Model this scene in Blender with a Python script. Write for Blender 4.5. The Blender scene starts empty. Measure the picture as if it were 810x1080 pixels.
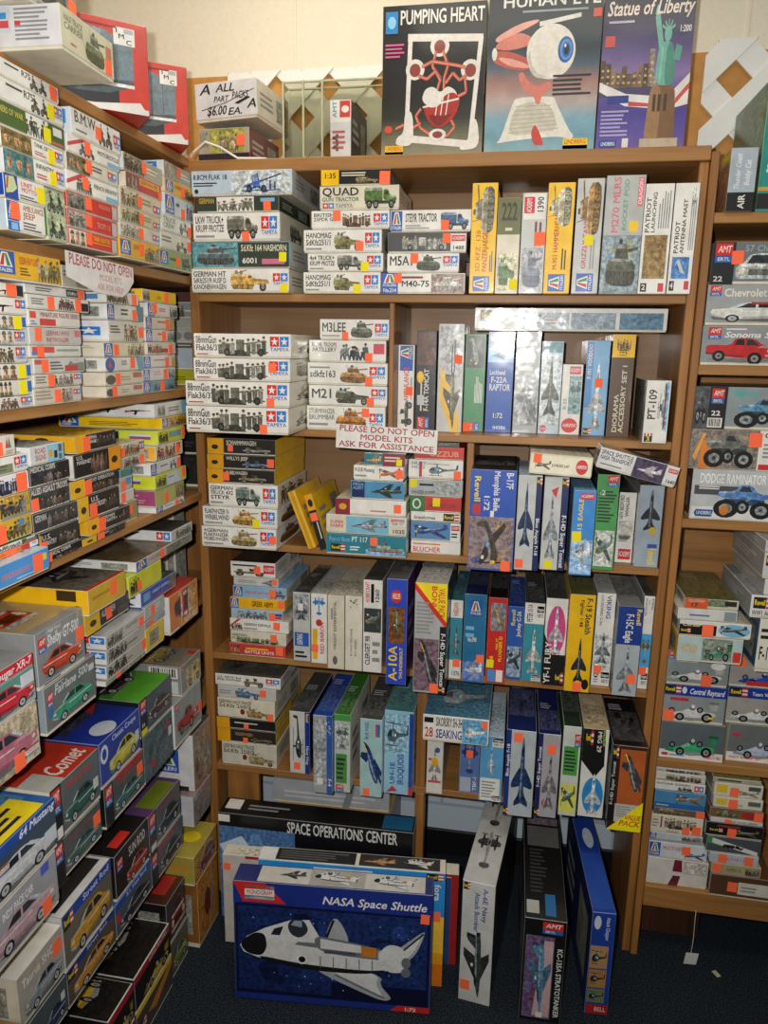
import bpy, math, random
from mathutils import Matrix, Vector

random.seed(7)
D = bpy.data
COL = bpy.context.scene.collection

# ---------------------------------------------------------------- colours
PAL = dict(w='e4e2da', c='d8d1bb', l='c2c4c0', a='8d908e', d='484a4a', k='151515', r='c6281c', o='e0761c',
           y='f0bf0c', g='4c7a2a', v='66683a', t='2c7a88', b='1c4da8', n='15245a', s='7ab2da', p='64397f',
           m='7a1f30', i='d0708c', f='b08c58', u='664226', h='b9c83a', x='aab0b2', q='b8ccd8', z='c6b086',
           e='26382a', j='e8501c')
ORANGE, YEL = 'ff6c40', 'e8d800'


def lin(c):
    c = PAL.get(c, c)
    out = []
    for k in (0, 2, 4):
        s = int(c[k:k + 2], 16) / 255
        out.append(s / 12.92 if s <= .04045 else ((s + .055) / 1.055) ** 2.4)
    return tuple(out)


def sh(c, f):
    c = lin(c) if isinstance(c, str) else c
    if f <= 1:
        return tuple(v * f for v in c)
    return tuple(v + (.85 - v) * (f - 1) for v in c)


# ---------------------------------------------------------------- materials
def mat(name, rough=.5, coat=0.0, spec=.5):
    m = D.materials.new(name)
    m.use_nodes = True
    b = m.node_tree.nodes['Principled BSDF']
    b.inputs['Roughness'].default_value = rough
    b.inputs['Coat Weight'].default_value = coat
    b.inputs['Coat Roughness'].default_value = .12
    b.inputs['Specular IOR Level'].default_value = spec
    return m, m.node_tree, b


def node(nt, kind, **kw):
    n = nt.nodes.new(kind)
    for k, v in kw.items():
        setattr(n, k, v)
    return n


def print_mat(name, rough, coat, crinkle):
    """printed card: ink colour per face; where the ink alpha is set the halftone picture is mottled"""
    m, nt, b = mat(name, rough, coat)
    L = nt.links.new
    at = node(nt, 'ShaderNodeAttribute', attribute_name='ink')
    tc = node(nt, 'ShaderNodeTexCoord')

    def noise(scale, detail, lo, hi):
        nz = node(nt, 'ShaderNodeTexNoise')
        nz.inputs['Scale'].default_value = scale
        nz.inputs['Detail'].default_value = detail
        L(tc.outputs['Object'], nz.inputs['Vector'])
        mr = node(nt, 'ShaderNodeMapRange')
        mr.inputs['From Min'].default_value = .33
        mr.inputs['From Max'].default_value = .67
        mr.inputs['To Min'].default_value = lo
        mr.inputs['To Max'].default_value = hi
        L(nz.outputs['Fac'], mr.inputs['Value'])
        return mr.outputs['Result']
    wear, tone, fine = noise(30, 5, .88, 1.05), noise(95, 4, .42, 1.5), noise(330, 2, .6, 1.4)
    mul = node(nt, 'ShaderNodeMath', operation='MULTIPLY')
    L(tone, mul.inputs[0])
    L(fine, mul.inputs[1])
    mixf = node(nt, 'ShaderNodeMix')
    L(at.outputs['Alpha'], mixf.inputs['Factor'])
    L(wear, mixf.inputs['A'])
    L(mul.outputs['Value'], mixf.inputs['B'])
    mx = node(nt, 'ShaderNodeVectorMath', operation='SCALE')
    L(at.outputs['Color'], mx.inputs[0])
    L(mixf.outputs['Result'], mx.inputs['Scale'])
    L(mx.outputs['Vector'], b.inputs['Base Color'])
    n2 = node(nt, 'ShaderNodeTexNoise')
    n2.inputs['Scale'].default_value = 9 + crinkle * 7
    L(tc.outputs['Object'], n2.inputs['Vector'])
    bp = node(nt, 'ShaderNodeBump')
    bp.inputs['Strength'].default_value = .12 + crinkle * .22
    bp.inputs['Distance'].default_value = .01
    L(n2.outputs['Fac'], bp.inputs['Height'])
    L(bp.outputs['Normal'], b.inputs['Coat Normal'])
    return m


M_PRINT = print_mat('printed_card', .42, .3, 0)
M_WRAP = print_mat('shrink_wrapped_card', .36, 1.0, 1)


def wood_mat(name, c1, c2, scale, axis):
    m, nt, b = mat(name, .5, .15)
    tc = node(nt, 'ShaderNodeTexCoord')
    mp = node(nt, 'ShaderNodeMapping')
    s = [26, 26, 26]
    s[axis] = 1.6
    mp.inputs['Scale'].default_value = s
    nt.links.new(tc.outputs['Object'], mp.inputs['Vector'])
    nz = node(nt, 'ShaderNodeTexNoise')
    nz.inputs['Scale'].default_value = scale
    nz.inputs['Detail'].default_value = 8
    nz.inputs['Roughness'].default_value = .65
    nz.inputs['Distortion'].default_value = .5
    nt.links.new(mp.outputs['Vector'], nz.inputs['Vector'])
    cr = node(nt, 'ShaderNodeValToRGB')
    cr.color_ramp.elements[0].position = .32
    cr.color_ramp.elements[0].color = (*lin(c1), 1)
    cr.color_ramp.elements[1].position = .68
    cr.color_ramp.elements[1].color = (*lin(c2), 1)
    nt.links.new(nz.outputs['Fac'], cr.inputs['Fac'])
    nt.links.new(cr.outputs['Color'], b.inputs['Base Color'])
    bp = node(nt, 'ShaderNodeBump')
    bp.inputs['Strength'].default_value = .15
    bp.inputs['Distance'].default_value = .004
    nt.links.new(nz.outputs['Fac'], bp.inputs['Height'])
    nt.links.new(bp.outputs['Normal'], b.inputs['Normal'])
    return m


M_WX = wood_mat('stained_pine_lengthwise', '84592c', 'ae7e44', 1.0, 0)
M_WY = wood_mat('stained_pine_side', '84592c', 'ae7e44', 1.0, 1)
M_WZ = wood_mat('stained_pine_upright', '7c5026', 'a87338', 1.0, 2)
M_PLY = wood_mat('plywood_back', '7a5836', '98734a', .7, 0)
M_DARKW = wood_mat('dark_walnut_board', '2c1a0e', '4a2e1a', 1.0, 2)


def plain(name, c, rough=.6, bump=0, bscale=60, var=.08, coat=0):
    m, nt, b = mat(name, rough, coat)
    tc = node(nt, 'ShaderNodeTexCoord')
    nz = node(nt, 'ShaderNodeTexNoise')
    nz.inputs['Scale'].default_value = bscale
    nz.inputs['Detail'].default_value = 4
    nt.links.new(tc.outputs['Object'], nz.inputs['Vector'])
    cr = node(nt, 'ShaderNodeValToRGB')
    cr.color_ramp.elements[0].position = .3
    cr.color_ramp.elements[0].color = (*[v * (1 - var) for v in lin(c)], 1)
    cr.color_ramp.elements[1].position = .7
    cr.color_ramp.elements[1].color = (*[min(1, v * (1 + var)) for v in lin(c)], 1)
    nt.links.new(nz.outputs['Fac'], cr.inputs['Fac'])
    nt.links.new(cr.outputs['Color'], b.inputs['Base Color'])
    if bump:
        bp = node(nt, 'ShaderNodeBump')
        bp.inputs['Strength'].default_value = bump
        bp.inputs['Distance'].default_value = .01
        nt.links.new(nz.outputs['Fac'], bp.inputs['Height'])
        nt.links.new(bp.outputs['Normal'], b.inputs['Normal'])
    return m


M_STICK = plain('fluorescent_orange_paper', ORANGE, .7, var=.02)
M_STICKY = plain('fluorescent_yellow_paper', YEL, .7, var=.02)
M_WHITE = plain('white_painted_wood', 'e9eae6', .5, var=.02)
M_CREAM = plain('cream_wall_paint', 'e8e0cc', .75, .06, 90, .03)
M_PEG = plain('tan_hardboard', 'c08a45', .6, .05, 40, .1)
M_PAPER = plain('white_paper', 'e6e4de', .6, var=.03)
M_STEEL = plain('bright_nail', 'b8b8b4', .3)
M_RUBBER = plain('black_vinyl_base', '0d0d0f', .5)
M_CARD = plain('brown_cardboard', '8a6a44', .8, .1, 30, .15)
M_FOIL = plain('crumpled_clear_film', 'b8bab8', .12, .9, 24, .2, .8)


def block_mat():
    m, nt, b = mat('pale_blue_painted_block', .6)
    tc = node(nt, 'ShaderNodeTexCoord')
    mp = node(nt, 'ShaderNodeMapping')
    mp.inputs['Rotation'].default_value = (math.pi / 2, 0, 0)
    nt.links.new(tc.outputs['Object'], mp.inputs['Vector'])
    br = node(nt, 'ShaderNodeTexBrick')
    br.inputs['Scale'].default_value = 1
    br.inputs['Brick Width'].default_value = .41
    br.inputs['Row Height'].default_value = .205
    br.inputs['Mortar Size'].default_value = .006
    br.inputs['Color1'].default_value = (*lin('bccad6'), 1)
    br.inputs['Color2'].default_value = (*lin('c2cfd9'), 1)
    br.inputs['Mortar'].default_value = (*lin('a4b2be'), 1)
    nt.links.new(mp.outputs['Vector'], br.inputs['Vector'])
    nt.links.new(br.outputs['Color'], b.inputs['Base Color'])
    bp = node(nt, 'ShaderNodeBump')
    bp.inputs['Strength'].default_value = .5
    bp.inputs['Distance'].default_value = .01
    bp.invert = True
    nt.links.new(br.outputs['Fac'], bp.inputs['Height'])
    nt.links.new(bp.outputs['Normal'], b.inputs['Normal'])
    return m


def carpet_mat():
    m, nt, b = mat('blue_grey_carpet', .95, 0, .1)
    tc = node(nt, 'ShaderNodeTexCoord')
    nz = node(nt, 'ShaderNodeTexNoise')
    nz.inputs['Scale'].default_value = 240
    nz.inputs['Detail'].default_value = 3
    nt.links.new(tc.outputs['Object'], nz.inputs['Vector'])
    cr = node(nt, 'ShaderNodeValToRGB')
    cr.color_ramp.elements[0].position = .38
    cr.color_ramp.elements[0].color = (*lin('0e1216'), 1)
    cr.color_ramp.elements[1].position = .66
    cr.color_ramp.elements[1].color = (*lin('38424c'), 1)
    nt.links.new(nz.outputs['Fac'], cr.inputs['Fac'])
    nt.links.new(cr.outputs['Color'], b.inputs['Base Color'])
    bp = node(nt, 'ShaderNodeBump')
    bp.inputs['Strength'].default_value = .8
    bp.inputs['Distance'].default_value = .01
    nt.links.new(nz.outputs['Fac'], bp.inputs['Height'])
    nt.links.new(bp.outputs['Normal'], b.inputs['Normal'])
    return m


def glass_mat(name, tint, rough=.02):
    m, nt, b = mat(name, rough)
    b.inputs['Transmission Weight'].default_value = 1
    b.inputs['Base Color'].default_value = (*lin(tint), 1)
    b.inputs['IOR'].default_value = 1.25
    return m


M_BLOCK, M_CARPET = block_mat(), carpet_mat()
M_GLASS = glass_mat('greenish_clear_acrylic', 'f4f4ea')

# ---------------------------------------------------------------- glyphs of the built-in font
GLYPH = {}


def _glyph_mesh(body, bold):
    cu = D.curves.new('lettering', 'FONT')
    cu.body = body
    cu.size = 1
    cu.resolution_u = 2
    cu.offset = 0 if body[len(body) // 2] in 'MWNVAvwm' else .018 if bold else 0
    ob = D.objects.new('lettering', cu)
    me = D.meshes.new_from_object(ob)
    vs = [(v.co.x, v.co.y) for v in me.vertices]
    fs = [tuple(p.vertices) for p in me.polygons]
    D.objects.remove(ob)
    D.curves.remove(cu)
    D.meshes.remove(me)
    return vs, fs


def glyph(ch, bold):
    k = (ch, bold)
    if k not in GLYPH:
        vs, fs = _glyph_mesh(ch, bold)
        if bold and ch in 'MWNVAvwm':            # thicken by doubling the strokes
            n = len(vs)
            vs, fs = [(x - .016, y, 0) for x, y in vs] + [(x + .016, y, 1) for x, y in vs], fs + [tuple(n + i for i in f) for f in fs]
        else:
            vs = [(x, y, 0) for x, y in vs]
        v1, _ = _glyph_mesh('I' + ch + 'I', bold)
        v2, _ = _glyph_mesh('II', bold)
        adv = (max(v[0] for v in v1) - max(v[0] for v in v2))
        GLYPH[k] = (vs, fs, max(adv, .15))
    return GLYPH[k]


# ---------------------------------------------------------------- painted mesh builder
class Paint:
    def __init__(self):
        self.v, self.f, self.c = [], [], []
        self.msk, self.art = [], 0.0
        self.fr = None
        self.layer = self.top = 0

    def face(self, pts, col):
        n = len(self.v)
        self.v += [tuple(p) for p in pts]
        self.f.append(tuple(range(n, n + len(pts))))
        self.c.append(lin(col) if isinstance(col, str) else col)
        self.msk.append(self.art)

    def box(self, x0, x1, y0, y1, z0, z1, cols, ch=.0012):
        """chamfered box; cols = dict front/back/left/right/top/bottom/edge"""
        X, Y, Z = (x0, x1), (y0, y1), (z0, z1)
        ch = min(ch, (x1 - x0) * .2, (y1 - y0) * .2, (z1 - z0) * .2)
        s = (ch, -ch)

        def p(i, j, k, ax):                       # corner (i,j,k), left at full extent on axis ax only
            q = [X[i] + s[i], Y[j] + s[j], Z[k] + s[k]]
            q[ax] = (X, Y, Z)[ax][(i, j, k)[ax]]
            return q
        g = lambda n: cols.get(n, cols['edge'])
        self.face([p(0, 0, 0, 1), p(1, 0, 0, 1), p(1, 0, 1, 1), p(0, 0, 1, 1)], g('front'))
        self.face([p(1, 1, 0, 1), p(0, 1, 0, 1), p(0, 1, 1, 1), p(1, 1, 1, 1)], g('back'))
        self.face([p(0, 1, 0, 0), p(0, 0, 0, 0), p(0, 0, 1, 0), p(0, 1, 1, 0)], g('left'))
        self.face([p(1, 0, 0, 0), p(1, 1, 0, 0), p(1, 1, 1, 0), p(1, 0, 1, 0)], g('right'))
        self.face([p(0, 0, 1, 2), p(1, 0, 1, 2), p(1, 1, 1, 2), p(0, 1, 1, 2)], g('top'))
        self.face([p(0, 1, 0, 2), p(1, 1, 0, 2), p(1, 0, 0, 2), p(0, 0, 0, 2)], g('bottom'))
        e = cols['edge']
        for j in (0, 1):
            for k in (0, 1):
                self.face([p(0, j, k, 1), p(1, j, k, 1), p(1, j, k, 2), p(0, j, k, 2)], e)
        for i in (0, 1):
            for k in (0, 1):
                self.face([p(i, 0, k, 0), p(i, 1, k, 0), p(i, 1, k, 2), p(i, 0, k, 2)], e)
            for j in (0, 1):
                self.face([p(i, j, 0, 0), p(i, j, 1, 0), p(i, j, 1, 1), p(i, j, 0, 1)], e)
                for k in (0, 1):
                    self.face([p(i, j, k, 0), p(i, j, k, 1), p(i, j, k, 2)], e)

    def frame(self, O, U, V, W, H):
        O, U, V = Vector(O), Vector(U), Vector(V)
        self.fr = (O, U, V, U.cross(V), W, H)
        self.layer = 0

    def put(self, pts, col):
        O, U, V, N, W, H = self.fr
        a = sum(pts[i][0] * pts[(i + 1) % len(pts)][1] - pts[(i + 1) % len(pts)][0] * pts[i][1] for i in range(len(pts)))
        if a < 0:
            pts = pts[::-1]
        off = N * (.0002 + self.layer * .00004)
        self.top = max(self.top, self.layer)
        self.face([O + U * (u * W) + V * (v * H) + off for u, v in pts], col)

    def text(self, u0, v0, u1, v1, col, s, bold=True, rot=0, slant=0):
        O, U, V, N, W, H = self.fr
        a, b = (u1 - u0) * W, (v1 - v0) * H
        rw, rh = (b, a) if rot else (a, b)
        lines = s.split('|')
        lh = rh / len(lines)
        c = lin(col)
        off = N * (.0002 + self.layer * .00004)
        self.top = max(self.top, self.layer)
        for li, line in enumerate(lines):
            size = lh / .86
            wid = sum(glyph(ch, bold)[2] if ch != ' ' else .3 for ch in line) * size
            kx = min(rw / max(wid, 1e-6), 1.3)
            x = 0
            y0 = rh - (li + 1) * lh + lh * .14
            for ch in line:
                if ch == ' ':
                    x += .3 * size * kx
                    continue
                vs, fs, adv = glyph(ch, bold)
                n = len(self.v)
                for (gx, gy, up) in vs:
                    px, py = x + (gx + slant * gy) * size * kx, y0 + gy * size
                    if rot == 1:                  # reads bottom-to-top
                        uu, vv = u0 * W + a - py, v0 * H + px
                    elif rot == -1:               # reads top-to-bottom
                        uu, vv = u0 * W + py, v0 * H + b - px
                    else:
                        uu, vv = u0 * W + px, v0 * H + py
                    self.v.append(tuple(O + U * uu + V * vv + off + N * (up * .00003)))
                for f in fs:
                    self.f.append(tuple(n + i for i in f))
                    self.c.append(c)
                    self.msk.append(0.0)
                x += adv * size * kx

    def mesh(self, name):
        me = D.meshes.new(name)
        me.from_pydata(self.v, [], self.f)
        at = me.color_attributes.new('ink', 'FLOAT_COLOR', 'CORNER')
        data = []
        for p, c, k in zip(me.polygons, self.c, self.msk):
            data += [c[0], c[1], c[2], k] * p.loop_total
        at.data.foreach_set('color', data)
        me.update()
        return me


def link(name, me, parent=None, material=None):
    o = D.objects.new(name, me)
    COL.objects.link(o)
    if parent:
        o.parent = parent
    if material and me:
        me.materials.append(material)
    return o


def tag(o, label, cat, group=None):
    o['label'] = label
    o['category'] = cat
    if group:
        o['group'] = group
    return o


def empty(name, loc, rot=(0, 0, 0)):
    o = D.objects.new(name, None)
    o.empty_display_size = .05
    o.location, o.rotation_euler = loc, rot
    COL.objects.link(o)
    return o


# ---------------------------------------------------------------- pictures printed on the boxes (unit square)
def el(cx, cy, rx, ry, n=12, a0=0, a1=2 * math.pi):
    m = n if a1 - a0 > 6.2 else n + 1
    return [(cx + rx * math.cos(a0 + (a1 - a0) * i / n), cy + ry * math.sin(a0 + (a1 - a0) * i / n)) for i in range(m)]


def rc(x0, y0, x1, y1):
    return [(x0, y0), (x1, y0), (x1, y1), (x0, y1)]


def bar(x0, y0, x1, y1, w):
    dx, dy = x1 - x0, y1 - y0
    L = math.hypot(dx, dy) or 1
    nx, ny = -dy / L * w / 2, dx / L * w / 2
    return [(x0 + nx, y0 + ny), (x1 + nx, y1 + ny), (x1 - nx, y1 - ny), (x0 - nx, y0 - ny)]


def picture(kind, col, rnd):
    c = lin(col)
    dk, md, lt, hi = sh(c, .28), sh(c, .6), sh(c, 1.25), sh(c, 1.6)
    blk, gry, wht = lin('k'), lin('a'), lin('w')
    P = []
    a = P.append

    def wheel(x, y, rx, ry, hub=None):
        a((blk, el(x, y, rx, ry, 14)))
        a((hub or gry, el(x, y, rx * .55, ry * .55, 10)))
        a((dk, el(x, y, rx * .22, ry * .22, 8)))
    if kind == 'tank':
        a((dk, [(.02, .3), (.1, .08), (.86, .04), (.97, .26), (.9, .42), (.08, .44)]))
        for i in range(6):
            a((md, el(.14 + i * .135, .22, .055, .13, 10)))
            a((dk, el(.14 + i * .135, .22, .022, .05, 8)))
        a((c, [(.03, .4), (.12, .62), (.8, .6), (.97, .42), (.9, .34), (.06, .36)]))
        a((lt, [(.12, .62), (.8, .6), (.74, .54), (.14, .55)]))
        a((md, [(.28, .6), (.33, .88), (.62, .9), (.72, .6)]))
        a((lt, [(.33, .88), (.62, .9), (.6, .8), (.35, .79)]))
        a((md, bar(.64, .74, .99, .8, .06)))
        a((dk, rc(.4, .88, .5, .97)))
        a((dk, bar(.3, .7, .26, 1, .012)))
    elif kind == 'half':
        a((dk, [(.02, .3), (.08, .1), (.55, .08), (.6, .34)]))
        for i in range(4):
            a((md, el(.11 + i * .13, .22, .06, .13, 10)))
        wheel(.8, .2, .085, .2)
        a((c, [(.0, .42), (.04, .8), (.5, .76), (.58, .58), (.92, .52), (.97, .32), (.6, .3), (.05, .34)]))
        a((lt, [(.04, .8), (.5, .76), (.5, .66), (.05, .68)]))
        a((dk, rc(.44, .6, .53, .7)))
        a((md, [(.58, .58), (.92, .52), (.94, .44), (.6, .46)]))
        a((dk, bar(.2, .82, .42, .96, .035)))
        a((md, el(.16, .86, .04, .1, 8)))
        a((md, el(.28, .84, .04, .1, 8)))
    elif kind == 'truck':
        a((dk, rc(.04, .22, .95, .36)))
        a((c, rc(.02, .36, .56, .8)))
        for i in range(4):
            a((md, rc(.05 + i * .13, .38, .06 + i * .13, .78)))
        a((lt, [(.0, .8), (.06, .94), (.52, .94), (.58, .8)]))
        a((c, [(.58, .34), (.58, .86), (.72, .86), (.78, .6), (.96, .55), (.98, .3)]))
        a((dk, [(.61, .62), (.61, .8), (.7, .8), (.75, .62)]))
        a((lt, [(.78, .6), (.96, .55), (.96, .48), (.78, .5)]))
        for x in (.16, .36, .82):
            wheel(x, .2, .085, .2)
    elif kind == 'jeep':
        a((c, [(.04, .3), (.05, .58), (.5, .56), (.6, .62), (.93, .54), (.97, .28)]))
        a((dk, bar(.55, .58, .5, .95, .03)))
        a((dk, [(.52, .62), (.49, .92), (.66, .88), (.66, .64)]))
        a((md, rc(.15, .5, .3, .82)))
        a((lt, [(.6, .62), (.93, .54), (.93, .48), (.6, .5)]))
        a((md, rc(.6, .3, .92, .38)))
        wheel(.22, .22, .12, .22)
        wheel(.8, .2, .12, .22)
    elif kind == 'gun':
        a((dk, bar(.3, .42, .98, .86, .055)))
        a((md, bar(.08, .3, .5, .56, .1)))
        a((c, [(.3, .2), (.26, .8), (.42, .9), (.48, .28)]))
        a((lt, [(.3, .5), (.28, .78), (.4, .86), (.41, .55)]))
        a((dk, bar(.02, .12, .96, .14, .05)))
        a((dk, bar(.36, .3, .1, .06, .05)))
        a((dk, bar(.4, .3, .66, .04, .05)))
        wheel(.2, .2, .07, .17, c)
        wheel(.56, .2, .07, .17, c)
        a((md, el(.72, .3, .03, .17, 8)))
        a((md, el(.72, .52, .025, .07, 8)))
        a((md, el(.83, .26, .03, .15, 8)))
        a((md, el(.83, .45, .025, .07, 8)))
    elif kind == 'guncrew':
        a((sh(c, .5), bar(.4, .55, .95, .72, .06)))
        a((dk, bar(.02, .2, .98, .2, .06)))
        a((c, rc(.36, .25, .52, .78)))
        a((dk, [(.3, .3), (.5, .3), (.66, .02), (.2, .02)]))
        for i, x in enumerate((.05, .12, .2, .29, .6, .7, .8, .9)):
            h = .55 + .2 * rnd.random()
            cc = sh(c, .45 + .7 * rnd.random())
            a((cc, [(x - .035, .1), (x - .045, h), (x + .045, h), (x + .04, .1)]))
            a((lin('z'), el(x, h + .09, .022, .09, 8)))
            a((dk, el(x, h + .15, .03, .06, 8)))
        wheel(.18, .2, .06, .18, md)
        wheel(.84, .2, .06, .18, md)
    elif kind == 'moto':
        for dx, s in ((0, 1), (.48, 1)):
            wheel(.1 + dx, .2, .085, .2)
            wheel(.38 + dx, .18, .085, .2)
            a((c, [(.08 + dx, .25), (.16 + dx, .5), (.34 + dx, .5), (.4 + dx, .22), (.24 + dx, .16)]))
            a((md, [(.17 + dx, .45), (.15 + dx, .78), (.25 + dx, .8), (.32 + dx, .52)]))
            a((dk, bar(.24 + dx, .7, .37 + dx, .56, .05)))
            a((lin('z'), el(.21 + dx, .87, .032, .09, 8)))
            a((dk, el(.205 + dx, .93, .042, .07, 8)))
    elif kind == 'figs':
        n = 7
        for i in range(n):
            x = .08 + .84 * i / (n - 1) + rnd.uniform(-.04, .04)
            h = rnd.uniform(.46, .78)
            t = sh(c, rnd.uniform(.35, 1.25))
            k = rnd.uniform(-.05, .05)
            a((sh(t, .6), [(x - .08, .02), (x - .03, .02), (x, h * .5), (x + .05, .02), (x + .1, .02), (x + .06, h * .62), (x - .06, h * .6)]))
            a((t, [(x - .06, h * .5), (x - .08 + k, h), (x + .08 + k, h), (x + .06, h * .5)]))
            a((sh(t, .8), bar(x - .06 + k, h - .04, x + rnd.uniform(-.14, .14), h - .26, .05)))
            a((lin('b8906a'), el(x + k, h + .09, .034, .09, 8)))
            a((sh(t, .5), el(x + k, h + .15, .05, .07, 8)))
            if i % 2:
                a((dk, bar(x - .1, h - .34, x + .12, h + .05, .026)))
    elif kind == 'faces':
        n = 3
        for i in range(n):
            x = .18 + .32 * i
            t = sh(c, rnd.uniform(.5, 1.2))
            a((t, [(x - .16, .0), (x - .12, .3), (x + .12, .3), (x + .16, 0)]))
            a((lin('c49a70'), el(x, .5, .09, .27, 12)))
            a((lin('8a6040'), el(x + .035, .46, .035, .2, 8)))
            a((sh(t, .7), el(x, .68, .125, .27, 12, 0, math.pi)))
            a((dk, rc(x - .06, .52, x - .02, .56)))
            a((dk, rc(x + .02, .52, x + .06, .56)))
    elif kind == 'jet':
        a((md, [(.2, .42), (.62, .95), (.74, .95), (.62, .46)]))
        a((md, [(.26, .36), (.6, .04), (.72, .05), (.62, .38)]))
        a((c, [(.0, .38), (.14, .47), (.34, .52), (.95, .56), (.99, .44), (.9, .34), (.3, .32), (.12, .34)]))
        a((lt, [(.14, .47), (.34, .52), (.95, .56), (.94, .5), (.3, .45)]))
        a((dk, [(.16, .46), (.22, .54), (.32, .55), (.38, .5), (.3, .46)]))
        a((dk, [(.76, .54), (.9, .86), (.97, .86), (.95, .55)]))
        a((c, [(.74, .52), (.86, .82), (.93, .82), (.92, .54)]))
        a((dk, rc(.94, .38, 1.0, .52)))
        a((wht, el(.5, .64, .03, .05, 8)))
    elif kind == 'jetup':                            # seen from above, nose to the top
        a((md, [(.5, .62), (.04, .34), (.04, .24), (.5, .3), (.96, .24), (.96, .34)]))
        a((c, [(.5, 1), (.43, .82), (.4, .5), (.42, .04), (.58, .04), (.6, .5), (.57, .82)]))
        a((lt, [(.5, 1), (.46, .8), (.45, .1), (.5, .1)]))
        a((dk, el(.5, .76, .045, .08, 10)))
        a((md, [(.42, .2), (.2, .06), (.2, .0), (.45, .04)]))
        a((md, [(.58, .2), (.8, .06), (.8, .0), (.55, .04)]))
        a((dk, [(.4, .26), (.33, .1), (.4, .08)]))
        a((dk, [(.6, .26), (.67, .1), (.6, .08)]))
    elif kind == 'jetdiag':
        a((md, [(.3, .5), (.02, .62), (.06, .74), (.5, .72)]))
        a((md, [(.56, .42), (.98, .2), (1, .32), (.66, .62)]))
        a((c, [(.12, .98), (.3, .78), (.46, .3), (.7, .02), (.86, .06), (.7, .48), (.46, .84), (.26, .96)]))
        a((lt, [(.12, .98), (.34, .8), (.62, .34), (.78, .1), (.7, .1), (.5, .36), (.32, .76)]))
        a((dk, el(.31, .82, .07, .06, 10)))
        a((md, [(.68, .3), (.96, .02), (1, .1), (.78, .42)]))
        a((lin('y'), bar(.16, .93, .34, .74, .03)))
    elif kind == 'prop':
        a((md, [(.3, .5), (.0, .8), (.08, .88), (.52, .66)]))
        a((md, [(.48, .42), (.84, .1), (.94, .16), (.66, .5)]))
        a((c, [(.06, .4), (.16, .3), (.4, .36), (.9, .62), (.98, .72), (.86, .74), (.4, .62), (.12, .54)]))
        a((lt, [(.12, .54), (.4, .62), (.86, .74), (.7, .64), (.3, .5)]))
        a((lin('s'), [(.34, .56), (.42, .68), (.54, .68), (.56, .64)]))
        a((c, [(.82, .7), (.84, .96), (.93, .94), (.96, .7)]))
        a((dk, bar(.08, .14, .06, .8, .03)))
        a((lin('y'), el(.08, .46, .04, .07, 8)))
        a((wht, el(.18, .76, .045, .05, 8)))
    elif kind == 'propup':                           # propeller plane from above, nose to the top
        a((c, [(.02, .6), (.04, .7), (.5, .78), (.96, .7), (.98, .6), (.5, .56)]))
        a((md, [(.02, .6), (.5, .56), (.98, .6), (.5, .62)]))
        a((lt, [(.5, .98), (.42, .86), (.44, .4), (.48, .04), (.52, .04), (.56, .4), (.58, .86)]))
        a((c, [(.3, .1), (.3, .18), (.5, .2), (.7, .18), (.7, .1), (.5, .06)]))
        a((dk, el(.5, .66, .04, .07, 8)))
        for x in (.24, .76):
            a((md, [(x - .05, .5), (x - .05, .8), (x, .86), (x + .05, .8), (x + .05, .5)]))
            a((dk, bar(x - .13, .85, x + .13, .85, .02)))
    elif kind == 'heli':
        a((c, [(.05, .4), (.14, .62), (.4, .68), (.5, .52), (.95, .56), (.97, .48), (.5, .38), (.42, .24), (.12, .24)]))
        a((dk, [(.08, .44), (.15, .58), (.25, .6), (.25, .4)]))
        a((lin('s'), rc(.28, .42, .36, .56)))
        a((md, [(.9, .5), (.94, .8), (.99, .8), (.98, .5)]))
        a((dk, bar(.0, .84, .72, .8, .03)))
        a((dk, rc(.3, .66, .34, .84)))
        a((dk, bar(.06, .14, .5, .12, .03)))
        a((dk, bar(.18, .24, .16, .12, .02)))
        a((dk, bar(.36, .24, .38, .12, .02)))
        a((wht, el(.42, .46, .03, .06, 8)))
    elif kind == 'ship':
        a((lin('s'), rc(0, 0, 1, .3)))
        a((c, [(.0, .4), (.08, .18), (.94, .2), (1, .46), (.6, .36)]))
        a((sh('r', .8), [(.08, .18), (.94, .2), (.95, .25), (.06, .24)]))
        a((lt, [(.26, .38), (.3, .56), (.62, .58), (.66, .36)]))
        a((md, [(.4, .56), (.42, .76), (.54, .76), (.56, .57)]))
        a((dk, bar(.48, .76, .48, .98, .015)))
        a((dk, bar(.7, .42, .84, .52, .02)))
        a((dk, bar(.24, .42, .12, .52, .02)))
    elif kind == 'sail':
        a((c, [(.05, .22), (.14, .06), (.8, .06), (.96, .26)]))
        for i, x in enumerate((.22, .48, .72)):
            a((dk, bar(x, .2, x, .97, .015)))
            for j in range(3):
                y = .3 + j * .22
                a((sh('c', .95), [(x - .12 + j * .02, y), (x - .09 + j * .02, y + .19), (x + .1 - j * .02, y + .19), (x + .13 - j * .02, y)]))
    elif kind in ('car', 'carl'):
        if kind == 'car':
            fx = lambda pts: pts
        else:
            fx = lambda pts: [(1 - x, y) for x, y in pts]
        a((sh('k', 1.15), fx([(.02, .14), (.3, .02), (.95, .1), (.99, .22)])))
        a((c, fx([(.0, .42), (.06, .2), (.6, .12), (.88, .18), (1.0, .34), (.98, .52), (.72, .58), (.56, .84), (.28, .84), (.14, .6), (.02, .56)])))
        a((lin('1c2024'), fx([(.2, .6), (.3, .78), (.42, .79), (.42, .6)])))
        a((lin('2c3238'), fx([(.45, .6), (.45, .79), (.54, .78), (.68, .59)])))
        a((lin('q'), fx([(.57, .78), (.71, .6), (.76, .6), (.6, .8)])))
        a((lt, fx([(.72, .58), (.98, .52), (.97, .47), (.6, .52)])))
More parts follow.
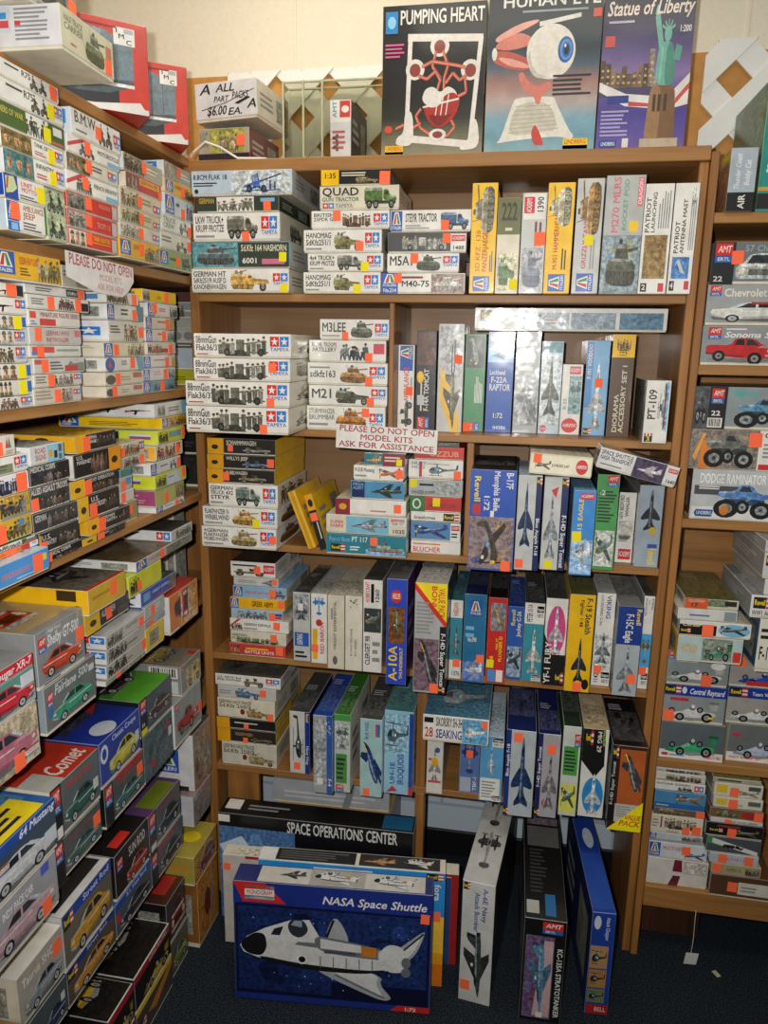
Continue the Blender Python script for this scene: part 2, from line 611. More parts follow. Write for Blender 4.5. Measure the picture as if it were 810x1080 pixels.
        a((hi, fx([(.03, .5), (.6, .46), (.6, .43), (.03, .46)])))
        a((md, fx([(.06, .2), (.6, .12), (.6, .22), (.05, .3)])))
        a((lin('c'), fx(el(.93, .4, .035, .05, 8))))
        a((lin('x'), fx([(.86, .22), (.99, .32), (.99, .27), (.87, .17)])))
        for x, y in ((.2, .2), (.72, .15)):
            a((blk, fx(el(x, y, .085, .16, 14))))
            a((lin('x'), fx(el(x, y, .055, .11, 12))))
            a((dk, fx(el(x, y, .02, .04, 8))))
    elif kind == 'carfront':
        a((c, [(.02, .1), (.0, .5), (.14, .6), (.26, .92), (.74, .92), (.86, .6), (1, .5), (.98, .1)]))
        a((lin('2c3238'), [(.2, .6), (.29, .86), (.71, .86), (.8, .6)]))
        a((hi, [(.06, .58), (.94, .58), (.9, .5), (.1, .5)]))
        a((dk, rc(.24, .22, .76, .42)))
        a((lin('c'), el(.13, .34, .08, .1, 10)))
        a((lin('c'), el(.87, .34, .08, .1, 10)))
        a((lin('x'), rc(.02, .1, .98, .19)))
    elif kind == 'pickup':
        a((sh('k', 1.2), [(.02, .14), (.4, .02), (.98, .14), (.9, .24)]))
        a((c, [(.0, .6), (.01, .32), (.45, .18), (.98, .2), (1, .46), (.92, .58), (.66, .66), (.56, .9), (.34, .92), (.29, .64), (.05, .66)]))
        a((lin('1c2024'), [(.33, .66), (.36, .86), (.44, .86), (.45, .65)]))
        a((lin('2c3238'), [(.47, .65), (.47, .86), (.54, .85), (.62, .64)]))
        a((lt, [(.66, .66), (.92, .58), (.92, .53), (.6, .57)]))
        a((md, [(.0, .4), (.45, .28), (.45, .2), (.01, .32)]))
        a((lin('c'), rc(.72, .42, .8, .5)))
        a((lin('c'), rc(.93, .4, .98, .48)))
        a((dk, rc(.81, .38, .92, .48)))
        a((lin('x'), rc(.7, .26, .99, .32)))
        wheel(.16, .26, .075, .2)
        wheel(.58, .18, .085, .23)
    elif kind == 'monster':
        a((c, [(.08, .6), (.12, .76), (.36, .78), (.44, .96), (.62, .96), (.72, .74), (.94, .7), (.96, .58), (.5, .54)]))
        a((lin('2c3238'), [(.42, .78), (.47, .92), (.58, .92), (.64, .76)]))
        a((lt, [(.12, .76), (.36, .78), (.36, .72), (.1, .7)]))
        a((dk, rc(.2, .38, .84, .56)))
        a((gry, bar(.3, .3, .6, .56, .03)))
        wheel(.24, .27, .2, .27)
        wheel(.8, .25, .18, .25)
        wheel(.5, .33, .11, .2)
    elif kind == 'racer':
        a((sh('k', 1.3), [(.04, .16), (.5, .02), (.98, .14), (.9, .3)]))
        a((c, [(.02, .26), (.3, .38), (.44, .52), (.62, .54), (.7, .42), (.94, .42), (.96, .24), (.6, .16), (.3, .16)]))
        a((lt, [(.3, .38), (.44, .52), (.5, .44), (.34, .3)]))
        a((dk, el(.52, .54, .06, .1, 8)))
        a((hi, el(.53, .62, .035, .08, 8)))
        a((md, [(.84, .5), (.82, .8), (.99, .8), (.97, .5)]))
        a((dk, rc(.82, .76, 1, .86)))
        a((md, [(.0, .16), (.04, .26), (.2, .22), (.16, .12)]))
        wheel(.3, .16, .085, .16)
        wheel(.14, .4, .06, .12)
        wheel(.8, .2, .105, .2)
        wheel(.66, .5, .06, .12)
    elif kind == 'shuttle':
        W_, S1, S2 = lin('d4d4d2'), lin('a4a8ac'), lin('6a7076')
        a((S1, [(.42, .36), (.44, .28), (.74, .02), (.8, .0), (.83, .04), (.76, .2), (.78, .32)]))
        a((W_, [(.5, .36), (.52, .3), (.75, .06), (.78, .06), (.74, .2), (.76, .34)]))
        a((S2, bar(.52, .28, .79, .03, .02)))
        a((S1, [(.72, .48), (.8, .56), (.98, .9), (1, .9), (.95, .6), (.86, .44)]))
        a((W_, [(.76, .48), (.84, .58), (.985, .87), (.93, .6), (.85, .46)]))
        a((blk, bar(.85, .58, .99, .88, .012)))
        a((S1, [(.46, .7), (.5, .98), (.54, .98), (.6, .72), (.56, .62)]))
        a((blk, bar(.47, .72, .51, .96, .014)))
        a((W_, [(.0, .56), (.04, .68), (.14, .8), (.28, .92), (.38, .94), (.44, .72), (.86, .6), (.88, .42), (.7, .34), (.34, .34), (.1, .42), (.02, .48)]))
        a((blk, [(.0, .56), (.03, .66), (.09, .74), (.14, .72), (.15, .56), (.12, .44), (.04, .46)]))
        a((blk, [(.1, .45), (.34, .38), (.68, .36), (.82, .4), (.68, .31), (.34, .31), (.12, .4)]))
        a((lin('20242c'), [(.17, .72), (.19, .8), (.24, .84), (.22, .72)]))
        a((lin('2c3238'), [(.26, .84), (.28, .93), (.35, .94), (.38, .8), (.33, .7), (.28, .74)]))
        a((lin('8a98a8'), [(.28, .86), (.3, .92), (.34, .92), (.34, .84)]))
        a((S2, [(.4, .7), (.44, .76), (.8, .64), (.84, .5), (.44, .54)]))
        a((W_, [(.44, .72), (.66, .67), (.66, .58), (.44, .6)]))
        a((lin('c87a20'), rc(.66, .54, .74, .66)))
        a((S1, rc(.75, .53, .78, .63)))
        a((lin('4a4e54'), rc(.46, .54, .63, .58)))
        for t in range(5):
            a((S2, bar(.44 + t * .07, .5, .44 + t * .07, .36, .006)))
        a((W_, [(.74, .56), (.8, .72), (.88, .7), (.92, .52), (.9, .38), (.8, .36)]))
        a((S2, el(.9, .5, .025, .07, 12)))
        a((S2, el(.9, .38, .025, .06, 12)))
        a((wht, el(.34, .44, .03, .06, 12)))
        a((blk, el(.34, .44, .02, .04, 10)))
        a((S2, [(.3, .62), (.32, .66), (.42, .66), (.42, .6)]))
    elif kind == 'trailer':
        a((c, [(.0, .38), (.0, .98), (.72, .9), (.96, .74), (.96, .34), (.72, .3)]))
        a((md, [(.72, .3), (.72, .9), (.96, .74), (.96, .34)]))
        a((dk, bar(.36, .36, .36, .94, .008)))
        a((dk, bar(.84, .33, .84, .8, .006)))
        a((dk, [(.0, .16), (.0, .38), (.72, .3), (.96, .34), (.96, .26), (.7, .12)]))
        wheel(.1, .2, .08, .13)
        wheel(.26, .17, .085, .14)
        a((md, rc(.4, .16, .56, .28)))
        a((wht, rc(.7, .24, .96, .28)))
    elif kind == 'rifle':
        a((lin('8a3a20'), [(.0, .3), (.02, .56), (.26, .54), (.3, .44)]))
        a((blk, [(.24, .42), (.24, .62), (.6, .64), (.62, .5)]))
        a((blk, [(.4, .5), (.34, .08), (.44, .06), (.5, .5)]))
        a((lin('8a3a20'), [(.6, .5), (.6, .64), (.78, .62), (.78, .52)]))
        a((blk, bar(.76, .57, 1, .58, .05)))
    elif kind == 'heart':
        F, T, Rd = lin('dcd8d0'), lin('b4503c'), lin('a8281e')
        for b_ in (bar(.13, .1, .16, .94, .05), bar(.88, .06, .97, .92, .05), bar(.13, .94, .99, .91, .06), bar(.08, .12, .92, .05, .06)):
            a((F, b_))
        for x, y in ((.5, .86), (.22, .68), (.86, .66)):
            a((F, el(x, y, .11, .085, 16)))
            a((lin('8a3a30'), el(x, y - .005, .065, .055, 14)))
        for q_ in (((.46, .82), (.42, .7), (.52, .6), (.48, .5)), ((.54, .82), (.6, .7), (.56, .6), (.56, .5)), ((.26, .63), (.36, .6), (.46, .66), (.52, .58)),
                   ((.82, .62), (.74, .58), (.66, .64), (.58, .56)), ((.3, .7), (.42, .74), (.56, .72), (.7, .7), (.8, .68)), ((.8, .6), (.82, .48), (.7, .44), (.62, .42)),
                   ((.3, .36), (.24, .3), (.3, .2), (.42, .14), (.5, .15)), ((.64, .28), (.7, .2), (.62, .13), (.54, .13)), ((.0, .2), (.1, .23), (.2, .2), (.3, .24))):
            for p0, p1 in zip(q_, q_[1:]):
                a((T, bar(*p0, *p1, .03)))
                a((lin('d88a70'), bar(p0[0] - .004, p0[1], p1[0] - .004, p1[1], .011)))
        a((F, el(.5, .14, .1, .05, 16)))
        a((lin('8a3a30'), el(.5, .14, .06, .03, 12)))
        a((F, [(.3, .42), (.34, .52), (.44, .54), (.52, .48), (.6, .54), (.7, .5), (.74, .4), (.62, .36), (.46, .34)]))
        a((Rd, [(.32, .4), (.36, .28), (.46, .2), (.56, .2), (.7, .28), (.76, .42), (.68, .49), (.56, .46), (.52, .38), (.42, .36)]))
        a((lin('7a1812'), [(.38, .3), (.48, .21), (.56, .22), (.68, .32), (.56, .29), (.46, .31)]))
        for x in (.5, .56, .62):
            a((F, bar(x, .47, x - .03, .3, .012)))
        a((F, bar(.32, .37, .74, .43, .016)))
        a((F, [(.0, .06), (.02, .13), (.1, .16), (.11, .34), (.2, .34), (.22, .12), (.18, .05)]))
        a((F, [(.76, .0), (.78, .06), (.88, .1), (.88, .26), (.96, .26), (1, .02)]))
    elif kind == 'eye':
        pk, pk2, ivory = lin('d07a68'), lin('e0a090'), lin('dcd8cc')
        a((ivory, [(.08, .02), (.14, .06), (.26, .34), (.3, .38), (.72, .38), (.74, .34), (.92, .1), (.97, .07), (.94, .03), (.8, .07), (.24, .04)]))
        a((lin('c4bfae'), [(.2, .07), (.3, .34), (.68, .34), (.8, .12), (.6, .1)]))
        for t in range(7):
            a((lin('a8a492'), bar(.22 + t * .012, .1 + t * .035, .78 - t * .014, .13 + t * .03, .006)))
        a((lin('c04434'), [(.52, .0), (.48, .1), (.52, .17), (.57, .12), (.64, .0), (.6, -.01)]))
        a((pk, [(.3, .56), (.36, .44), (.5, .38), (.52, .32), (.57, .32), (.58, .39), (.7, .46), (.66, .5), (.54, .45), (.42, .5), (.36, .58)]))
        a((pk2, [(.02, .84), (.06, .8), (.3, .88), (.52, .95), (.5, .97), (.28, .94)]))
        a((pk, [(.02, .76), (.08, .82), (.3, .88), (.44, .84), (.46, .78), (.2, .74)]))
        a((lin('b85848'), [(.0, .66), (.03, .75), (.24, .73), (.46, .66), (.42, .58), (.2, .6)]))
        a((pk2, [(.04, .7), (.24, .68), (.44, .62), (.42, .6), (.2, .62)]))
        a((ivory, el(.0 + .03, .72, .03, .05, 12)))
        a((ivory, el(.66, .72, .27, .21, 30)))
        a((lin('c2bdb0'), el(.56, .67, .15, .15, 20)))
        a((ivory, el(.63, .725, .2, .19, 24)))
        a((lin('2458a0'), el(.82, .73, .085, .1, 20)))
        a((lin('5a94d0'), el(.825, .73, .066, .08, 18)))
        a((lin('2a68b4'), el(.828, .73, .048, .06, 16)))
        a((blk, el(.83, .73, .03, .04, 14)))
        a((wht, el(.815, .76, .012, .014, 8)))
        a((ivory, bar(.52, .93, .97, .985, .035)))
    elif kind == 'statue':
        a((lin('7a5a3c'), [(.2, .0), (.26, .36), (.3, .44), (.74, .44), (.78, .36), (.84, .0)]))
        a((lin('9a7650'), [(.2, .0), (.26, .36), (.3, .44), (.5, .44), (.5, 0)]))
        a((lin('4a3626'), rc(.34, .26, .4, .38)))
        a((lin('4a3626'), rc(.44, .26, .5, .38)))
        a((lin('4a3626'), rc(.56, .26, .62, .38)))
        a((lin('b8a890'), rc(.14, .0, .9, .07)))
        a((lin('6fae9c'), [(.34, .44), (.36, .62), (.4, .74), (.64, .74), (.72, .6), (.72, .44)]))
        a((lin('4f8c7c'), [(.52, .44), (.54, .72), (.64, .74), (.72, .6), (.72, .44)]))
        a((lin('8cc4b2'), bar(.44, .46, .46, .7, .03)))
        a((lin('4f8c7c'), bar(.6, .46, .58, .7, .025)))
        a((lin('6fae9c'), bar(.42, .72, .3, .93, .09)))
        a((lin('8cc4b2'), [(.25, .92), (.36, .92), (.33, .96), (.3, 1), (.27, .96)]))
        a((lin('6fae9c'), el(.54, .79, .075, .055, 10)))
        for k in range(5):
            t = .5 + k * .54
            a((lin('6fae9c'), bar(.54, .81, .54 + .14 * math.cos(t), .81 + .08 * math.sin(t), .02)))
        a((lin('5c9c8a'), [(.68, .62), (.72, .72), (.84, .7), (.8, .6)]))
    elif kind == 'city':
        for i in range(11):
            x = i * .091
            h = rnd.uniform(.35, 1)
            t = sh(c, rnd.uniform(.4, 1.2))
            a((t, rc(x, 0, x + .085, h)))
            for k in range(int(h * 5)):
                a((lin('c8a860'), rc(x + .02, .1 + k * .17, x + .06, .16 + k * .17)))
    elif kind == 'rocks':
        for i in range(7):
            x = rnd.uniform(.05, .8)
            y = rnd.uniform(0, .55)
            t = sh(c, rnd.uniform(.4, 1.3))
            a((t, [(x, y), (x + .06, y + .28), (x + .15, y + .34), (x + .2, y + .05)]))
    elif kind == 'ovl':
        a((wht, el(.5, .5, .5, .5, 20)))
        a((c, el(.5, .5, .42, .4, 20)))
    elif kind == 'stars':
        for i in range(34):
            x, y = rnd.uniform(.02, .96), rnd.uniform(.04, .94)
            a((lin('a8bce0'), el(x, y, .004, .006, 6)))
    elif kind == 'swirl':
        for i in range(16):
            x, y = rnd.random() * .8, rnd.random() * .8
            a((sh(c, rnd.uniform(.6, 1.7)), el(x + .1, y + .1, rnd.uniform(.05, .12), rnd.uniform(.03, .1), 9)))
    return P


def logo(P, kind, u0, v0, u1, v1):
    q = lambda a, b: (u0 + (u1 - u0) * a, v0 + (v1 - v0) * b)
    m = lambda pts: [q(*p) for p in pts]

    def star(cx, cy, rx, ry):
        return [(cx + (rx if i % 2 == 0 else rx * .42) * math.sin(i * math.pi / 5), cy + (ry if i % 2 == 0 else ry * .42) * math.cos(i * math.pi / 5)) for i in range(10)]

    def t(col, a, b, c, d, s, slant=0):
        P.text(*q(a, b), *q(c, d), col, s, slant=slant)
    if kind == 'tam':
        P.put(m(rc(0, .34, .48, 1)), 'd02428')
        P.put(m(rc(.52, .34, 1, 1)), '2a7ac8')
        P.layer += 1
        P.put(m(star(.24, .66, .2, .29)), 'w')
        P.put(m(star(.76, .66, .2, .29)), 'w')
        t('2a6ab8', 0, 0, 1, .3, 'TAMIYA')
    elif kind == 'tamo':
        P.put(m(rc(0, .0, .48, 1)), 'd02428')
        P.put(m(rc(.52, .0, 1, 1)), '2a7ac8')
        P.layer += 1
        P.put(m(star(.24, .5, .2, .42)), 'w')
        P.put(m(star(.76, .5, .2, .42)), 'w')
    elif kind == 'ita':
        P.put(m(rc(0, 0, 1, 1)), '2a5ab0')
        P.layer += 1
        P.put(m([(.12, .32), (.34, .94), (.66, .94), (.88, .32)]), 'w')
        P.layer += 1
        P.put(m([(.22, .36), (.4, .88), (.5, .88), (.42, .36)]), 'c03030')
        P.put(m([(.78, .36), (.6, .88), (.5, .88), (.58, .36)]), '2a8a4a')
        t('w', .08, .06, .92, .26, 'ITALERI')
    elif kind == 'rev':
        P.put(m(rc(0, 0, .68, 1)), '202020')
        for i in range(5):
            P.put(m(rc(.7, i * .2, 1, i * .2 + .2)), 'c82a24' if i % 2 == 0 else 'w')
        P.layer += 1
        t('f4d41a', .05, .22, .64, .8, 'Revell')
    elif kind == 'amt':
        P.put(m(rc(0, .36, 1, 1)), 'd02c24')
        P.put(m(rc(0, 0, 1, .34)), '2a62b0')
        P.layer += 1
        t('w', .14, .46, .9, .9, 'AMT', .2)
        t('w', .14, .06, .86, .28, 'ERTL')
    elif kind == 'mono':
        P.put(m(rc(0, 0, 1, 1)), 'w')
        P.put(m(rc(0, .72, 1, 1)), 'd02c24')
        P.put(m(rc(0, 0, 1, .26)), '2a8ac0')
        P.layer += 1
        t('c83028', .06, .3, .94, .68, 'MONOGRAM')
    elif kind == 'air':
        P.put(m(el(.5, .5, .5, .5, 18)), 'd02828')
        P.layer += 1
        t('w', .08, .36, .92, .64, 'AIRFIX')
    elif kind == 'has':
        P.put(m(rc(0, 0, 1, 1)), 'w')
        P.put(m(rc(.04, .5, .96, .96)), 'd8342a')
        P.layer += 1
        t('w', .1, .56, .9, .88, 'Hasegawa')
        t('k', .1, .08, .9, .42, 'HOBBY KITS')
    elif kind == 'aca':
        P.put(m(rc(0, 0, 1, 1)), 'd02434')
        P.layer += 1
        t('w', .06, .2, .94, .8, 'ACADEMY')
    elif kind == 'lin':
        P.put(m(rc(0, 0, 1, 1)), 'e8c81a')
        P.put(m(rc(0, .0, 1, .36)), 'd03028')
        P.layer += 1
        t('d03028', .06, .42, .94, .94, 'LINDBERG')
    elif kind == 'linb':
        P.put(m([(.1, 0), (0, .5), (.1, 1), (1, 1), (.92, 0)]), '1c4a9a')
        P.layer += 1
        t('w', .14, .22, .9, .8, 'LINDBERG')
    elif kind == 'imc':
        P.put(m(rc(0, 0, 1, 1)), 'w')
        P.layer += 1
        t('k', .1, .62, .4, .98, 'I')
        t('k', .22, .32, .78, .66, 'M')
        t('k', .58, .02, .96, .36, 'C')
        P.put(m(rc(.5, .68, .95, .95)), 'x')
    elif kind == 'bar':
        P.put(m(rc(0, 0, 1, 1)), 'w')
        P.layer += 1
        r = random.Random(int(u0 * 9000 + v0 * 770))
        x = .08
        while x < .9:
            w = r.choice((.025, .04, .06))
            P.put(m(rc(x, .12, x + w, .92)), 'k')
            x += w + r.choice((.03, .05))
    elif kind == 'skill2':
        t('w', .0, .0, .4, 1, '2')
        t('w', .5, .0, 1, 1, '2')
    P.layer += 1


def chaikin(p):
    out = []
    for i in range(len(p)):
        a, b = p[i], p[(i + 1) % len(p)]
        out += [(a[0] * .78 + b[0] * .22, a[1] * .78 + b[1] * .22), (a[0] * .22 + b[0] * .78, a[1] * .22 + b[1] * .78)]
    return out


def paint_face(P, items, rnd):
    for it in items:
        k, *a = it.split(',')
        if k == 'TAM':
            paint_face(P, ['T,222,.03,%s,.36,.9,%s' % ('.3' if '|' in a[0] else '.42', a[0]),
                           'L,a,.03,.1,.3,.26,1', 'I,%s,%s,.39,.08,.76,.94' % (a[1], a[2]),
                           'G,tam,.79,.2,.97,.86'], rnd)
        elif k == 'ITA':
            paint_face(P, ['G,ita,.01,.04,.15,.96', 'T,%s,.19,.4,.58,.86,%s' % (a[3] if len(a) > 3 else 'k', a[0]),
                           'L,a,.19,.12,.5,.34,2', 'I,%s,%s,.62,.08,.98,.92' % (a[1], a[2])], rnd)
        elif k == 'R':
            P.put(rc(*map(float, a[1:5])), a[0])
            P.layer += 1
        elif k == 'V':                              # printed colour blend, bottom to top
            x0, y0, x1, y1 = map(float, a[:4])
            cc = [lin(c) for c in a[4:]]
            n = 6 * (len(cc) - 1)
            for i in range(n):
                t = i / max(n - 1, 1) * (len(cc) - 1)
                j = min(int(t), len(cc) - 2)
                c = tuple(p + (q - p) * (t - j) for p, q in zip(cc[j], cc[j + 1]))
                P.put(rc(x0, y0 + (y1 - y0) * i / n, x1, y0 + (y1 - y0) * (i + 1) / n), c)
            P.layer += 1
        elif k == 'P':                              # polygon
            n = list(map(float, a[1:]))
            P.put(list(zip(n[0::2], n[1::2])), a[0])
            P.layer += 1
        elif k == 'E':
            x0, y0, x1, y1 = map(float, a[1:5])
            P.put(el((x0 + x1) / 2, (y0 + y1) / 2, (x1 - x0) / 2, (y1 - y0) / 2, 20), a[0])
            P.layer += 1
        elif k[0] == 'T':
            rot = 1 if 'u' in k else -1 if 'd' in k else 0
            P.text(*map(float, a[1:5]), a[0], a[5], bold='n' not in k, rot=rot, slant=.25 if 'i' in k else 0)
            P.layer += 1
        elif k == 'L':
            x0, y0, x1, y1 = map(float, a[1:5])
            n = int(a[5])
            for i in range(n):
                h = (y1 - y0) / n
                P.put(rc(x0, y0 + i * h + h * .25, x0 + (x1 - x0) * rnd.uniform(.6, 1), y0 + i * h + h * .75), a[0])
            P.layer += 1
        elif k[0] == 'I':
            kind, col = a[0], a[1]
            x0, y0, x1, y1 = map(float, a[2:6])
            rot = 1 if 'u' in k else -1 if 'd' in k else 0
            P.art = .12 if kind in ('heart', 'eye', 'statue', 'shuttle') else .3 if kind in ('car', 'carl', 'pickup', 'racer', 'sail', 'trailer', 'ovl') else .9
            for c, pts in picture(kind, col, rnd):
                if 5 <= len(pts) <= 11:                # soften the drawn corners
                    pts = chaikin(pts)
                    if kind in ('heart', 'eye', 'statue', 'shuttle', 'car', 'carl', 'jetup', 'jet', 'jetdiag', 'prop', 'heli'):
                        pts = chaikin(pts)
                if rot == 1:
                    pts = [(1 - y, x) for x, y in pts]
                elif rot == -1:
                    pts = [(y, 1 - x) for x, y in pts]
                pts = [(min(1, max(0, x)), min(1, max(0, y))) for x, y in pts]
                P.put([(x0 + (x1 - x0) * x, y0 + (y1 - y0) * y) for x, y in pts], c)
                P.layer += .4
            P.art = 0.0
            P.layer += 1
        elif k == 'G':
            logo(P, a[0], *map(float, a[1:5]))
        elif k == 'B':                              # painterly mottling printed as part of the artwork
            x0, y0, x1, y1 = map(float, a[2:6])
            c1, c2 = lin(a[0]), lin(a[1])
            P.art = .8
            P.put(rc(x0, y0, x1, y1), tuple((p + q) / 2 for p, q in zip(c1, c2)))
            P.layer += 1
            for _ in range(22):
                f = rnd.random()
                c = tuple(p + (q - p) * f for p, q in zip(c1, c2))
                rx, ry = (x1 - x0) * rnd.uniform(.05, .16), (y1 - y0) * rnd.uniform(.06, .2)
                cx, cy = rnd.uniform(x0 + rx, x1 - rx), rnd.uniform(y0 + ry, y1 - ry)
                n = rnd.choice((5, 6, 7))
                P.put([(cx + rx * math.cos(i * 6.28 / n) * rnd.uniform(.6, 1), cy + ry * math.sin(i * 6.28 / n) * rnd.uniform(.6, 1)) for i in range(n)], c)
                P.layer += .15
            P.art = 0.0
            P.layer += 1


PALX = {'222': '222222'}
PAL.update(PALX)


# ---------------------------------------------------------------- a model kit box
def kit_box(name, label, group, lay, X, Y, Z, w, d, h, yaw, roll, pitch, spec):
    """lay: 's' lid-and-tray box lying flat, 'b' carton standing on edge; local front faces -y"""
    parts = spec.split(';')
    base, wrap = parts[0], M_PRINT
    if base.endswith('*'):
        base, wrap = base[:-1], M_WRAP
    orient = ''
    if '@' in base:
        base, orient = base.split('@')
    cs = base.split('/')
    cf, ct, ce = cs[0], cs[1] if len(cs) > 1 else cs[0], cs[2] if len(cs) > 2 else cs[0]
    rnd = random.Random(label)
    root = empty(name, (X, Y, Z), (pitch, roll, yaw))
    tag(root, label, 'kit box', group)
    face_items = {'f': [], 't': [], 'e': [], 'b': []}
    stick = []
    for it in parts[1:]:
        it = it.strip()
        if not it:
            continue
        if it[0] == 'S' and it[1] in 'oy':
            stick.append(it)
        elif it[1] == ':':
            face_items[it[0]].append(it[2:])
        else:
            face_items['f'].append(it)
    P = Paint()
    edge = tuple(p * .7 + .2 for p in lin(cf))
    zt = 0
    if lay == 's' and h > .02:
        zt = h * .07
    cols = dict(front=cf, back=ce, left=ce, right=ce, top=ct, bottom='c' if lay == 's' else ct, edge=edge)
    P.box(-w / 2, w / 2, -d / 2, d / 2, zt, h, cols)
    O = {'': ((-w / 2, -d / 2, 0), (1, 0, 0), (0, 0, 1), w, h), 'u': ((w / 2, -d / 2, 0), (0, 0, 1), (-1, 0, 0), h, w),
         'd': ((-w / 2, -d / 2, h), (0, 0, -1), (1, 0, 0), h, w)}[orient]
    P.frame(*O)
    paint_face(P, face_items['f'], rnd)
    lift = .0007 + P.top * .00004
    if face_items['t']:
        P.frame((-w / 2, -d / 2, h), (1, 0, 0), (0, 1, 0), w, d)
        paint_face(P, face_items['t'], rnd)
    if face_items['e']:
        P.frame((-w / 2, d / 2, 0), (0, -1, 0), (0, 0, 1), d, h)
        paint_face(P, face_items['e'], rnd)
        P.frame((w / 2, -d / 2, 0), (0, 1, 0), (0, 0, 1), d, h)
        paint_face(P, face_items['e'], rnd)
    if not face_items['t']:
        P.frame((-w / 2, -d / 2, h), (1, 0, 0), (0, 1, 0), w, d)
        c1, c2 = sh(ct, .75), sh(ct, 1.12)
        hx = lambda c: ''.join('%02x' % int(255 * (v * 12.92 if v < .0031308 else 1.055 * v ** (1 / 2.4) - .055)) for v in c)
        v0, v1 = rnd.choice(((.08, .5), (.3, .9), (.1, .7)))
        top = ['B,%s,%s,.06,%.2f,.94,%.2f' % (hx(c1), hx(c2), v0, v1), 'L,%s,.12,%.2f,.7,%.2f,3' % (hx(sh(ct, 1.5)), v1 + .02, min(.98, v1 + .16))]
        paint_face(P, top, rnd)
    if not face_items['e']:
        for fr in (((-w / 2, d / 2, 0), (0, -1, 0), (0, 0, 1), d, h), ((w / 2, -d / 2, 0), (0, 1, 0), (0, 0, 1), d, h)):
            P.frame(*fr)
            paint_face(P, ['L,%s,.1,.3,.5,.75,%d' % ('8a8c88' if sum(lin(ce)) > .6 else 'a8a8a4', 3), 'B,%s,%s,.6,.2,.9,.8' % ('6a6c64', 'a8a89c')], rnd)
    body = link('lid' if zt else 'carton', P.mesh('lid' if zt else 'carton'), root, wrap)
    if zt:
        T = Paint()
        c = .0015
        T.box(-w / 2 + c, w / 2 - c, -d / 2 + c, d / 2 - c, 0, zt + .004, dict(front='c', edge='c', back='c', left='c', right='c', top='c', bottom='c'), .0008)
        link('tray', T.mesh('tray'), root, M_PRINT)
    for s in stick:
        k, u, v, *sz = s.split(',')
        u, v = float(u), float(v)
        q = (float(sz[0]) if sz else .026) * .88
        O_, U, V, W, H = O
        O_, U, V = Vector(O_), Vector(U), Vector(V)
        # an almost square label with a faint lift at one corner
        Cn = O_ + U * (u * W) + V * (v * H) + Vector((0, -1, 0)) * lift
        a = rnd.uniform(-.05, .05) if h > q * 1.3 else 0
        hw, hh = min(q * .46, .48 * w), min(q * .54, .47 * h)
        Cn.x = min(max(Cn.x, -w / 2 + hw * 1.06), w / 2 - hw * 1.06)
        Cn.z = min(max(Cn.z, hh * 1.06), h - hh * 1.06)
        vs = []
        for up in (0, 1):
            for (x, z) in ((-hw, -hh), (hw, -hh), (hw, hh), (-hw, hh)):
                vs.append((Cn.x + x * math.cos(a) - z * math.sin(a), Cn.y + (lift - .0004 if not up else 0), Cn.z + x * math.sin(a) + z * math.cos(a)))
        me = D.meshes.new('price_sticker')
        me.from_pydata(vs, [], [(4, 5, 6, 7), (0, 1, 5, 4), (1, 2, 6, 5), (2, 3, 7, 6), (3, 0, 4, 7)])
        o = link('price_sticker', me, body, M_STICK if k == 'So' else M_STICKY)
        o['label'] = 'orange price sticker' if k == 'So' else 'yellow price sticker'
    return root


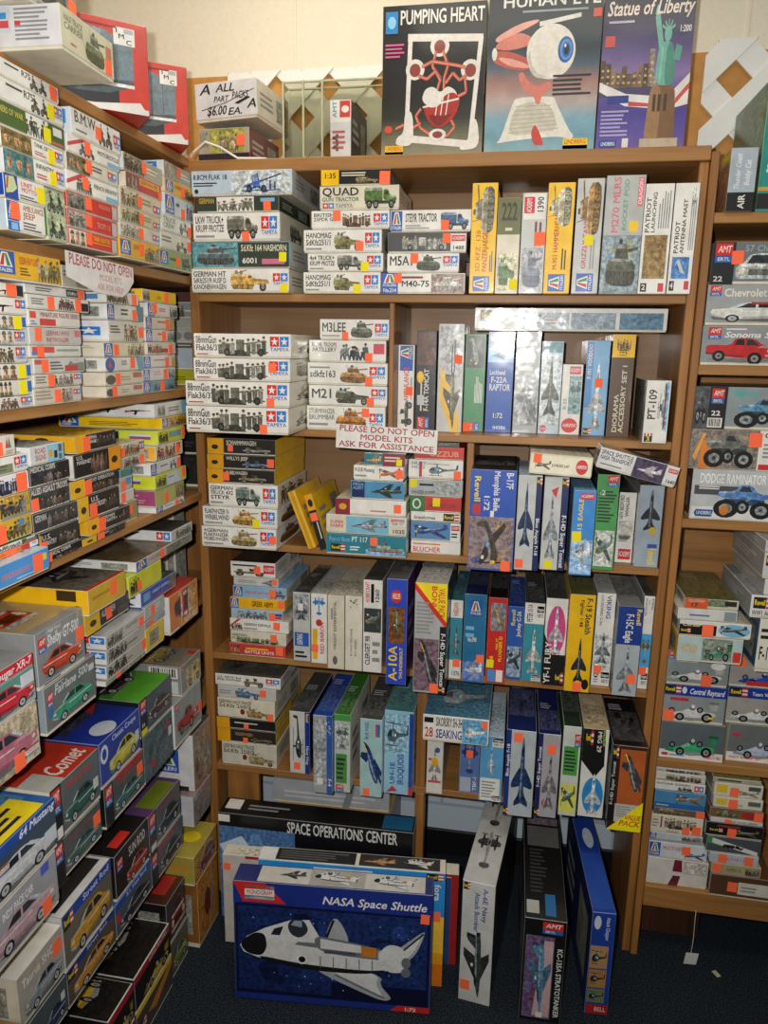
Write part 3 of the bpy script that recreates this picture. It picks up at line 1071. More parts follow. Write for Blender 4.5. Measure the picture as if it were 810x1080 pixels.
DATA = [
('military_vehicle_kit_box', 'white box with tan gun half-track, bottom of leftmost stack on the top row', 'kit boxes in the leftmost stack on the top row', 's', -0.7853, 2.205, 1.99, 0.2848, 0.3, 0.0644, -0.0031, 0.0, 0.0, 'w/l/c;T,222,.02,.1,.36,.9,GERMAN HT|SdKfz251/9 AUSF D|KANONENWAGEN;I,half,c8a050,.4,.06,.82,.98;G,tam,.84,.3,.99,.8;Sy,.95,.2'),
('tank_kit_box', 'teal box with self-propelled gun, fourth in leftmost stack on the top row', 'kit boxes in the leftmost stack on the top row', 's', -0.7823, 2.205, 2.0555, 0.2848, 0.3, 0.0695, 0.0005, 0.0, 0.0, 't/d/l;B,4a8a9a,6aa0a0,.01,.04,.48,.96;I,tank,5a6a6a,.04,.08,.46,.92;R,e,.48,.04,.99,.96;T,c,.51,.6,.97,.9,Sd.Kfz 164 NASHORN;T,w,.52,.15,.68,.4,6001;R,i,.72,.15,.95,.35;Sy,.93,.42'),
('truck_kit_box', 'white box with grey canvas truck, third in leftmost stack on the top row', 'kit boxes in the leftmost stack on the top row', 's', -0.7922, 2.205, 2.126, 0.2511, 0.3, 0.0742, -0.0016, 0.0, 0.0, 'w/l/c;TAM,LKW TRUCK+|KRUPP PROTZE,truck,6a6c5c;So,.61,.14;e:I,truck,6a6c5c,.3,.15,.7,.8'),
('figure_kit_box', 'green box with soldiers and orange sticker, second in leftmost stack on the top row', 'kit boxes in the leftmost stack on the top row', 's', -0.7869, 2.205, 2.2014, 0.2363, 0.3, 0.0415, 0.0012, 0.0, 0.0, 'e/v;R,w,.25,.05,.7,.95;I,figs,8a8c7a,.26,.06,.69,.94;T,c8a040,.03,.5,.22,.9,GERMAN;R,s,.78,.62,.95,.85;So,.86,.38'),
('field_gun_kit_box', 'pale box with blue field gun, top of leftmost stack on the top row', 'kit boxes in the leftmost stack on the top row', 's', -0.7746, 2.205, 2.2439, 0.2864, 0.3, 0.0641, 0.0015, 0.0, 0.0, 'q/d/l;T,k,.02,.62,.36,.86,8.8CM FLAK 18;L,k,.02,.36,.3,.56,2;B,c9cec8,b9c4cc,.4,.04,.98,.96;I,gun,3a6ab0,.5,.08,.9,.95;E,k,.03,.1,.07,.28'),
('military_vehicle_kit_box', 'white box with half-track and yellow sticker, bottom of second stack on the top row', 'kit boxes in the second stack on the top row', 's', -0.4998, 2.19, 1.99, 0.2182, 0.22, 0.0565, -0.0052, 0.0, 0.0, 'w/c;TAM,HANOMAG|SdKfz251/1,half,8a8450;Sy,.7,.2;e:I,half,8a8450,.2,.1,.8,.9'),
('truck_kit_box', 'white box with small grey truck, fifth in second stack on the top row', 'kit boxes in the second stack on the top row', 's', -0.4902, 2.19, 2.0476, 0.2117, 0.22, 0.0481, -0.0058, 0.0, 0.0, 'w/c;TAM,4x4 TRUCK+|KRUPP PROTZE,truck,7a7a70;Sy,.76,.25'),
('military_vehicle_kit_box', 'white box with camouflaged half-track, fourth in second stack on the top row', 'kit boxes in the second stack on the top row', 's', -0.499, 2.19, 2.0967, 0.2178, 0.22, 0.0598, 0.004, 0.0, 0.0, 'w/c;TAM,HANOMAG|SdKfz251/1,half,8a8450;So,.72,.3;e:I,half,8a8450,.2,.1,.8,.9'),
('field_gun_kit_box', 'white box with gun crew and horses, third in second stack on the top row', 'kit boxes in the second stack on the top row', 's', -0.4771, 2.19, 2.1576, 0.2157, 0.22, 0.0475, -0.0029, 0.0, 0.0, 'w/c;T,3a4a40,.03,.42,.38,.88,BRITISH|25PDR GUN;I,guncrew,8a6a50,.4,.1,.78,.92;G,tam,.8,.16,.98,.82;So,.33,.76'),
('truck_kit_box', 'cream box with green tractor, second in second stack on the top row', 'kit boxes in the second stack on the top row', 's', -0.4525, 2.19, 2.2062, 0.2175, 0.22, 0.0613, -0.0032, 0.0, 0.0, 'c/c/c*;T,222,.03,.55,.5,.95,QUAD;T,3a6a50,.03,.34,.5,.54,GUN TRACTOR;G,tamo,.04,.08,.18,.3;T,7a8a9a,.2,.08,.42,.28,TAMIYA;I,truck,5a7a3a,.56,.04,.98,.96'),
('military_vehicle_kit_box', 'small dark box with yellow left end, top of second stack on the top row', 'kit boxes in the second stack on the top row', 's', -0.464, 2.19, 2.2686, 0.188, 0.22, 0.0394, 0.0059, 0.0, 0.0, 'k/d/d*;R,y,.0,.0,.26,1;T,k,.04,.4,.22,.8,1:35;L,c,.3,.55,.66,.85,2;I,half,8a7a50,.5,.1,.85,.6;So,.96,.3,.034'),
('tank_kit_box', 'pale box with white motor carriage, bottom of third stack on the top row', 'kit boxes in the third stack on the top row', 's', -0.2751, 2.19, 1.99, 0.2269, 0.22, 0.0532, -0.0004, 0.0, 0.0, 'w/l/l;G,ita,.0,.3,.2,1;R,2a5ab0,.0,.0,.2,.3;T,w,.02,.05,.18,.28,No.214;T,k,.24,.3,.58,.66,M40-75;L,m,.24,.7,.56,.9,1;B,7a3030,c0b8b0,.6,.04,.99,.96;I,tank,d8d4c8,.62,.1,.98,.9;So,.2,.84'),
('tank_kit_box', 'white box with green light tank, third in third stack on the top row', 'kit boxes in the third stack on the top row', 's', -0.2771, 2.19, 2.0443, 0.1944, 0.22, 0.05, 0.004, 0.0, 0.0, 'w/c;T,222,.03,.3,.38,.9,M5A1;I,tank,5a6448,.4,.06,.76,.96;G,tam,.78,.3,.98,.86;So,.38,.8'),
('field_gun_kit_box', 'dark box with grey horse team, second in third stack on the top row', 'kit boxes in the third stack on the top row', 's', -0.267, 2.19, 2.0954, 0.2124, 0.22, 0.0521, -0.0003, 0.0, 0.0, 'd/d/k*;I,guncrew,b0b0a8,.18,.1,.78,.94;R,w,.8,.08,.99,.92;G,aca,.81,.55,.98,.85;T,k,.82,.12,.97,.35,1488;So,.75,.7'),
('truck_kit_box', 'white box with steel blue tractor, top of third stack on the top row', 'kit boxes in the third stack on the top row', 's', -0.2592, 2.19, 2.1486, 0.2157, 0.22, 0.055, 0.0017, 0.0, 0.0, 'w/l/l*;ITA,STEYR TRACTOR,truck,4a6a90;So,.68,.3'),
('tank_kit_box', 'yellow box with grey tank destroyer at top, standing on the top row', 'kit boxes standing on the top row', 'b', -0.1165, 2.18, 1.99, 0.0653, 0.24, 0.273, 0.0, 0.0, 0.0, 'y/d/f@u*;G,ita,.02,.2,.16,.86;Tn,b83020,.2,.58,.58,.8,SD.KFZ. 138;T,b83020,.2,.3,.6,.54,PANZERJAEGER;L,k,.2,.1,.4,.24,2;I,tank,9a9478,.54,.06,.99,.96'),
('military_vehicle_kit_box', 'olive box with pale band and green scout car, standing on the top row', 'kit boxes standing on the top row', 'b', -0.0523, 2.18, 1.99, 0.0597, 0.24, 0.2364, 0.0, 0.0, 0.0, 'v/v/v@u;R,c,.0,.02,.62,.98;B,b8c4a8,d8c8a0,.03,.08,.42,.92;Id,half,5a7a4a,.06,.14,.4,.88;Td,2a2c1c,.74,.16,.96,.84,222;L,c,.66,.2,.7,.8,1;Sy,.1,.2'),
('tank_kit_box', 'grey box with red maker block at top, standing on the top row', 'kit boxes standing on the top row', 'b', 0.0107, 2.18, 1.99, 0.062, 0.24, 0.247, 0.0, 0.0, 0.0, 'l/l/l@u*;R,w,.74,.06,.99,.94;G,aca,.8,.5,.96,.92;T,k,.8,.1,.96,.4,1390;B,8a98a8,c0b8a8,.02,.06,.46,.94;Id,tank,6a7484,.04,.1,.44,.9;L,m,.48,.14,.76,.5,2;So,.55,.14,.034'),
('tank_kit_box', 'yellow box with armoured missile carrier, standing on the top row', 'kit boxes standing on the top row', 'b', 0.0763, 2.18, 1.99, 0.0661, 0.24, 0.2698, 0.0, 0.0, 0.0, 'y/y/f@u;G,ita,.02,.2,.18,.84;T,b83020,.22,.5,.74,.72,M-901 HAMMERHEAD;L,k,.22,.18,.44,.4,2;I,tank,c8c0a0,.6,.06,.98,.96'),
('tank_kit_box', 'crinkly wrapped white box with tan tank, standing on the top row', 'kit boxes standing on the top row', 'b', 0.1474, 2.18, 1.99, 0.0655, 0.24, 0.2782, 0.0, 0.0, 0.0, 'l/l/l@u*;G,ita,.02,.2,.18,.84;T,c03050,.22,.5,.66,.7,GRIZZLY TANK;L,a,.22,.2,.5,.4,2;I,tank,b08a50,.5,.04,.99,.96;Sy,.47,.46'),
('tank_kit_box', 'wide box with grey top, red title and launcher, standing on the top row', 'kit boxes standing on the top row', 'b', 0.2313, 2.18, 1.99, 0.0932, 0.24, 0.2832, 0.0, 0.0, 0.0, 'a/l/l;B,7aa0c0,9a9a78,.0,.0,1,.5;I,tank,5a5e48,.1,.04,.95,.48;R,b0b4b0,.0,.5,1,1;Tu,d06878,.18,.52,.4,.99,M270 MLRS;Tu,5a9a78,.46,.54,.6,.97,ROCKET POD;R,y,.66,.53,.88,.62;R,e07080,.82,.74,.97,.98;Tu,w,.84,.76,.95,.97,DRAGON'),
('model_kit_box', 'white box with brown photo and shorter title, standing on the top row', 'kit boxes standing on the top row', 'b', 0.3137, 2.18, 1.99, 0.0684, 0.24, 0.2625, 0.0, 0.0, 0.0, 'w/l/l@u;B,7a5a30,a8905a,.14,.1,.54,.9;L,a,.6,.08,.96,.5,5;T,4a4a42,.56,.74,.96,.94,PATRIOT;T,4a4a42,.56,.56,.98,.72,LAUNCHING;R,222,.02,.7,.1,.92;Td,w,.03,.74,.09,.88,2;R,c84040,.02,.1,.1,.3'),
('model_kit_box', 'white box with blue sky photo, standing on the top row', 'kit boxes standing on the top row', 'b', 0.3786, 2.18, 1.99, 0.0568, 0.24, 0.2625, 0.0, 0.0, 0.0, 'w/l/n@u;B,3a6ab0,5a90c8,.14,.16,.34,.88;P,c8c4b8,.18,.3,.32,.6,.3,.7,.2,.5;L,a,.4,.06,.9,.3,3;T,3a3a38,.37,.66,.78,.88,PATRIOT;T,3a3a38,.37,.42,.92,.62,ANTENNA MAST;I,swirl,a,.78,.1,.97,.34;R,222,.03,.72,.12,.92;Td,w,.04,.76,.11,.88,4;R,c84040,.04,.1,.12,.3'),
('field_gun_kit_box', 'white field gun box, sticker low, bottom of leftmost stack on the second row', 'kit boxes in the leftmost stack on the second row', 's', -0.7589, 2.0859, 1.61, 0.2949, 0.3, 0.0723, -0.0042, 0.0, 0.0, 'w/v/c;T,222,.02,.55,.24,.92,88mmGun;T,222,.02,.26,.28,.56,Flak36/37;L,r,.03,.1,.2,.2,1;I,guncrew,6a6a5c,.25,.06,.78,.96;G,tam,.79,.28,.98,.9;So,.76,.2;e:I,gun,7a7250,.2,.2,.8,.9'),
('field_gun_kit_box', 'wider white field gun box, third in leftmost stack on the second row', 'kit boxes in the leftmost stack on the second row', 's', -0.757, 2.0859, 1.6834, 0.2962, 0.3, 0.0672, 0.0016, 0.0, 0.0, 'w/v/c;T,222,.02,.55,.24,.92,88mmGun;T,222,.02,.26,.28,.56,Flak36/37;L,r,.03,.1,.2,.2,1;I,guncrew,6a6a5c,.25,.06,.78,.96;G,tam,.79,.28,.98,.9;So,.82,.2;e:I,gun,7a7250,.2,.2,.8,.9'),
('field_gun_kit_box', 'white field gun box with orange sticker, second in leftmost stack on the second row', 'kit boxes in the leftmost stack on the second row', 's', -0.7429, 2.0859, 1.7517, 0.2722, 0.3, 0.0605, 0.0044, 0.0, 0.0, 'w/v/c;T,222,.02,.55,.24,.92,88mmGun;T,222,.02,.26,.28,.56,Flak36/37;L,r,.03,.1,.2,.2,1;I,guncrew,6a6a5c,.25,.06,.78,.96;G,tam,.79,.28,.98,.9;So,.82,.62;e:I,guncrew,7a7250,.2,.2,.8,.9'),
('field_gun_kit_box', 'white box with field gun crew, top of leftmost stack on the second row', 'kit boxes in the leftmost stack on the second row', 's', -0.739, 2.0859, 1.8133, 0.2723, 0.3, 0.0633, 0.0003, 0.0, 0.0, 'w/v/c;T,222,.02,.55,.24,.92,88mmGun;T,222,.02,.26,.28,.56,Flak36/37;L,r,.03,.1,.2,.2,1;I,guncrew,6a6a5c,.25,.06,.78,.96;G,tam,.79,.28,.98,.9;e:I,gun,7a7250,.2,.2,.8,.9'),
('tank_kit_box', 'white box with orange assault tank, bottom of second stack on the second row', 'kit boxes in the second stack on the second row', 's', -0.4925, 2.21, 1.61, 0.232, 0.22, 0.0694, 0.0029, 0.0, 0.0, 'w/c;T,7a7a70,.03,.4,.36,.9,STURMPANZER|BRUMMBAR;L,a,.03,.14,.34,.34,1;I,tank,c08030,.36,.06,.78,.96;G,tam,.8,.2,.97,.74;So,.75,.76'),
('military_vehicle_kit_box', 'white box with olive half-track truck, fourth in second stack on the second row', 'kit boxes in the second stack on the second row', 's', -0.487, 2.21, 1.6805, 0.2295, 0.22, 0.0577, 0.0021, 0.0, 0.0, 'w/c;T,4a4c40,.03,.3,.32,.86,M21;I,half,5a5e48,.34,.06,.8,.94;G,tam,.8,.34,.98,.86;So,.79,.2'),
('tank_kit_box', 'white box with orange-tan gun carrier, third in second stack on the second row', 'kit boxes in the second stack on the second row', 's', -0.4879, 2.21, 1.7393, 0.2335, 0.22, 0.063, -0.0052, 0.0, 0.0, 'w/c;T,4a4c40,.03,.3,.36,.66,sdkfz163;L,a,.03,.7,.36,.86,1;I,tank,b8884a,.4,.06,.76,.92;G,tam,.78,.3,.97,.84;So,.77,.2'),
('figure_kit_box', 'white box with grey troop crowd, second in second stack on the second row', 'kit boxes in the second stack on the second row', 's', -0.4888, 2.21, 1.8034, 0.2231, 0.22, 0.0612, 0.0031, 0.0, 0.0, 'w/c*;T,5a5a54,.04,.45,.36,.9,ROYAL TROOPS|ARTILLERY;I,figs,4a5a6a,.4,.08,.8,.94;R,c84858,.84,.4,.98,.86;So,.78,.24'),
('tank_kit_box', 'white box with olive medium tank, top of second stack on the second row', 'kit boxes in the second stack on the second row', 's', -0.4688, 2.21, 1.8656, 0.1985, 0.22, 0.0566, 0.0011, 0.0, 0.0, 'w/c;T,4a4c40,.03,.32,.38,.86,M3LEE;L,a,.03,.14,.3,.26,1;I,tank,7a8068,.44,.06,.78,.96;G,tam,.8,.16,.98,.8;So,.37,.16,.022'),
('jeep_kit_box', 'slim white box with red title and jeep, standing on the second row', 'kit boxes standing on the second row', 'b', -0.3307, 2.2918, 1.61, 0.0476, 0.22, 0.2445, 0.0, 0.0, 0.0, 'w/l/l@u;G,ita,.82,.1,.99,.9;R,2a5ab0,.7,.1,.82,.9;T,d04040,.34,.3,.74,.66,AMBULANCE;L,a,.36,.1,.64,.24,1;I,jeep,5a6448,.02,.1,.36,.9;So,.46,.3'),
('model_kit_box', 'black box with small pictures and red badge, standing on the second row', 'kit boxes standing on the second row', 'b', -0.2714, 2.2801, 1.61, 0.0573, 0.22, 0.2862, 0.0, 0.0, 0.0, 'k/d/d@u*;B,7a4020,302820,.66,.06,.98,.94;T,w,.2,.3,.62,.6,F-14A TOMCAT;L,c,.2,.64,.5,.8,1;G,amt,.02,.3,.14,.9;R,l,.26,.56,.36,.92;E,y,.48,.6,.6,.95'),
('plane_kit_box', 'tall grey box with camouflaged jet nose, standing on the second row', 'kit boxes standing on the second row', 'b', -0.1991, 2.2621, 1.61, 0.0726, 0.22, 0.3045, 0.0, 0.0, 0.0, 'l/a/a@u*;B,9a9ea0,c4c6c0,.5,.06,.98,.94;L,k,.56,.3,.94,.5,2;P,e8b83a,.0,.4,.3,.9,.62,.9,.5,.6,.1,.1,.0,.1;I,jet,6a6a4c,.02,.08,.56,.8;So,.68,.2'),
('plane_kit_box', 'green box with dark photo panel, standing on the second row', 'kit boxes standing on the second row', 'b', -0.1319, 2.2939, 1.61, 0.0585, 0.22, 0.2784, 0.0, 0.0, 0.0, '4a9060/e/e@u;R,d,.66,.06,.98,.94;I,prop,8a9a80,.68,.1,.97,.9;L,w,.3,.1,.6,.5,6;G,amt,.01,.2,.1,.86;So,.04,.9'),
('plane_kit_box', 'bright blue box with centred jet title, standing on the second row', 'kit boxes standing on the second row', 'b', -0.0602, 2.2967, 1.61, 0.0744, 0.22, 0.2857, 0.0, 0.0, 0.0, '2458b0/b/n;G,rev,.06,.88,.9,.97;R,s,.02,.7,.98,.84;I,jet,4a6a90,.1,.72,.9,.83;T,w,.1,.57,.7,.63,Lockheed;T,w,.16,.49,.76,.56,F-22A;T,w,.1,.41,.9,.49,RAPTOR;T,w,.26,.14,.66,.2,1:72;T,w,.3,.03,.8,.07,04386'),
('plane_kit_box', 'silvery wrapped box with monochrome jet, standing on the second row', 'kit boxes standing on the second row', 'b', 0.016, 2.3, 1.61, 0.0692, 0.22, 0.2866, 0.0, 0.0, 0.0, 'x/x/x*;L,w,.1,.6,.8,.92,4;B,6a7278,d0d4d4,.02,.08,.98,.5;I,jetdiag,7a8488,.05,.1,.95,.5'),
('plane_kit_box', 'teal topped box with camouflaged plane, standing on the second row', 'kit boxes standing on the second row', 'b', 0.0831, 2.3, 1.61, 0.0591, 0.22, 0.261, 0.0, 0.0, 0.0, 'q/q/q*;R,t,.04,.88,.96,.99;B,b8ccd4,d8dcd8,.03,.1,.97,.86;I,jetup,4a5240,.05,.2,.95,.86;G,air,.1,.02,.4,.1'),
('plane_kit_box', 'short white box with round red logo, standing on the second row', 'kit boxes standing on the second row', 'b', 0.1421, 2.3, 1.61, 0.0556, 0.22, 0.1984, 0.0, 0.0, 0.0, 'w/x/l*;G,aca,.35,.86,.9,.97;Tu,2a9a90,.1,.36,.3,.84,B-25;B,a8c4c0,6a9aa0,.36,.3,.96,.84;I,propup,4a6a70,.4,.34,.95,.82;G,air,.08,.03,.88,.24'),
('plane_kit_box', 'pale blue box with white jet and sticker, standing on the second row', 'kit boxes standing on the second row', 'b', 0.2082, 2.3, 1.61, 0.0619, 0.22, 0.2647, 0.0, 0.0, 0.0, 's/x/l*;R,4a8ac8,.02,.3,.3,.98;Tu,w,.06,.6,.26,.96,F-101 VOODOO;I,jetup,d8dcdc,.16,.05,.96,.8;G,rev,.04,.01,.4,.08;So,.6,.56'),
('figure_kit_box', 'brown box with yellow top band, standing on the second row', 'kit boxes standing on the second row', 'b', 0.2747, 2.3, 1.61, 0.0601, 0.22, 0.2812, 0.0, 0.0, 0.0, '5a4432/e/u@u*;R,y,.78,.0,1,1;Id,figs,7a5a20,.84,.2,.96,.8;T,k,.79,.3,.86,.7,1:35;T,d8d0b8,.04,.52,.68,.78,DIORAMA;T,d8d0b8,.04,.24,.78,.5,ACCESSORY SET I'),
('ship_kit_box', 'short white box showing a grey boat, standing on the second row', 'kit boxes standing on the second row', 'b', 0.3538, 2.1569, 1.61, 0.0607, 0.2, 0.1637, 0.0, 0.0, 0.0, 'w/l/d@u*;T,222,.38,.5,.86,.9,PT-109;L,a,.4,.36,.8,.48,2;I,ship,5a6664,.2,.06,.98,.5;G,rev,.02,.6,.16,.94;e:B,3a4844,5a6a64,.02,.04,.98,.96'),
('space_shuttle_kit_box', 'long pale box with panoramic pictures, lying across standing boxes on the second row', 'flat boxes lying on standing ones', 's', 0.1207, 2.28, 1.8974, 0.5164, 0.22, 0.062, 0.0, 0.0, 0.0, 'w/l/l*;G,rev,.03,.4,.12,.9;L,a,.13,.6,.34,.85,2;B,7a98b0,b0c0c8,.26,.1,.5,.8;I,shuttle,8a94a0,.28,.1,.49,.8;B,6a8aa0,a8b8c0,.51,.1,.74,.8;B,3a6a8a,6a9ab0,.76,.1,.98,.8'),
('tank_kit_box', 'white box with duller anti-aircraft tank, bottom of leftmost stack on the third row', 'kit boxes in the leftmost stack on the third row', 's', -0.8006, 2.1812, 1.255, 0.233, 0.3, 0.0636, -0.0024, 0.0, 0.0, 'w/c;TAM,+GERMAN|FLAKPANZER|MOBELWAGEN,tank,a89464;So,.96,.5;e:I,tank,7a5c38,.1,.1,.8,.9'),
('tank_kit_box', 'white box with tan anti-aircraft tank, fifth in leftmost stack on the third row', 'kit boxes in the leftmost stack on the third row', 's', -0.7955, 2.1812, 1.3197, 0.2315, 0.3, 0.0597, -0.0056, 0.0, 0.0, 'w/c;TAM,FLAKPANZER IV|WIRBELWIND,tank,c09850;Sy,.72,.24;e:I,tank,7a5c38,.1,.1,.8,.9'),
('truck_kit_box', 'white box with green cargo truck, fourth in leftmost stack on the third row', 'kit boxes in the leftmost stack on the third row', 's', -0.7849, 2.1812, 1.3804, 0.2127, 0.3, 0.0699, 0.0044, 0.0, 0.0, 'w/l/c;TAM,GERMAN|TRUCK 4X2|STEYR,truck,6a7c70;e:I,figs,6a5c44,.1,.1,.9,.9'),
('jeep_kit_box', 'black box with brown car photo, third in leftmost stack on the third row', 'kit boxes in the leftmost stack on the third row', 's', -0.7894, 2.1812, 1.4515, 0.2061, 0.3, 0.0416, -0.0003, 0.0, 0.0, '1c1a18/k/y;R,e0a010,.0,.0,.24,1;E,k,.06,.3,.16,.6;T,c,.28,.6,.6,.9,KUBELWAGEN;I,jeep,8a7a5a,.45,.06,.9,.7;So,.28,.5;e:R,y,0,0,1,1'),
('jeep_kit_box', 'black box with bluish car photo, second in leftmost stack on the third row', 'kit boxes in the leftmost stack on the third row', 's', -0.7871, 2.1812, 1.4941, 0.2074, 0.3, 0.0415, 0.0026, 0.0, 0.0, '1c1a18/k/y;R,e0a010,.0,.0,.24,1;E,k,.06,.3,.16,.6;T,c,.28,.6,.6,.9,WILLYS JEEP;I,jeep,5a7a9a,.5,.06,.9,.7;So,.93,.5;e:R,y,0,0,1,1'),
('jeep_kit_box', 'black box with orange end, top of leftmost stack on the third row', 'kit boxes in the leftmost stack on the third row', 's', -0.7859, 2.1812, 1.5368, 0.2064, 0.3, 0.0464, 0.0045, 0.0, 0.0, '1c1a18/k/y;R,e0a010,.0,.0,.24,1;E,k,.06,.3,.16,.6;T,c,.28,.55,.72,.9,SCHWIMMWAGEN;I,jeep,8a8a7a,.5,.06,.95,.55;So,.34,.4,.02;e:R,y,0,0,1,1'),
('ship_kit_box', 'teal box with patrol boat, bottom of second stack on the third row', 'kit boxes in the second stack on the third row', 's', -0.4177, 2.1819, 1.255, 0.2368, 0.28, 0.062, 0.0026, 0.0, 0.0, '2a8090/t/d*;T,w,.32,.6,.52,.9,PT 117;T,s,.04,.6,.3,.86,Patrol Boat;G,rev,.06,.15,.24,.5;L,w,.3,.2,.45,.45,2;I,ship,7a8a7a,.5,.06,.98,.9;So,.6,.7'),
('plane_kit_box', 'pale box with silver jet on blue, fifth in second stack on the third row', 'kit boxes in the second stack on the third row', 's', -0.418, 2.1819, 1.3181, 0.2362, 0.28, 0.0558, 0.0051, 0.0, 0.0, 'c/c/l;R,7ab8d0,.25,.06,.78,.94;I,jet,8a98a0,.28,.12,.76,.88;T,c84040,.05,.3,.22,.7,SUPER|SABRE;G,has,.8,.55,.98,.9;T,222,.82,.12,.98,.36,1035'),
('model_kit_box', 'white box with maroon left end, fourth in second stack on the third row', 'kit boxes in the second stack on the third row', 's', -0.4048, 2.1819, 1.375, 0.2061, 0.28, 0.0464, -0.0013, 0.0, 0.0, 'w/c/m;R,8a2434,.0,.0,.21,1;E,d8a030,.05,.3,.16,.7;L,i,.5,.2,.75,.4,1;So,.88,.5'),
('plane_kit_box', 'blue box with dark attack plane, third in second stack on the third row', 'kit boxes in the second stack on the third row', 's', -0.3859, 2.1819, 1.4225, 0.1543, 0.28, 0.0533, 0.0036, 0.0, 0.0, '4a90b8/n/d*;R,n,.02,.1,.26,.95;T,s,.04,.5,.24,.9,PEGA|ALERT;I,jet,2a3c34,.36,.1,.95,.92'),
('plane_kit_box', 'white box with orange fighter plane, second in second stack on the third row', 'kit boxes in the second stack on the third row', 's', -0.3834, 2.1819, 1.4768, 0.1429, 0.28, 0.0428, -0.0007, 0.0, 0.0, 'w/c;T,222,.03,.55,.42,.86,P-51B Mustang;L,a,.03,.2,.3,.44,1;I,prop,b8683a,.5,.06,.97,.95;So,.92,.5'),
('plane_kit_box', 'small teal and maroon box, top of second stack on the third row', 'kit boxes in the second stack on the third row', 's', -0.3667, 2.1819, 1.5207, 0.116, 0.28, 0.0356, 0.0052, 0.0, 0.0, 't/d/d*;R,8a3038,.45,.0,1,1;I,jet,c8a050,.04,.1,.44,.9;L,c,.5,.3,.95,.8,2;Sy,.86,.3,.02'),
('model_kit_box', 'white box with red title, bottom of third stack on the third row', 'kit boxes in the third stack on the third row', 's', -0.2218, 2.243, 1.255, 0.1462, 0.28, 0.0396, 0.0045, 0.0, 0.0, 'w/l;T,d03838,.04,.1,.6,.55,BLUCHER;L,o,.04,.66,.9,.86,1'),
('plane_kit_box', 'blue box with bent-wing plane, seventh in third stack on the third row', 'kit boxes in the third stack on the third row', 's', -0.2223, 2.243, 1.2957, 0.1455, 0.28, 0.0556, -0.0048, 0.0, 0.0, '5a88b8/n;I,prop,3a4a80,.05,.06,.78,.94;R,w,.8,.0,1,1;G,aca,.82,.6,.98,.88;L,k,.82,.2,.96,.5,2'),
('model_kit_box', 'white box with black title, sixth in third stack on the third row', 'kit boxes in the third stack on the third row', 's', -0.2235, 2.243, 1.3525, 0.1448, 0.28, 0.0292, -0.0044, 0.0, 0.0, 'w/l;T,222,.06,.2,.5,.6,Stratofortress;G,rev,.66,.15,.98,.9'),
('model_kit_box', 'red box with round green badge, fifth in third stack on the third row', 'kit boxes in the third stack on the third row', 's', -0.225, 2.243, 1.3827, 0.1492, 0.28, 0.044, -0.0034, 0.0, 0.0, 'c83030/g/r;R,3a7a40,.0,.0,.3,1;E,w,.05,.15,.22,.85;E,3a7a40,.08,.25,.19,.75;T,3a4a30,.36,.25,.9,.6,ARMORED CAR;Sy,.52,.65'),
('model_kit_box', 'silvery box with yellow sticker, fourth in third stack on the third row', 'kit boxes in the third stack on the third row', 's', -0.2273, 2.243, 1.4278, 0.1565, 0.28, 0.0499, 0.0056, 0.0, 0.0, 'x/l/l*;L,k,.2,.55,.5,.8,1;T,d,.06,.1,.5,.34,PANZER KAMPF;R,e8d800,.02,.5,.16,.98;B,8a9490,b4b8b4,.52,.1,.95,.9'),
('helicopter_kit_box', 'white box with grey helicopter, third in third stack on the third row', 'kit boxes in the third stack on the third row', 's', -0.2278, 2.243, 1.4788, 0.1575, 0.28, 0.0556, -0.0008, 0.0, 0.0, 'w/c;Tn,222,.06,.5,.34,.9,HUEY|HOG;R,b03040,.2,.1,.25,.9;I,heli,6a7a7c,.34,.08,.92,.94;So,.9,.2'),
('model_kit_box', 'red box with upside-down white title, second in third stack on the third row', 'kit boxes in the third stack on the third row', 's', -0.2197, 2.243, 1.5355, 0.1421, 0.28, 0.0359, 0.0015, 0.0, 0.0, 'c8301e/r/r;T,d8a080,.3,.2,.9,.7,OZZUB;L,w,.1,.75,.3,.9,1'),
('plane_kit_box', 'small dark box with green plane, top of third stack on the third row', 'kit boxes in the third stack on the third row', 's', -0.1957, 2.243, 1.5725, 0.0669, 0.28, 0.013, -0.0024, 0.0, 0.0, 'd/k/k;I,prop,5a6a5a,.1,.1,.9,.9'),
('model_kit_box', 'yellow edged box leaning nearest the third row left stack', 'yellow boxes leaning on the third row', 'b', -0.583, 2.19, 1.261, 0.0227, 0.26, 0.1806, 0.0, -0.3636, 0.0, 'e0b020/y/y@u;R,c89010,.0,.3,1,.7'),
('model_kit_box', 'dark box leaning right of the yellow edged one, third row', 'yellow boxes leaning on the third row', 'b', -0.5471, 2.195, 1.2601, 0.0239, 0.27, 0.1701, 0.0, -0.2893, 0.0, '1c1a18/y/y@u;R,e0a010,.72,.0,1,1;E,k,.78,.2,.92,.8;L,c,.2,.2,.6,.5,1;So,.6,.6'),
('plane_kit_box', 'large blue box with brown bomber picture, standing on the third row', 'kit boxes standing on the third row', 'b', -0.0582, 2.1158, 1.255, 0.1227, 0.28, 0.2785, 0.0, 0.0, 0.0, '2050b0/k/n;B,b09060,4a5a90,.02,.02,.98,.54;Iu,prop,4a4038,.15,.05,.9,.52;Td,f0d020,.08,.68,.24,.94,Revell;R,c82a24,.08,.56,.24,.66;Td,w,.3,.58,.44,.76,1:72;Td,w,.5,.6,.66,.99,Memphis Belle;Td,w,.76,.82,.94,.98,B-17F;R,w,.46,.54,.54,.6;So,.84,.05,.03'),
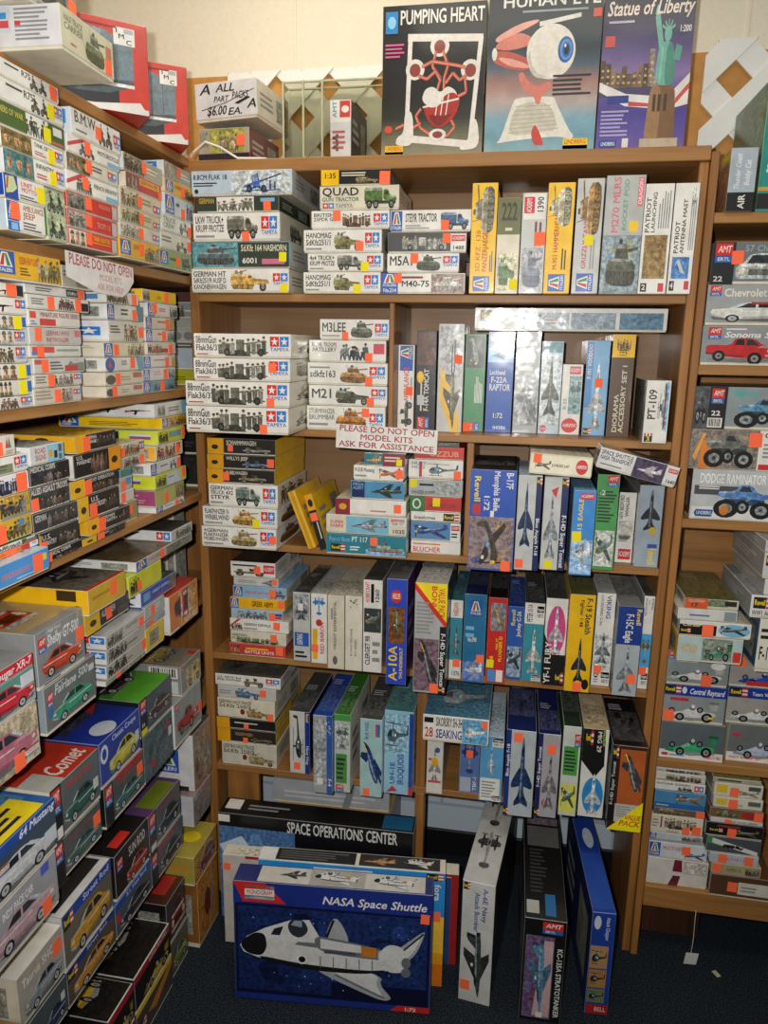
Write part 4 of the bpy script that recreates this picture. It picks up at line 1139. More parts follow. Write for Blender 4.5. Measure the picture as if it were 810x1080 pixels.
('plane_kit_box', 'pale box with blue aerobatic jet and navy strip, standing on the third row', 'kit boxes standing on the third row', 'b', 0.039, 2.1419, 1.255, 0.0634, 0.28, 0.2634, 0.0, 0.0, 0.0, 'l/q/n;R,n,.76,.0,1,.96;Td,w,.8,.05,.96,.56,Blue Angels F-18;G,rev,.76,.9,.99,.99;I,jetup,26406a,.04,.25,.74,.95;So,.2,.07'),
('plane_kit_box', 'pale box with grey swing-wing jet, standing on the third row', 'kit boxes standing on the third row', 'b', 0.1091, 2.1584, 1.255, 0.0641, 0.28, 0.2599, 0.0, 0.0, 0.0, 'l/q/n;R,n,.72,.0,1,.96;Td,w,.76,.03,.98,.6,F-14D Super Tomcat;I,jetup,a0a8ac,.05,.12,.7,.9;P,c83030,.3,.86,.5,.78,.6,.9;G,rev,.72,.9,.99,.99;Sy,.34,.06'),
('plane_kit_box', 'bright sky blue box with jet, standing on the third row', 'kit boxes standing on the third row', 'b', 0.1822, 2.1259, 1.255, 0.0578, 0.28, 0.2322, 0.0, 0.0, 0.0, '3a88d0/s/s;B,5aa0dc,c8dce8,.02,.02,.98,.42;I,jet,c8d0d4,.05,.1,.95,.46;Tu,f0d020,.24,.46,.48,.94,F-15 EAGLE;G,aca,.3,.9,.9,.97;Sy,.24,.46,.03'),
('plane_kit_box', 'green box with red maker badge on top, standing on the third row', 'kit boxes standing on the third row', 'b', 0.2467, 2.1909, 1.255, 0.058, 0.28, 0.2674, 0.0, 0.0, 0.0, '4a9a50/e/e;L,e,.1,.5,.9,.84,10;G,amt,.45,.88,.95,.99;T,w,.14,.78,.4,.84,:2;B,a8b4a8,e4e2da,.06,.04,.94,.42;I,prop,6a7a6a,.08,.06,.92,.4'),
('ship_kit_box', 'white box with old sailing ship, standing on the third row', 'kit boxes standing on the third row', 'b', 0.3127, 2.28, 1.255, 0.0479, 0.28, 0.2048, 0.0, 0.0, 0.0, 'w/d/d*;Tu,222,.08,.62,.34,.96,NEW BEDFORD;Tu,222,.4,.66,.64,.94,WHALER;B,b0b8b8,d0d0c8,.1,.3,.9,.6;I,sail,6a6458,.12,.32,.88,.6;G,aca,.2,.05,.9,.2'),
('plane_kit_box', 'grey box with dark four-engine plane, standing on the third row', 'kit boxes standing on the third row', 'b', 0.3704, 2.2472, 1.255, 0.0643, 0.28, 0.2334, 0.0, 0.0, 0.0, 'a0b0bc/d/l*;I,jetup,343c44,.1,.45,.95,.97;E,d0b030,.5,.4,.8,.5;Td,f0d020,.5,.03,.9,.26,Revell;R,2a5ab0,.5,.24,.9,.29'),
('plane_kit_box', 'cream box with small plane and round red logo, tilted across standing third row boxes', 'flat boxes lying on standing ones', 's', 0.1141, 2.14, 1.5194, 0.1633, 0.26, 0.0558, 0.0, 0.0495, 0.0, 'd8cfae/c/c;R,e8e2c8,.02,.08,.98,.92;I,prop,6a6250,.08,.2,.36,.7;T,222,.36,.4,.64,.56,JUNKERS Ju87;G,air,.74,.14,.93,.86;So,.12,.88'),
('plane_kit_box', 'long white and purple box sloping down over the third row right end', 'flat boxes lying on standing ones', 's', 0.3008, 2.041, 1.5285, 0.2038, 0.112, 0.054, 0.0, 0.2361, 0.0, 'd8d8d8/d/l*;T,222,.02,.42,.42,.92,SPACE SHUTTLE|NASA TRANSPORT;L,a,.04,.16,.34,.32,1;B,5a4a6a,302a40,.45,.02,.84,.98;I,jet,c8c4c8,.48,.2,.82,.8;G,aca,.87,.66,.99,.86;T,222,.87,.12,.99,.34,1640'),
('figure_kit_box', 'red box with white lettering, bottom of leftmost stack on the fourth row', 'kit boxes in the leftmost stack on the fourth row', 's', -0.7755, 2.2247, 0.885, 0.1852, 0.26, 0.0404, 0.0001, 0.0, 0.0, 'c83a30/r;R,e8b010,.3,.55,.7,.7;T,w,.28,.2,.8,.5,BATTLE UNITS;I,faces,8a5a40,.02,.08,.2,.92;So,.9,.6,.03'),
('field_gun_kit_box', 'white and green box with gunners, seventh in leftmost stack on the fourth row', 'kit boxes in the leftmost stack on the fourth row', 's', -0.7705, 2.2247, 0.9265, 0.1832, 0.26, 0.0405, -0.0014, 0.0, 0.0, 'c/c;I,guncrew,6a7a50,.1,.05,.9,.6;T,3a5a30,.02,.3,.3,.8,GERMAN|AA TROOP;So,.78,.6'),
('figure_kit_box', 'white box with red corner stripe, sixth in leftmost stack on the fourth row', 'kit boxes in the leftmost stack on the fourth row', 's', -0.7667, 2.2247, 0.9681, 0.1928, 0.26, 0.0401, -0.0018, 0.0, 0.0, 'w/c;P,c84040,.0,.4,.14,1,.2,1,.0,.2;T,222,.24,.45,.7,.7,GREEN DEVILS;I,figs,6a6a50,.02,.06,.22,.7;L,a,.24,.14,.6,.36,1;So,.8,.6'),
('figure_kit_box', 'blue grey box, fifth in leftmost stack on the fourth row', 'kit boxes in the leftmost stack on the fourth row', 's', -0.7738, 2.2247, 1.0093, 0.1693, 0.26, 0.0319, 0.001, 0.0, 0.0, 'a0bcc8/q/l*;I,figs,7a8a90,.1,.06,.7,.94;R,c84040,.86,.2,.99,.45;R,b,.86,.5,.99,.75;So,.8,.4'),
('model_kit_box', 'yellow and blue box, fourth in leftmost stack on the fourth row', 'kit boxes in the leftmost stack on the fourth row', 's', -0.7719, 2.2247, 1.0423, 0.1779, 0.26, 0.0348, 0.001, 0.0, 0.0, 'e8b010/y/y;G,ita,.01,.05,.16,.95;T,k,.4,.2,.8,.8,GREEK ARMY;So,.94,.6'),
('truck_kit_box', 'pale blue box, third in leftmost stack on the fourth row', 'kit boxes in the leftmost stack on the fourth row', 's', -0.7635, 2.2247, 1.0782, 0.1736, 0.26, 0.0396, 0.0049, 0.0, 0.0, '8ab0cc/s/l*;G,ita,.02,.1,.18,.9;T,c85060,.24,.35,.66,.65,Kfz.69 prime;I,truck,6a7a88,.68,.1,.99,.9;So,.74,.5'),
('plane_kit_box', 'thin grey box, second in leftmost stack on the fourth row', 'kit boxes in the leftmost stack on the fourth row', 's', -0.7746, 2.2247, 1.1189, 0.1449, 0.26, 0.0265, 0.0022, 0.0, 0.0, 'l/l/l*;L,a,.1,.3,.6,.7,2;I,jet,6a7478,.6,.1,.98,.9;So,.92,.6,.02'),
('jeep_kit_box', 'white box with tan jeep, top of leftmost stack on the fourth row', 'kit boxes in the leftmost stack on the fourth row', 's', -0.7838, 2.2247, 1.1464, 0.1445, 0.26, 0.0491, 0.0051, 0.0, 0.0, 'w/3a3028/l;I,jeep,7a6a48,.04,.08,.8,.6;L,k,.05,.66,.6,.86,1;G,aca,.74,.3,.98,.84;So,.6,.5;t:B,3a3028,5a4a3a,.05,.1,.6,.9'),
('plane_kit_box', 'slim box with plane picture over blue title panel, standing on the fourth row', 'kit boxes standing on the fourth row', 'b', -0.6281, 2.2434, 0.885, 0.0541, 0.3, 0.2252, 0.0, 0.0, 0.0, 'l/d/l*;R,2a5ab0,.08,.22,.92,.42;Tu,w,.2,.24,.6,.4,LIGHTNING;B,8a9098,b0b4b4,.06,.6,.94,.98;I,jetup,5a6468,.1,.6,.9,.96;R,w,.3,.74,.6,.84;L,k,.1,.04,.9,.16,2'),
('plane_kit_box', 'slim white box with blue aircraft and red title, standing on the fourth row', 'kit boxes standing on the fourth row', 'b', -0.5708, 2.237, 0.885, 0.0502, 0.3, 0.2271, 0.0, 0.0, 0.0, 'w/l/c;I,propup,2a7ac0,.08,.68,.92,.98;Tu,c83030,.55,.14,.85,.6,RED BARON;E,c83030,.3,.54,.7,.64;R,e8b010,.1,.06,.4,.5;So,.24,.22'),
('model_kit_box', 'plain cream box with grey portrait, standing on the fourth row', 'kit boxes standing on the fourth row', 'b', -0.5103, 2.2081, 0.885, 0.0513, 0.3, 0.2357, 0.0, 0.0, 0.0, 'd4cdb8/c/c;Tu,5a5648,.35,.26,.55,.92,WRIGHT EXPERIMENTAL;L,a,.2,.6,.34,.9,1;E,6a675c,.3,.06,.6,.18'),
('model_kit_box', 'plain white box with round crest, standing on the fourth row', 'kit boxes standing on the fourth row', 'b', -0.4553, 2.2072, 0.885, 0.0519, 0.3, 0.238, 0.0, 0.0, 0.0, 'dcd6c4/c/c;I,swirl,5a5a54,.2,.84,.8,.98;Tu,6a665a,.3,.2,.44,.8,FLYING MACHINE;Tu,6a665a,.55,.2,.7,.7,KIT SERIES'),
('plane_kit_box', 'white box with black photo band, standing on the fourth row', 'kit boxes standing on the fourth row', 'b', -0.3975, 2.2071, 0.885, 0.0577, 0.3, 0.2923, 0.0, 0.0, 0.0, 'w/d/l*;R,3a4040,.05,.44,.95,.7;I,prop,6a6c5c,.1,.46,.9,.68;Tu,c83030,.1,.76,.36,.98,HOBBYCRAFT;Tu,222,.62,.76,.86,.96,1260;R,k,.4,.76,.56,.96;Tu,222,.1,.08,.4,.4,CLERGET 9B;L,a,.5,.1,.9,.36,3'),
('plane_kit_box', 'bright blue box with large yellow title, standing on the fourth row', 'kit boxes standing on the fourth row', 'b', -0.3143, 2.1395, 0.885, 0.0593, 0.3, 0.3225, 0.0, 0.0, 0.0, '2a48b8/d/p;E,d02c24,.2,.78,.72,.9;T,w,.28,.81,.66,.87,HELLER;B,a06020,402818,.1,.4,.88,.74;Iu,jet,6a6440,.14,.42,.86,.72;Tu,f0d020,.1,.04,.62,.37,A-10A;Tu,f0d020,.66,.06,.84,.36,THUNDERBOLT'),
('plane_kit_box', 'wide box with yellow value banner over grey jet, standing on the fourth row', 'kit boxes standing on the fourth row', 'b', -0.2135, 2.1061, 0.885, 0.09, 0.3, 0.3279, 0.0, 0.0, 0.0, 'a8aaa8/a/k;R,k,.8,.0,1,.62;P,f0d818,.0,1,1,1,1,.62;P,d03028,.0,1,.0,.94,.94,.62,1,.62,1,.66;Td,d03028,.5,.72,.7,.98,BONUS;Td,d03028,.7,.7,.95,.96,VALUE PACK;L,8a8c8a,.06,.54,.6,.84,9;B,8a6070,5a5a60,.02,.02,.78,.5;I,jetdiag,3a3c40,.1,.05,.76,.5;Td,w,.82,.06,.98,.56,F-14D Super Tomcat;G,rev,.8,.01,1,.07;So,.66,.05,.03'),
('plane_kit_box', 'narrow teal box behind the value pack, standing on the fourth row', 'kit boxes standing on the fourth row', 'b', -0.1491, 2.2187, 0.885, 0.0351, 0.3, 0.2454, 0.0, 0.0, 0.0, '3a8a98/t/l*;R,w,.0,.78,1,1;R,w,.0,.0,1,.24;Tu,c83030,.2,.8,.7,.97,HASEGAWA;I,jetup,6a8088,.1,.3,.95,.74;T,222,.2,.03,.9,.1,1376;So,.6,.2'),
('plane_kit_box', 'blue box with white triangular logo at top, standing on the fourth row', 'kit boxes standing on the fourth row', 'b', -0.0946, 2.2015, 0.885, 0.0639, 0.3, 0.2734, 0.0, 0.0, 0.0, '2a7098/n/t*;G,ita,.24,.76,.8,.93;L,s,.1,.5,.6,.66,2;T,w,.2,.46,.6,.52,No.098;B,4a6ab0,7a90c8,.02,.02,.98,.24;I,jet,c8d0d8,.05,.05,.95,.28;So,.8,.28'),
('plane_kit_box', 'red box with yellow title and jet picture, standing on the fourth row', 'kit boxes standing on the fourth row', 'b', -0.0303, 2.2106, 0.885, 0.0544, 0.3, 0.2646, 0.0, 0.0, 0.0, 'c82a24/k/r;B,4a7ab0,b09060,.14,.62,.9,.94;I,jetdiag,8a7a50,.18,.64,.86,.92;Tu,f0d020,.16,.2,.38,.58,1/48;Tu,f0d020,.62,.26,.82,.56,FLOGGER D;Tu,f0d020,.46,.4,.6,.58,MIG 27;R,4a90d0,.1,.02,.5,.16;R,w,.55,.02,.9,.16;Sy,.1,.23'),
('plane_kit_box', 'narrow blue box with yellow maker logo, standing on the fourth row', 'kit boxes standing on the fourth row', 'b', 0.0222, 2.246, 0.885, 0.0457, 0.3, 0.2298, 0.0, 0.0, 0.0, '2a58a8/b/n;Tu,f0d020,.2,.74,.5,.96,Revell;Tu,w,.55,.6,.85,.94,Jockey C-36;B,a8b4c0,6a88a8,.05,.04,.95,.46;I,prop,3a4a50,.05,.1,.95,.46'),
('plane_kit_box', 'teal box with silver plane and white top, standing on the fourth row', 'kit boxes standing on the fourth row', 'b', 0.0751, 2.2455, 0.885, 0.0564, 0.3, 0.2448, 0.0, 0.0, 0.0, '3a90a0/d/l;R,w,.0,.74,1,1;Tu,222,.1,.76,.44,.98,PETER 011A;G,has,.6,.8,.98,.97;I,jetup,c8ccc8,.1,.1,.98,.7;G,has,.5,.01,.98,.09'),
('plane_kit_box', 'black and white box with pink jet picture, standing on the fourth row', 'kit boxes standing on the fourth row', 'b', 0.1363, 2.2326, 0.885, 0.0615, 0.3, 0.2677, 0.0, 0.0, 0.0, 'w/d/k;R,k,.0,.0,1,.36;P,k,.0,.36,.4,.36,.0,.6;E,c84888,.1,.36,.95,.92;I,jetup,d8d0d8,.15,.36,.9,.94;Tu,w,.06,.02,.4,.5,YF-1 FURY;G,rev,.6,.03,.98,.16'),
('plane_kit_box', 'bright yellow box with dark stealth jet, standing on the fourth row', 'kit boxes standing on the fourth row', 'b', 0.2034, 2.203, 0.885, 0.0695, 0.3, 0.2941, 0.0, 0.0, 0.0, 'eab810/v/y;Td,222,.62,.6,.9,.97,F-19 Stealth;Td,222,.42,.66,.58,.95,Fighter 1:48;I,jetup,38383a,.2,.1,.86,.58;E,k,.68,.03,.96,.14;So,.5,.05,.03'),
('plane_kit_box', 'white box with blue title and grey jet, standing on the fourth row', 'kit boxes standing on the fourth row', 'b', 0.2744, 2.2579, 0.885, 0.0518, 0.3, 0.2854, 0.0, 0.0, 0.0, 'w/l/l;Td,3a5a98,.5,.7,.78,.98,VIKING;Td,5a5a5a,.2,.6,.36,.98,LOCKHEED S-3A;B,b8c0c4,d8d8d4,.05,.14,.95,.56;I,jetup,7a8488,.05,.24,.95,.6;Tu,222,.1,.03,.4,.14,1142;G,has,.5,.02,.97,.16;So,.3,.18'),
('plane_kit_box', 'navy topped box with pale grey jet, standing on the fourth row', 'kit boxes standing on the fourth row', 'b', 0.3352, 2.2044, 0.885, 0.0661, 0.3, 0.2688, 0.0, 0.0, 0.0, 'a8b0b4/a/n;R,1c3a88,.0,.58,1,1;Td,w,.3,.6,.66,.92,F-15C Eagle;Td,f0d020,.72,.8,.96,.98,Revell;I,jetup,8a949a,.1,.04,.95,.58;So,.74,.2,.03'),
('plane_kit_box', 'white and blue box with small biplane, standing on the fourth row', 'kit boxes standing on the fourth row', 'b', 0.3926, 2.2624, 0.885, 0.0287, 0.3, 0.2841, 0.0, 0.0, 0.0, 'w/d/l;R,4aa8dc,.0,.24,1,.6;I,propup,6a5a40,.05,.26,.95,.58;Td,5a5a5a,.7,.7,.92,.98,BOEING;Td,5a5a5a,.4,.74,.56,.96,P-26;Td,5a5a5a,.12,.66,.32,.98,PEASHOOTER;G,has,.3,.03,.96,.18;So,.05,.2'),
('military_vehicle_kit_box', 'film wrapped cream half-track box, bottom of leftmost stack on the fifth row', 'kit boxes in the leftmost stack on the fifth row', 's', -0.8161, 2.2458, 0.49, 0.1887, 0.28, 0.0807, 0.0043, 0.0, 0.0, 'cdc8b8/c/c*;T,4a4436,.03,.5,.6,.92,GERMAN HALF-TRACK|Sd.Kfz 250/3;I,half,a89868,.48,.05,.98,.62;E,7a2a20,.38,.25,.46,.5'),
('jeep_kit_box', 'dark box with orange end, fifth in leftmost stack on the fifth row', 'kit boxes in the leftmost stack on the fifth row', 's', -0.8229, 2.2458, 0.5718, 0.1999, 0.28, 0.0473, 0.0059, 0.0, 0.0, '2c2620/k/y;R,e0a010,.0,.0,.22,1;T,b09060,.3,.5,.6,.8,VOLKSWAGEN;I,jeep,6a6450,.55,.05,.95,.6;So,.48,.2,.02'),
('model_kit_box', 'black box with orange end and sticker, fourth in leftmost stack on the fifth row', 'kit boxes in the leftmost stack on the fifth row', 's', -0.823, 2.2458, 0.6203, 0.2016, 0.28, 0.0377, 0.0021, 0.0, 0.0, '1c1a18/k/y;R,e0a010,.0,.0,.22,1;L,c,.3,.5,.8,.7,1;So,.5,.3,.02'),
('military_vehicle_kit_box', 'cream box with tan half-track, third in leftmost stack on the fifth row', 'kit boxes in the leftmost stack on the fifth row', 's', -0.8216, 2.2458, 0.6591, 0.1958, 0.28, 0.0674, -0.004, 0.0, 0.0, 'dcd4bc/c/c;T,4a4436,.03,.5,.6,.92,GERMAN HALF-TRACK|Sd.Kfz 250/3;I,half,a88a50,.5,.05,.98,.6;E,7a2a20,.4,.2,.48,.5;So,.92,.14'),
('military_vehicle_kit_box', 'grey box with small blue vehicle, second in leftmost stack on the fifth row', 'kit boxes in the leftmost stack on the fifth row', 's', -0.8189, 2.2458, 0.7276, 0.1971, 0.28, 0.0421, 0.0043, 0.0, 0.0, 'l/l/c;I,half,5a7a98,.3,.05,.75,.95;L,a,.03,.3,.28,.7,2;So,.78,.6'),
('jeep_kit_box', 'white box with tan jeep and star logo, top of leftmost stack on the fifth row', 'kit boxes in the leftmost stack on the fifth row', 's', -0.8146, 2.2458, 0.7708, 0.2202, 0.28, 0.0396, 0.0056, 0.0, 0.0, 'w/5a5248/l;T,222,.03,.4,.4,.85,U.S. ARMY 4x4|PINK PANTHER;I,jeep,8a7a58,.42,.06,.76,.9;G,tam,.78,.3,.98,.86;t:B,3a3834,6a655c,.1,.1,.9,.9'),
('helicopter_kit_box', 'white box with dark navy helicopter and blue strip, standing on the fifth row', 'kit boxes standing on the fifth row', 'b', -0.6397, 2.2477, 0.49, 0.0669, 0.3, 0.2181, 0.0, 0.0, 0.0, 'd0d0cc/d/n*;R,1c3a88,.76,.0,1,1;Td,w,.8,.1,.96,.46,Navy Hog;Iu,heli,3a4234,.05,.2,.76,.95;Td,f0d020,.8,.84,.96,.98,Revell;So,.36,.12'),
('model_kit_box', 'film wrapped grey box with blue right edge, standing on the fifth row', 'kit boxes standing on the fifth row', 'b', -0.5384, 2.1554, 0.49, 0.0604, 0.3, 0.2635, 0.0, 0.0, 0.0, 'a0a4a6/b/b*;R,2a58a8,.7,.0,1,1;Td,w,.74,.06,.96,.2,F-4;B,8a9094,b8bcbc,.03,.1,.68,.95;I,swirl,6a88b0,.5,.7,.98,.96;R,w,.2,.12,.5,.2'),
('plane_kit_box', 'green topped box with small bomber panel, standing on the fifth row', 'kit boxes standing on the fifth row', 'b', -0.4815, 2.1729, 0.49, 0.0503, 0.3, 0.264, 0.0, 0.0, 0.0, 'b8c4b8/3a7a2a/w;R,4a9a48,.0,.92,1,1;B,d0d4d0,8a9a98,.08,.56,.92,.9;I,propup,5a6064,.1,.56,.9,.88;R,4a8a40,.1,.12,.8,.5;L,e,.16,.16,.74,.46,5;G,amt,.1,.01,.6,.1'),
('plane_kit_box', 'pale teal box with blue and yellow aerobatic jet, standing on the fifth row', 'kit boxes standing on the fifth row', 'b', -0.3902, 2.1674, 0.49, 0.068, 0.3, 0.2617, 0.0, 0.0, 0.0, 'a0c4c4/d/l;I,jetdiag,23407a,.0,.16,1,.72;R,2a68b0,.7,.78,.9,.94;R,c84040,.7,.78,.78,.94;Tu,3a5a98,.2,.74,.4,.96,BLUE ANGEL;So,.3,.06'),
('helicopter_kit_box', 'wide light blue box with helicopter, standing on the fifth row', 'kit boxes standing on the fifth row', 'b', -0.3098, 2.1973, 0.49, 0.0896, 0.3, 0.2815, 0.0, 0.0, 0.0, '90c0d8/4a8888/q;B,7ab0cc,a8ccd8,.02,.48,.84,.96;I,heli,4a5c64,.05,.54,.84,.92;R,1c48a0,.86,.0,1,.98;Tu,2a4aa0,.2,.12,.4,.5,UH-1E;Tu,2a4aa0,.46,.12,.72,.5,IROQUOIS;P,c83030,.1,.02,.3,.1,.5,.04;R,c83030,.86,.0,1,.1'),
('plane_kit_box', 'white box with red bands beneath the flat rescue helicopter box, standing on the fifth row', 'kit boxes standing on the fifth row', 'b', -0.1996, 2.2238, 0.49, 0.05, 0.3, 0.1896, 0.0, 0.0, 0.0, 'd8d4cc/l/l;I,jetup,c0b8b0,.1,.2,.9,.9;R,c84040,.1,.6,.3,.64;E,e8b010,.3,.5,.7,.66;R,c84040,.1,.2,.9,.24;E,3a5a9a,.5,.74,.8,.84'),
('plane_kit_box', 'dark blue torpedo plane box beneath the flat helicopter box, standing on the fifth row', 'kit boxes standing on the fifth row', 'b', -0.0948, 2.25, 0.49, 0.0604, 0.3, 0.1919, 0.0, 0.0, 0.0, '5a78b0/n/n;I,propup,2a3a78,.05,.3,.95,.95;Tu,w,.7,.05,.92,.4,TBF-1;R,b0b8c8,.05,.02,.6,.28;So,.5,.7'),
('plane_kit_box', 'sky blue box with jet over white panel, standing on the fifth row', 'kit boxes standing on the fifth row', 'b', -0.0267, 2.2167, 0.49, 0.0694, 0.3, 0.2203, 0.0, 0.0, 0.0, '5aa0d0/q/l;G,has,.5,.84,.98,.98;I,jetup,b8c8d4,.28,.4,.7,.86;R,w,.05,.02,.9,.36;L,a,.1,.05,.8,.32,6;G,has,.56,.01,.96,.1'),
('plane_kit_box', 'grey box with navy strip and blue jet, standing on the fifth row', 'kit boxes standing on the fifth row', 'b', 0.056, 2.1592, 0.49, 0.0848, 0.3, 0.279, 0.0, 0.0, 0.0, 'b0b8bc/n/n;R,1c3078,.0,.0,.17,1;Tu,w,.03,.46,.15,.96,Blue Angels F-18;I,jetup,24406a,.2,.12,.98,.96;G,rev,.0,.01,.18,.1;So,.4,.92,.03'),
('plane_kit_box', 'grey box with navy strip and swing-wing jet, standing on the fifth row', 'kit boxes standing on the fifth row', 'b', 0.137, 2.1707, 0.49, 0.0631, 0.3, 0.2707, 0.0, 0.0, 0.0, 'a8a4a8/n/n;R,1c2458,.0,.0,.22,1;Tu,w,.03,.36,.19,.95,F-14D Super Tomcat;I,jetup,8a8488,.26,.1,.98,.86;P,c83030,.3,.18,.44,.24,.36,.12;G,rev,.0,.01,.22,.1;So,.62,.82,.03'),
('plane_kit_box', 'pale box with green and yellow panels, standing on the fifth row', 'kit boxes standing on the fifth row', 'b', 0.2017, 2.1912, 0.49, 0.0509, 0.3, 0.2914, 0.0, 0.0, 0.0, 'c8ccc4/e/g;R,4a9a40,.1,.46,.9,.78;L,e,.16,.5,.84,.74,6;G,amt,.66,.78,.98,.92;R,d8d860,.05,.04,.95,.36;I,prop,5a6a50,.08,.06,.92,.36'),
('plane_kit_box', 'white box with black diagonal and blue oval jet, standing on the fifth row', 'kit boxes standing on the fifth row', 'b', 0.2696, 2.1983, 0.49, 0.0723, 0.3, 0.2863, 0.0, 0.0, 0.0, 'dcdcd4/z/g;P,k,.0,1,.86,1,.9,.6,.55,.46,.0,.64;Td,w,.54,.62,.74,.98,MIG 29;Td,b8d860,.76,.5,.86,.99,FULCRUM;G,rev,.1,.82,.4,.98;E,2a88c8,.12,.04,.95,.46;I,jetup,d4dce0,.2,.03,.9,.52'),
('plane_kit_box', 'wide dark box with orange picture and yellow banner, standing on the fifth row', 'kit boxes standing on the fifth row', 'b', 0.3591, 2.1512, 0.49, 0.0958, 0.3, 0.2694, 0.0, 0.0, 0.0, '3a1c18/k/k;R,b05a28,.24,.3,.96,.96;I,jetdiag,4a4c4e,.28,.46,.9,.94;R,141414,.0,.1,.16,1;Tu,c8c8c0,.03,.3,.14,.82,F-14D Super Tomcat;R,b8b8b0,.2,.1,.9,.32;L,a,.24,.16,.7,.3,5;P,f0e018,.0,.0,1,.0,1,.36;Ti,d03028,.34,.05,.94,.13,PACK;Ti,d03028,.5,.13,.96,.2,VALUE;G,rev,.02,.85,.18,.99'),
('helicopter_kit_box', 'flat white box with rescue helicopter, lying on standing boxes in the fifth row', 'flat boxes lying on standing ones', 's', -0.1347, 2.16, 0.7113, 0.1935, 0.32, 0.0845, 0.0, 0.0, 0.0, 'w/4a8098/l;R,k,.02,.7,.16,.9;T,c83030,.03,.1,.16,.55,28;T,222,.2,.55,.6,.95,SIKORSKY SH-3H;T,2a3a98,.2,.1,.6,.5,SEAKING;B,4a98c8,7ab8d8,.6,.05,.98,.95;I,heli,d8d8d0,.62,.1,.96,.9;So,.93,.8,.022;t:B,3a6a84,5a8aa0,.02,.02,.98,.98;t:I,heli,a0a8a8,.2,.1,.95,.8'),
('model_kit_box', 'long black and blue box with white space lettering, rearmost on the floor', 'large boxes on the floor', 'b', -0.5679, 2.045, 0.0, 0.6294, 0.085, 0.3854, 0.03, 0.0, 0.0, '0e0f16/141414/k;B,1c3f78,6a98c8,.0,.0,.4,.88;P,c8dce8,.0,.7,.12,.8,.2,.62,.06,.5;R,0a0a10,.44,.0,1,.8;T,d8d8d4,.36,.86,.92,.985,SPACE OPERATIONS CENTER;R,e8e4da,.0,.92,.06,.985;t:R,e8e4da,.02,.3,.1,.9;t:R,1c5a80,.84,.1,.99,.9;t:L,8a8c8c,.14,.3,.4,.7,2'),
('model_kit_box', 'white and red edged box between the black space box and blue boxes on the floor', 'large boxes on the floor', 'b', -0.4677, 1.94, 0.0, 0.7262, 0.05, 0.3168, 0.07, 0.0, 0.0, 'c8c0b4/c/m;R,2a4a80,.5,.0,.97,.96;R,a82828,.97,.0,1,.97;R,a82828,.1,.97,1,1;So,.02,.87'),
('plane_kit_box', 'blue and orange box with black pictured top, right behind the front shuttle box', 'large boxes on the floor', 'b', -0.4114, 1.86, 0.0, 0.5456, 0.06, 0.3841, 0.085, 0.0, 0.0, '2a90d8/c/s;R,e8a020,.84,.0,1,.5;R,f0c040,.84,.3,1,.62;R,e07818,.84,.0,1,.2;Td,w,.94,.76,.98,.9,fora;So,.955,.62,.034;t:R,e0e0da,.0,.1,.09,.95;t:R,1a1a1c,.09,.1,.52,.95;t:L,5a5a5a,.11,.2,.5,.85,4;t:R,2a2622,.54,.1,.97,.95;t:I,jet,b88050,.56,.2,.74,.8;t:I,shuttle,c8c8c0,.78,.2,.94,.9;G,rev,.9,.93,.99,.99;L,w,.3,.94,.7,.98,1'),
('space_shuttle_kit_box', 'dark blue box with large white space shuttle orbiter, frontmost on the floor', 'large boxes on the floor', 'b', -0.4436, 1.7617, 0.004, 0.5605, 0.075, 0.3783, 0.0906, 0.0, -0.03, '1a2a6c/1a2a6c/n;R,0a1030,.01,.05,.99,.82;B,0a1030,1c3470,.02,.08,.5,.8;B,0a1234,223c7c,.4,.2,.98,.8;I,stars,w,.03,.08,.97,.8;R,1c2f80,.0,.82,1,1;R,1c2f80,.0,.0,1,.05;P,c82a2a,.0,1,.16,1,.27,.835,.05,.835;P,c82a2a,.8,.0,1,.0,1,.05,.84,.05;G,mono,.06,.86,.21,.975;Ti,e4e4e4,.45,.85,.97,.93,NASA Space Shuttle;I,shuttle,c8c8cc,.03,.08,.97,.76;T,w,.87,.005,.96,.04,1:72;So,.965,.8,.03;t:R,c8c4bc,.12,.06,.96,.94;t:R,a8a49c,.38,.08,.66,.92;t:I,shuttle,e0e0dc,.4,.1,.64,.9;t:I,jet,3a3a38,.22,.3,.36,.8;t:I,shuttle,d8d4cc,.7,.1,.92,.9'),
('plane_kit_box', 'tall white box with twin-engine attack plane standing on the carpet', 'large boxes on the floor', 'b', -0.0114, 2.0642, 0.0, 0.0924, 0.5, 0.3987, -0.117, 0.0, 0.0, 'c8c8c4/b8b8b4/k;R,2a2a2a,.0,.0,.02,1;Td,2a4a98,.62,.66,.8,.96,A-6E Navy;Td,2a4a98,.38,.6,.56,.92,Attack Bomber;G,rev,.04,.93,.24,.99;Iu,jet,3a4040,.08,.04,.95,.6;So,.2,.14,.034;t:I,propup,3a3c3c,.1,.1,.9,.5;t:I,propup,3a3c3c,.1,.5,.9,.95;e:R,141414,0,0,1,1'),
('plane_kit_box', 'black box with pale tanker jet picture standing on the carpet', 'large boxes on the floor', 'b', 0.1433, 2.0409, 0.0, 0.1136, 0.5, 0.3327, 0.006, 0.0, 0.0, '121212/141414/k;B,7a3a50,5a6a98,.06,.03,.74,.84;P,c8a8a8,.3,.05,.72,.05,.72,.8,.5,.8;Iu,jet,5a88a8,.14,.06,.72,.8;Td,e0e0dc,.8,.06,.95,.74,KC-135A STRATOTANKER;G,amt,.44,.87,.92,.98;R,w,.4,.04,.56,.09;t:R,6a6a66,.1,.62,.95,.82;t:L,3a3a38,.15,.2,.6,.6,12;t:R,2a6aa0,.5,.03,.75,.2;t:R,b0b0a8,.05,.04,.35,.14;t:B,6a4050,8a8a98,.1,.84,.95,.99'),
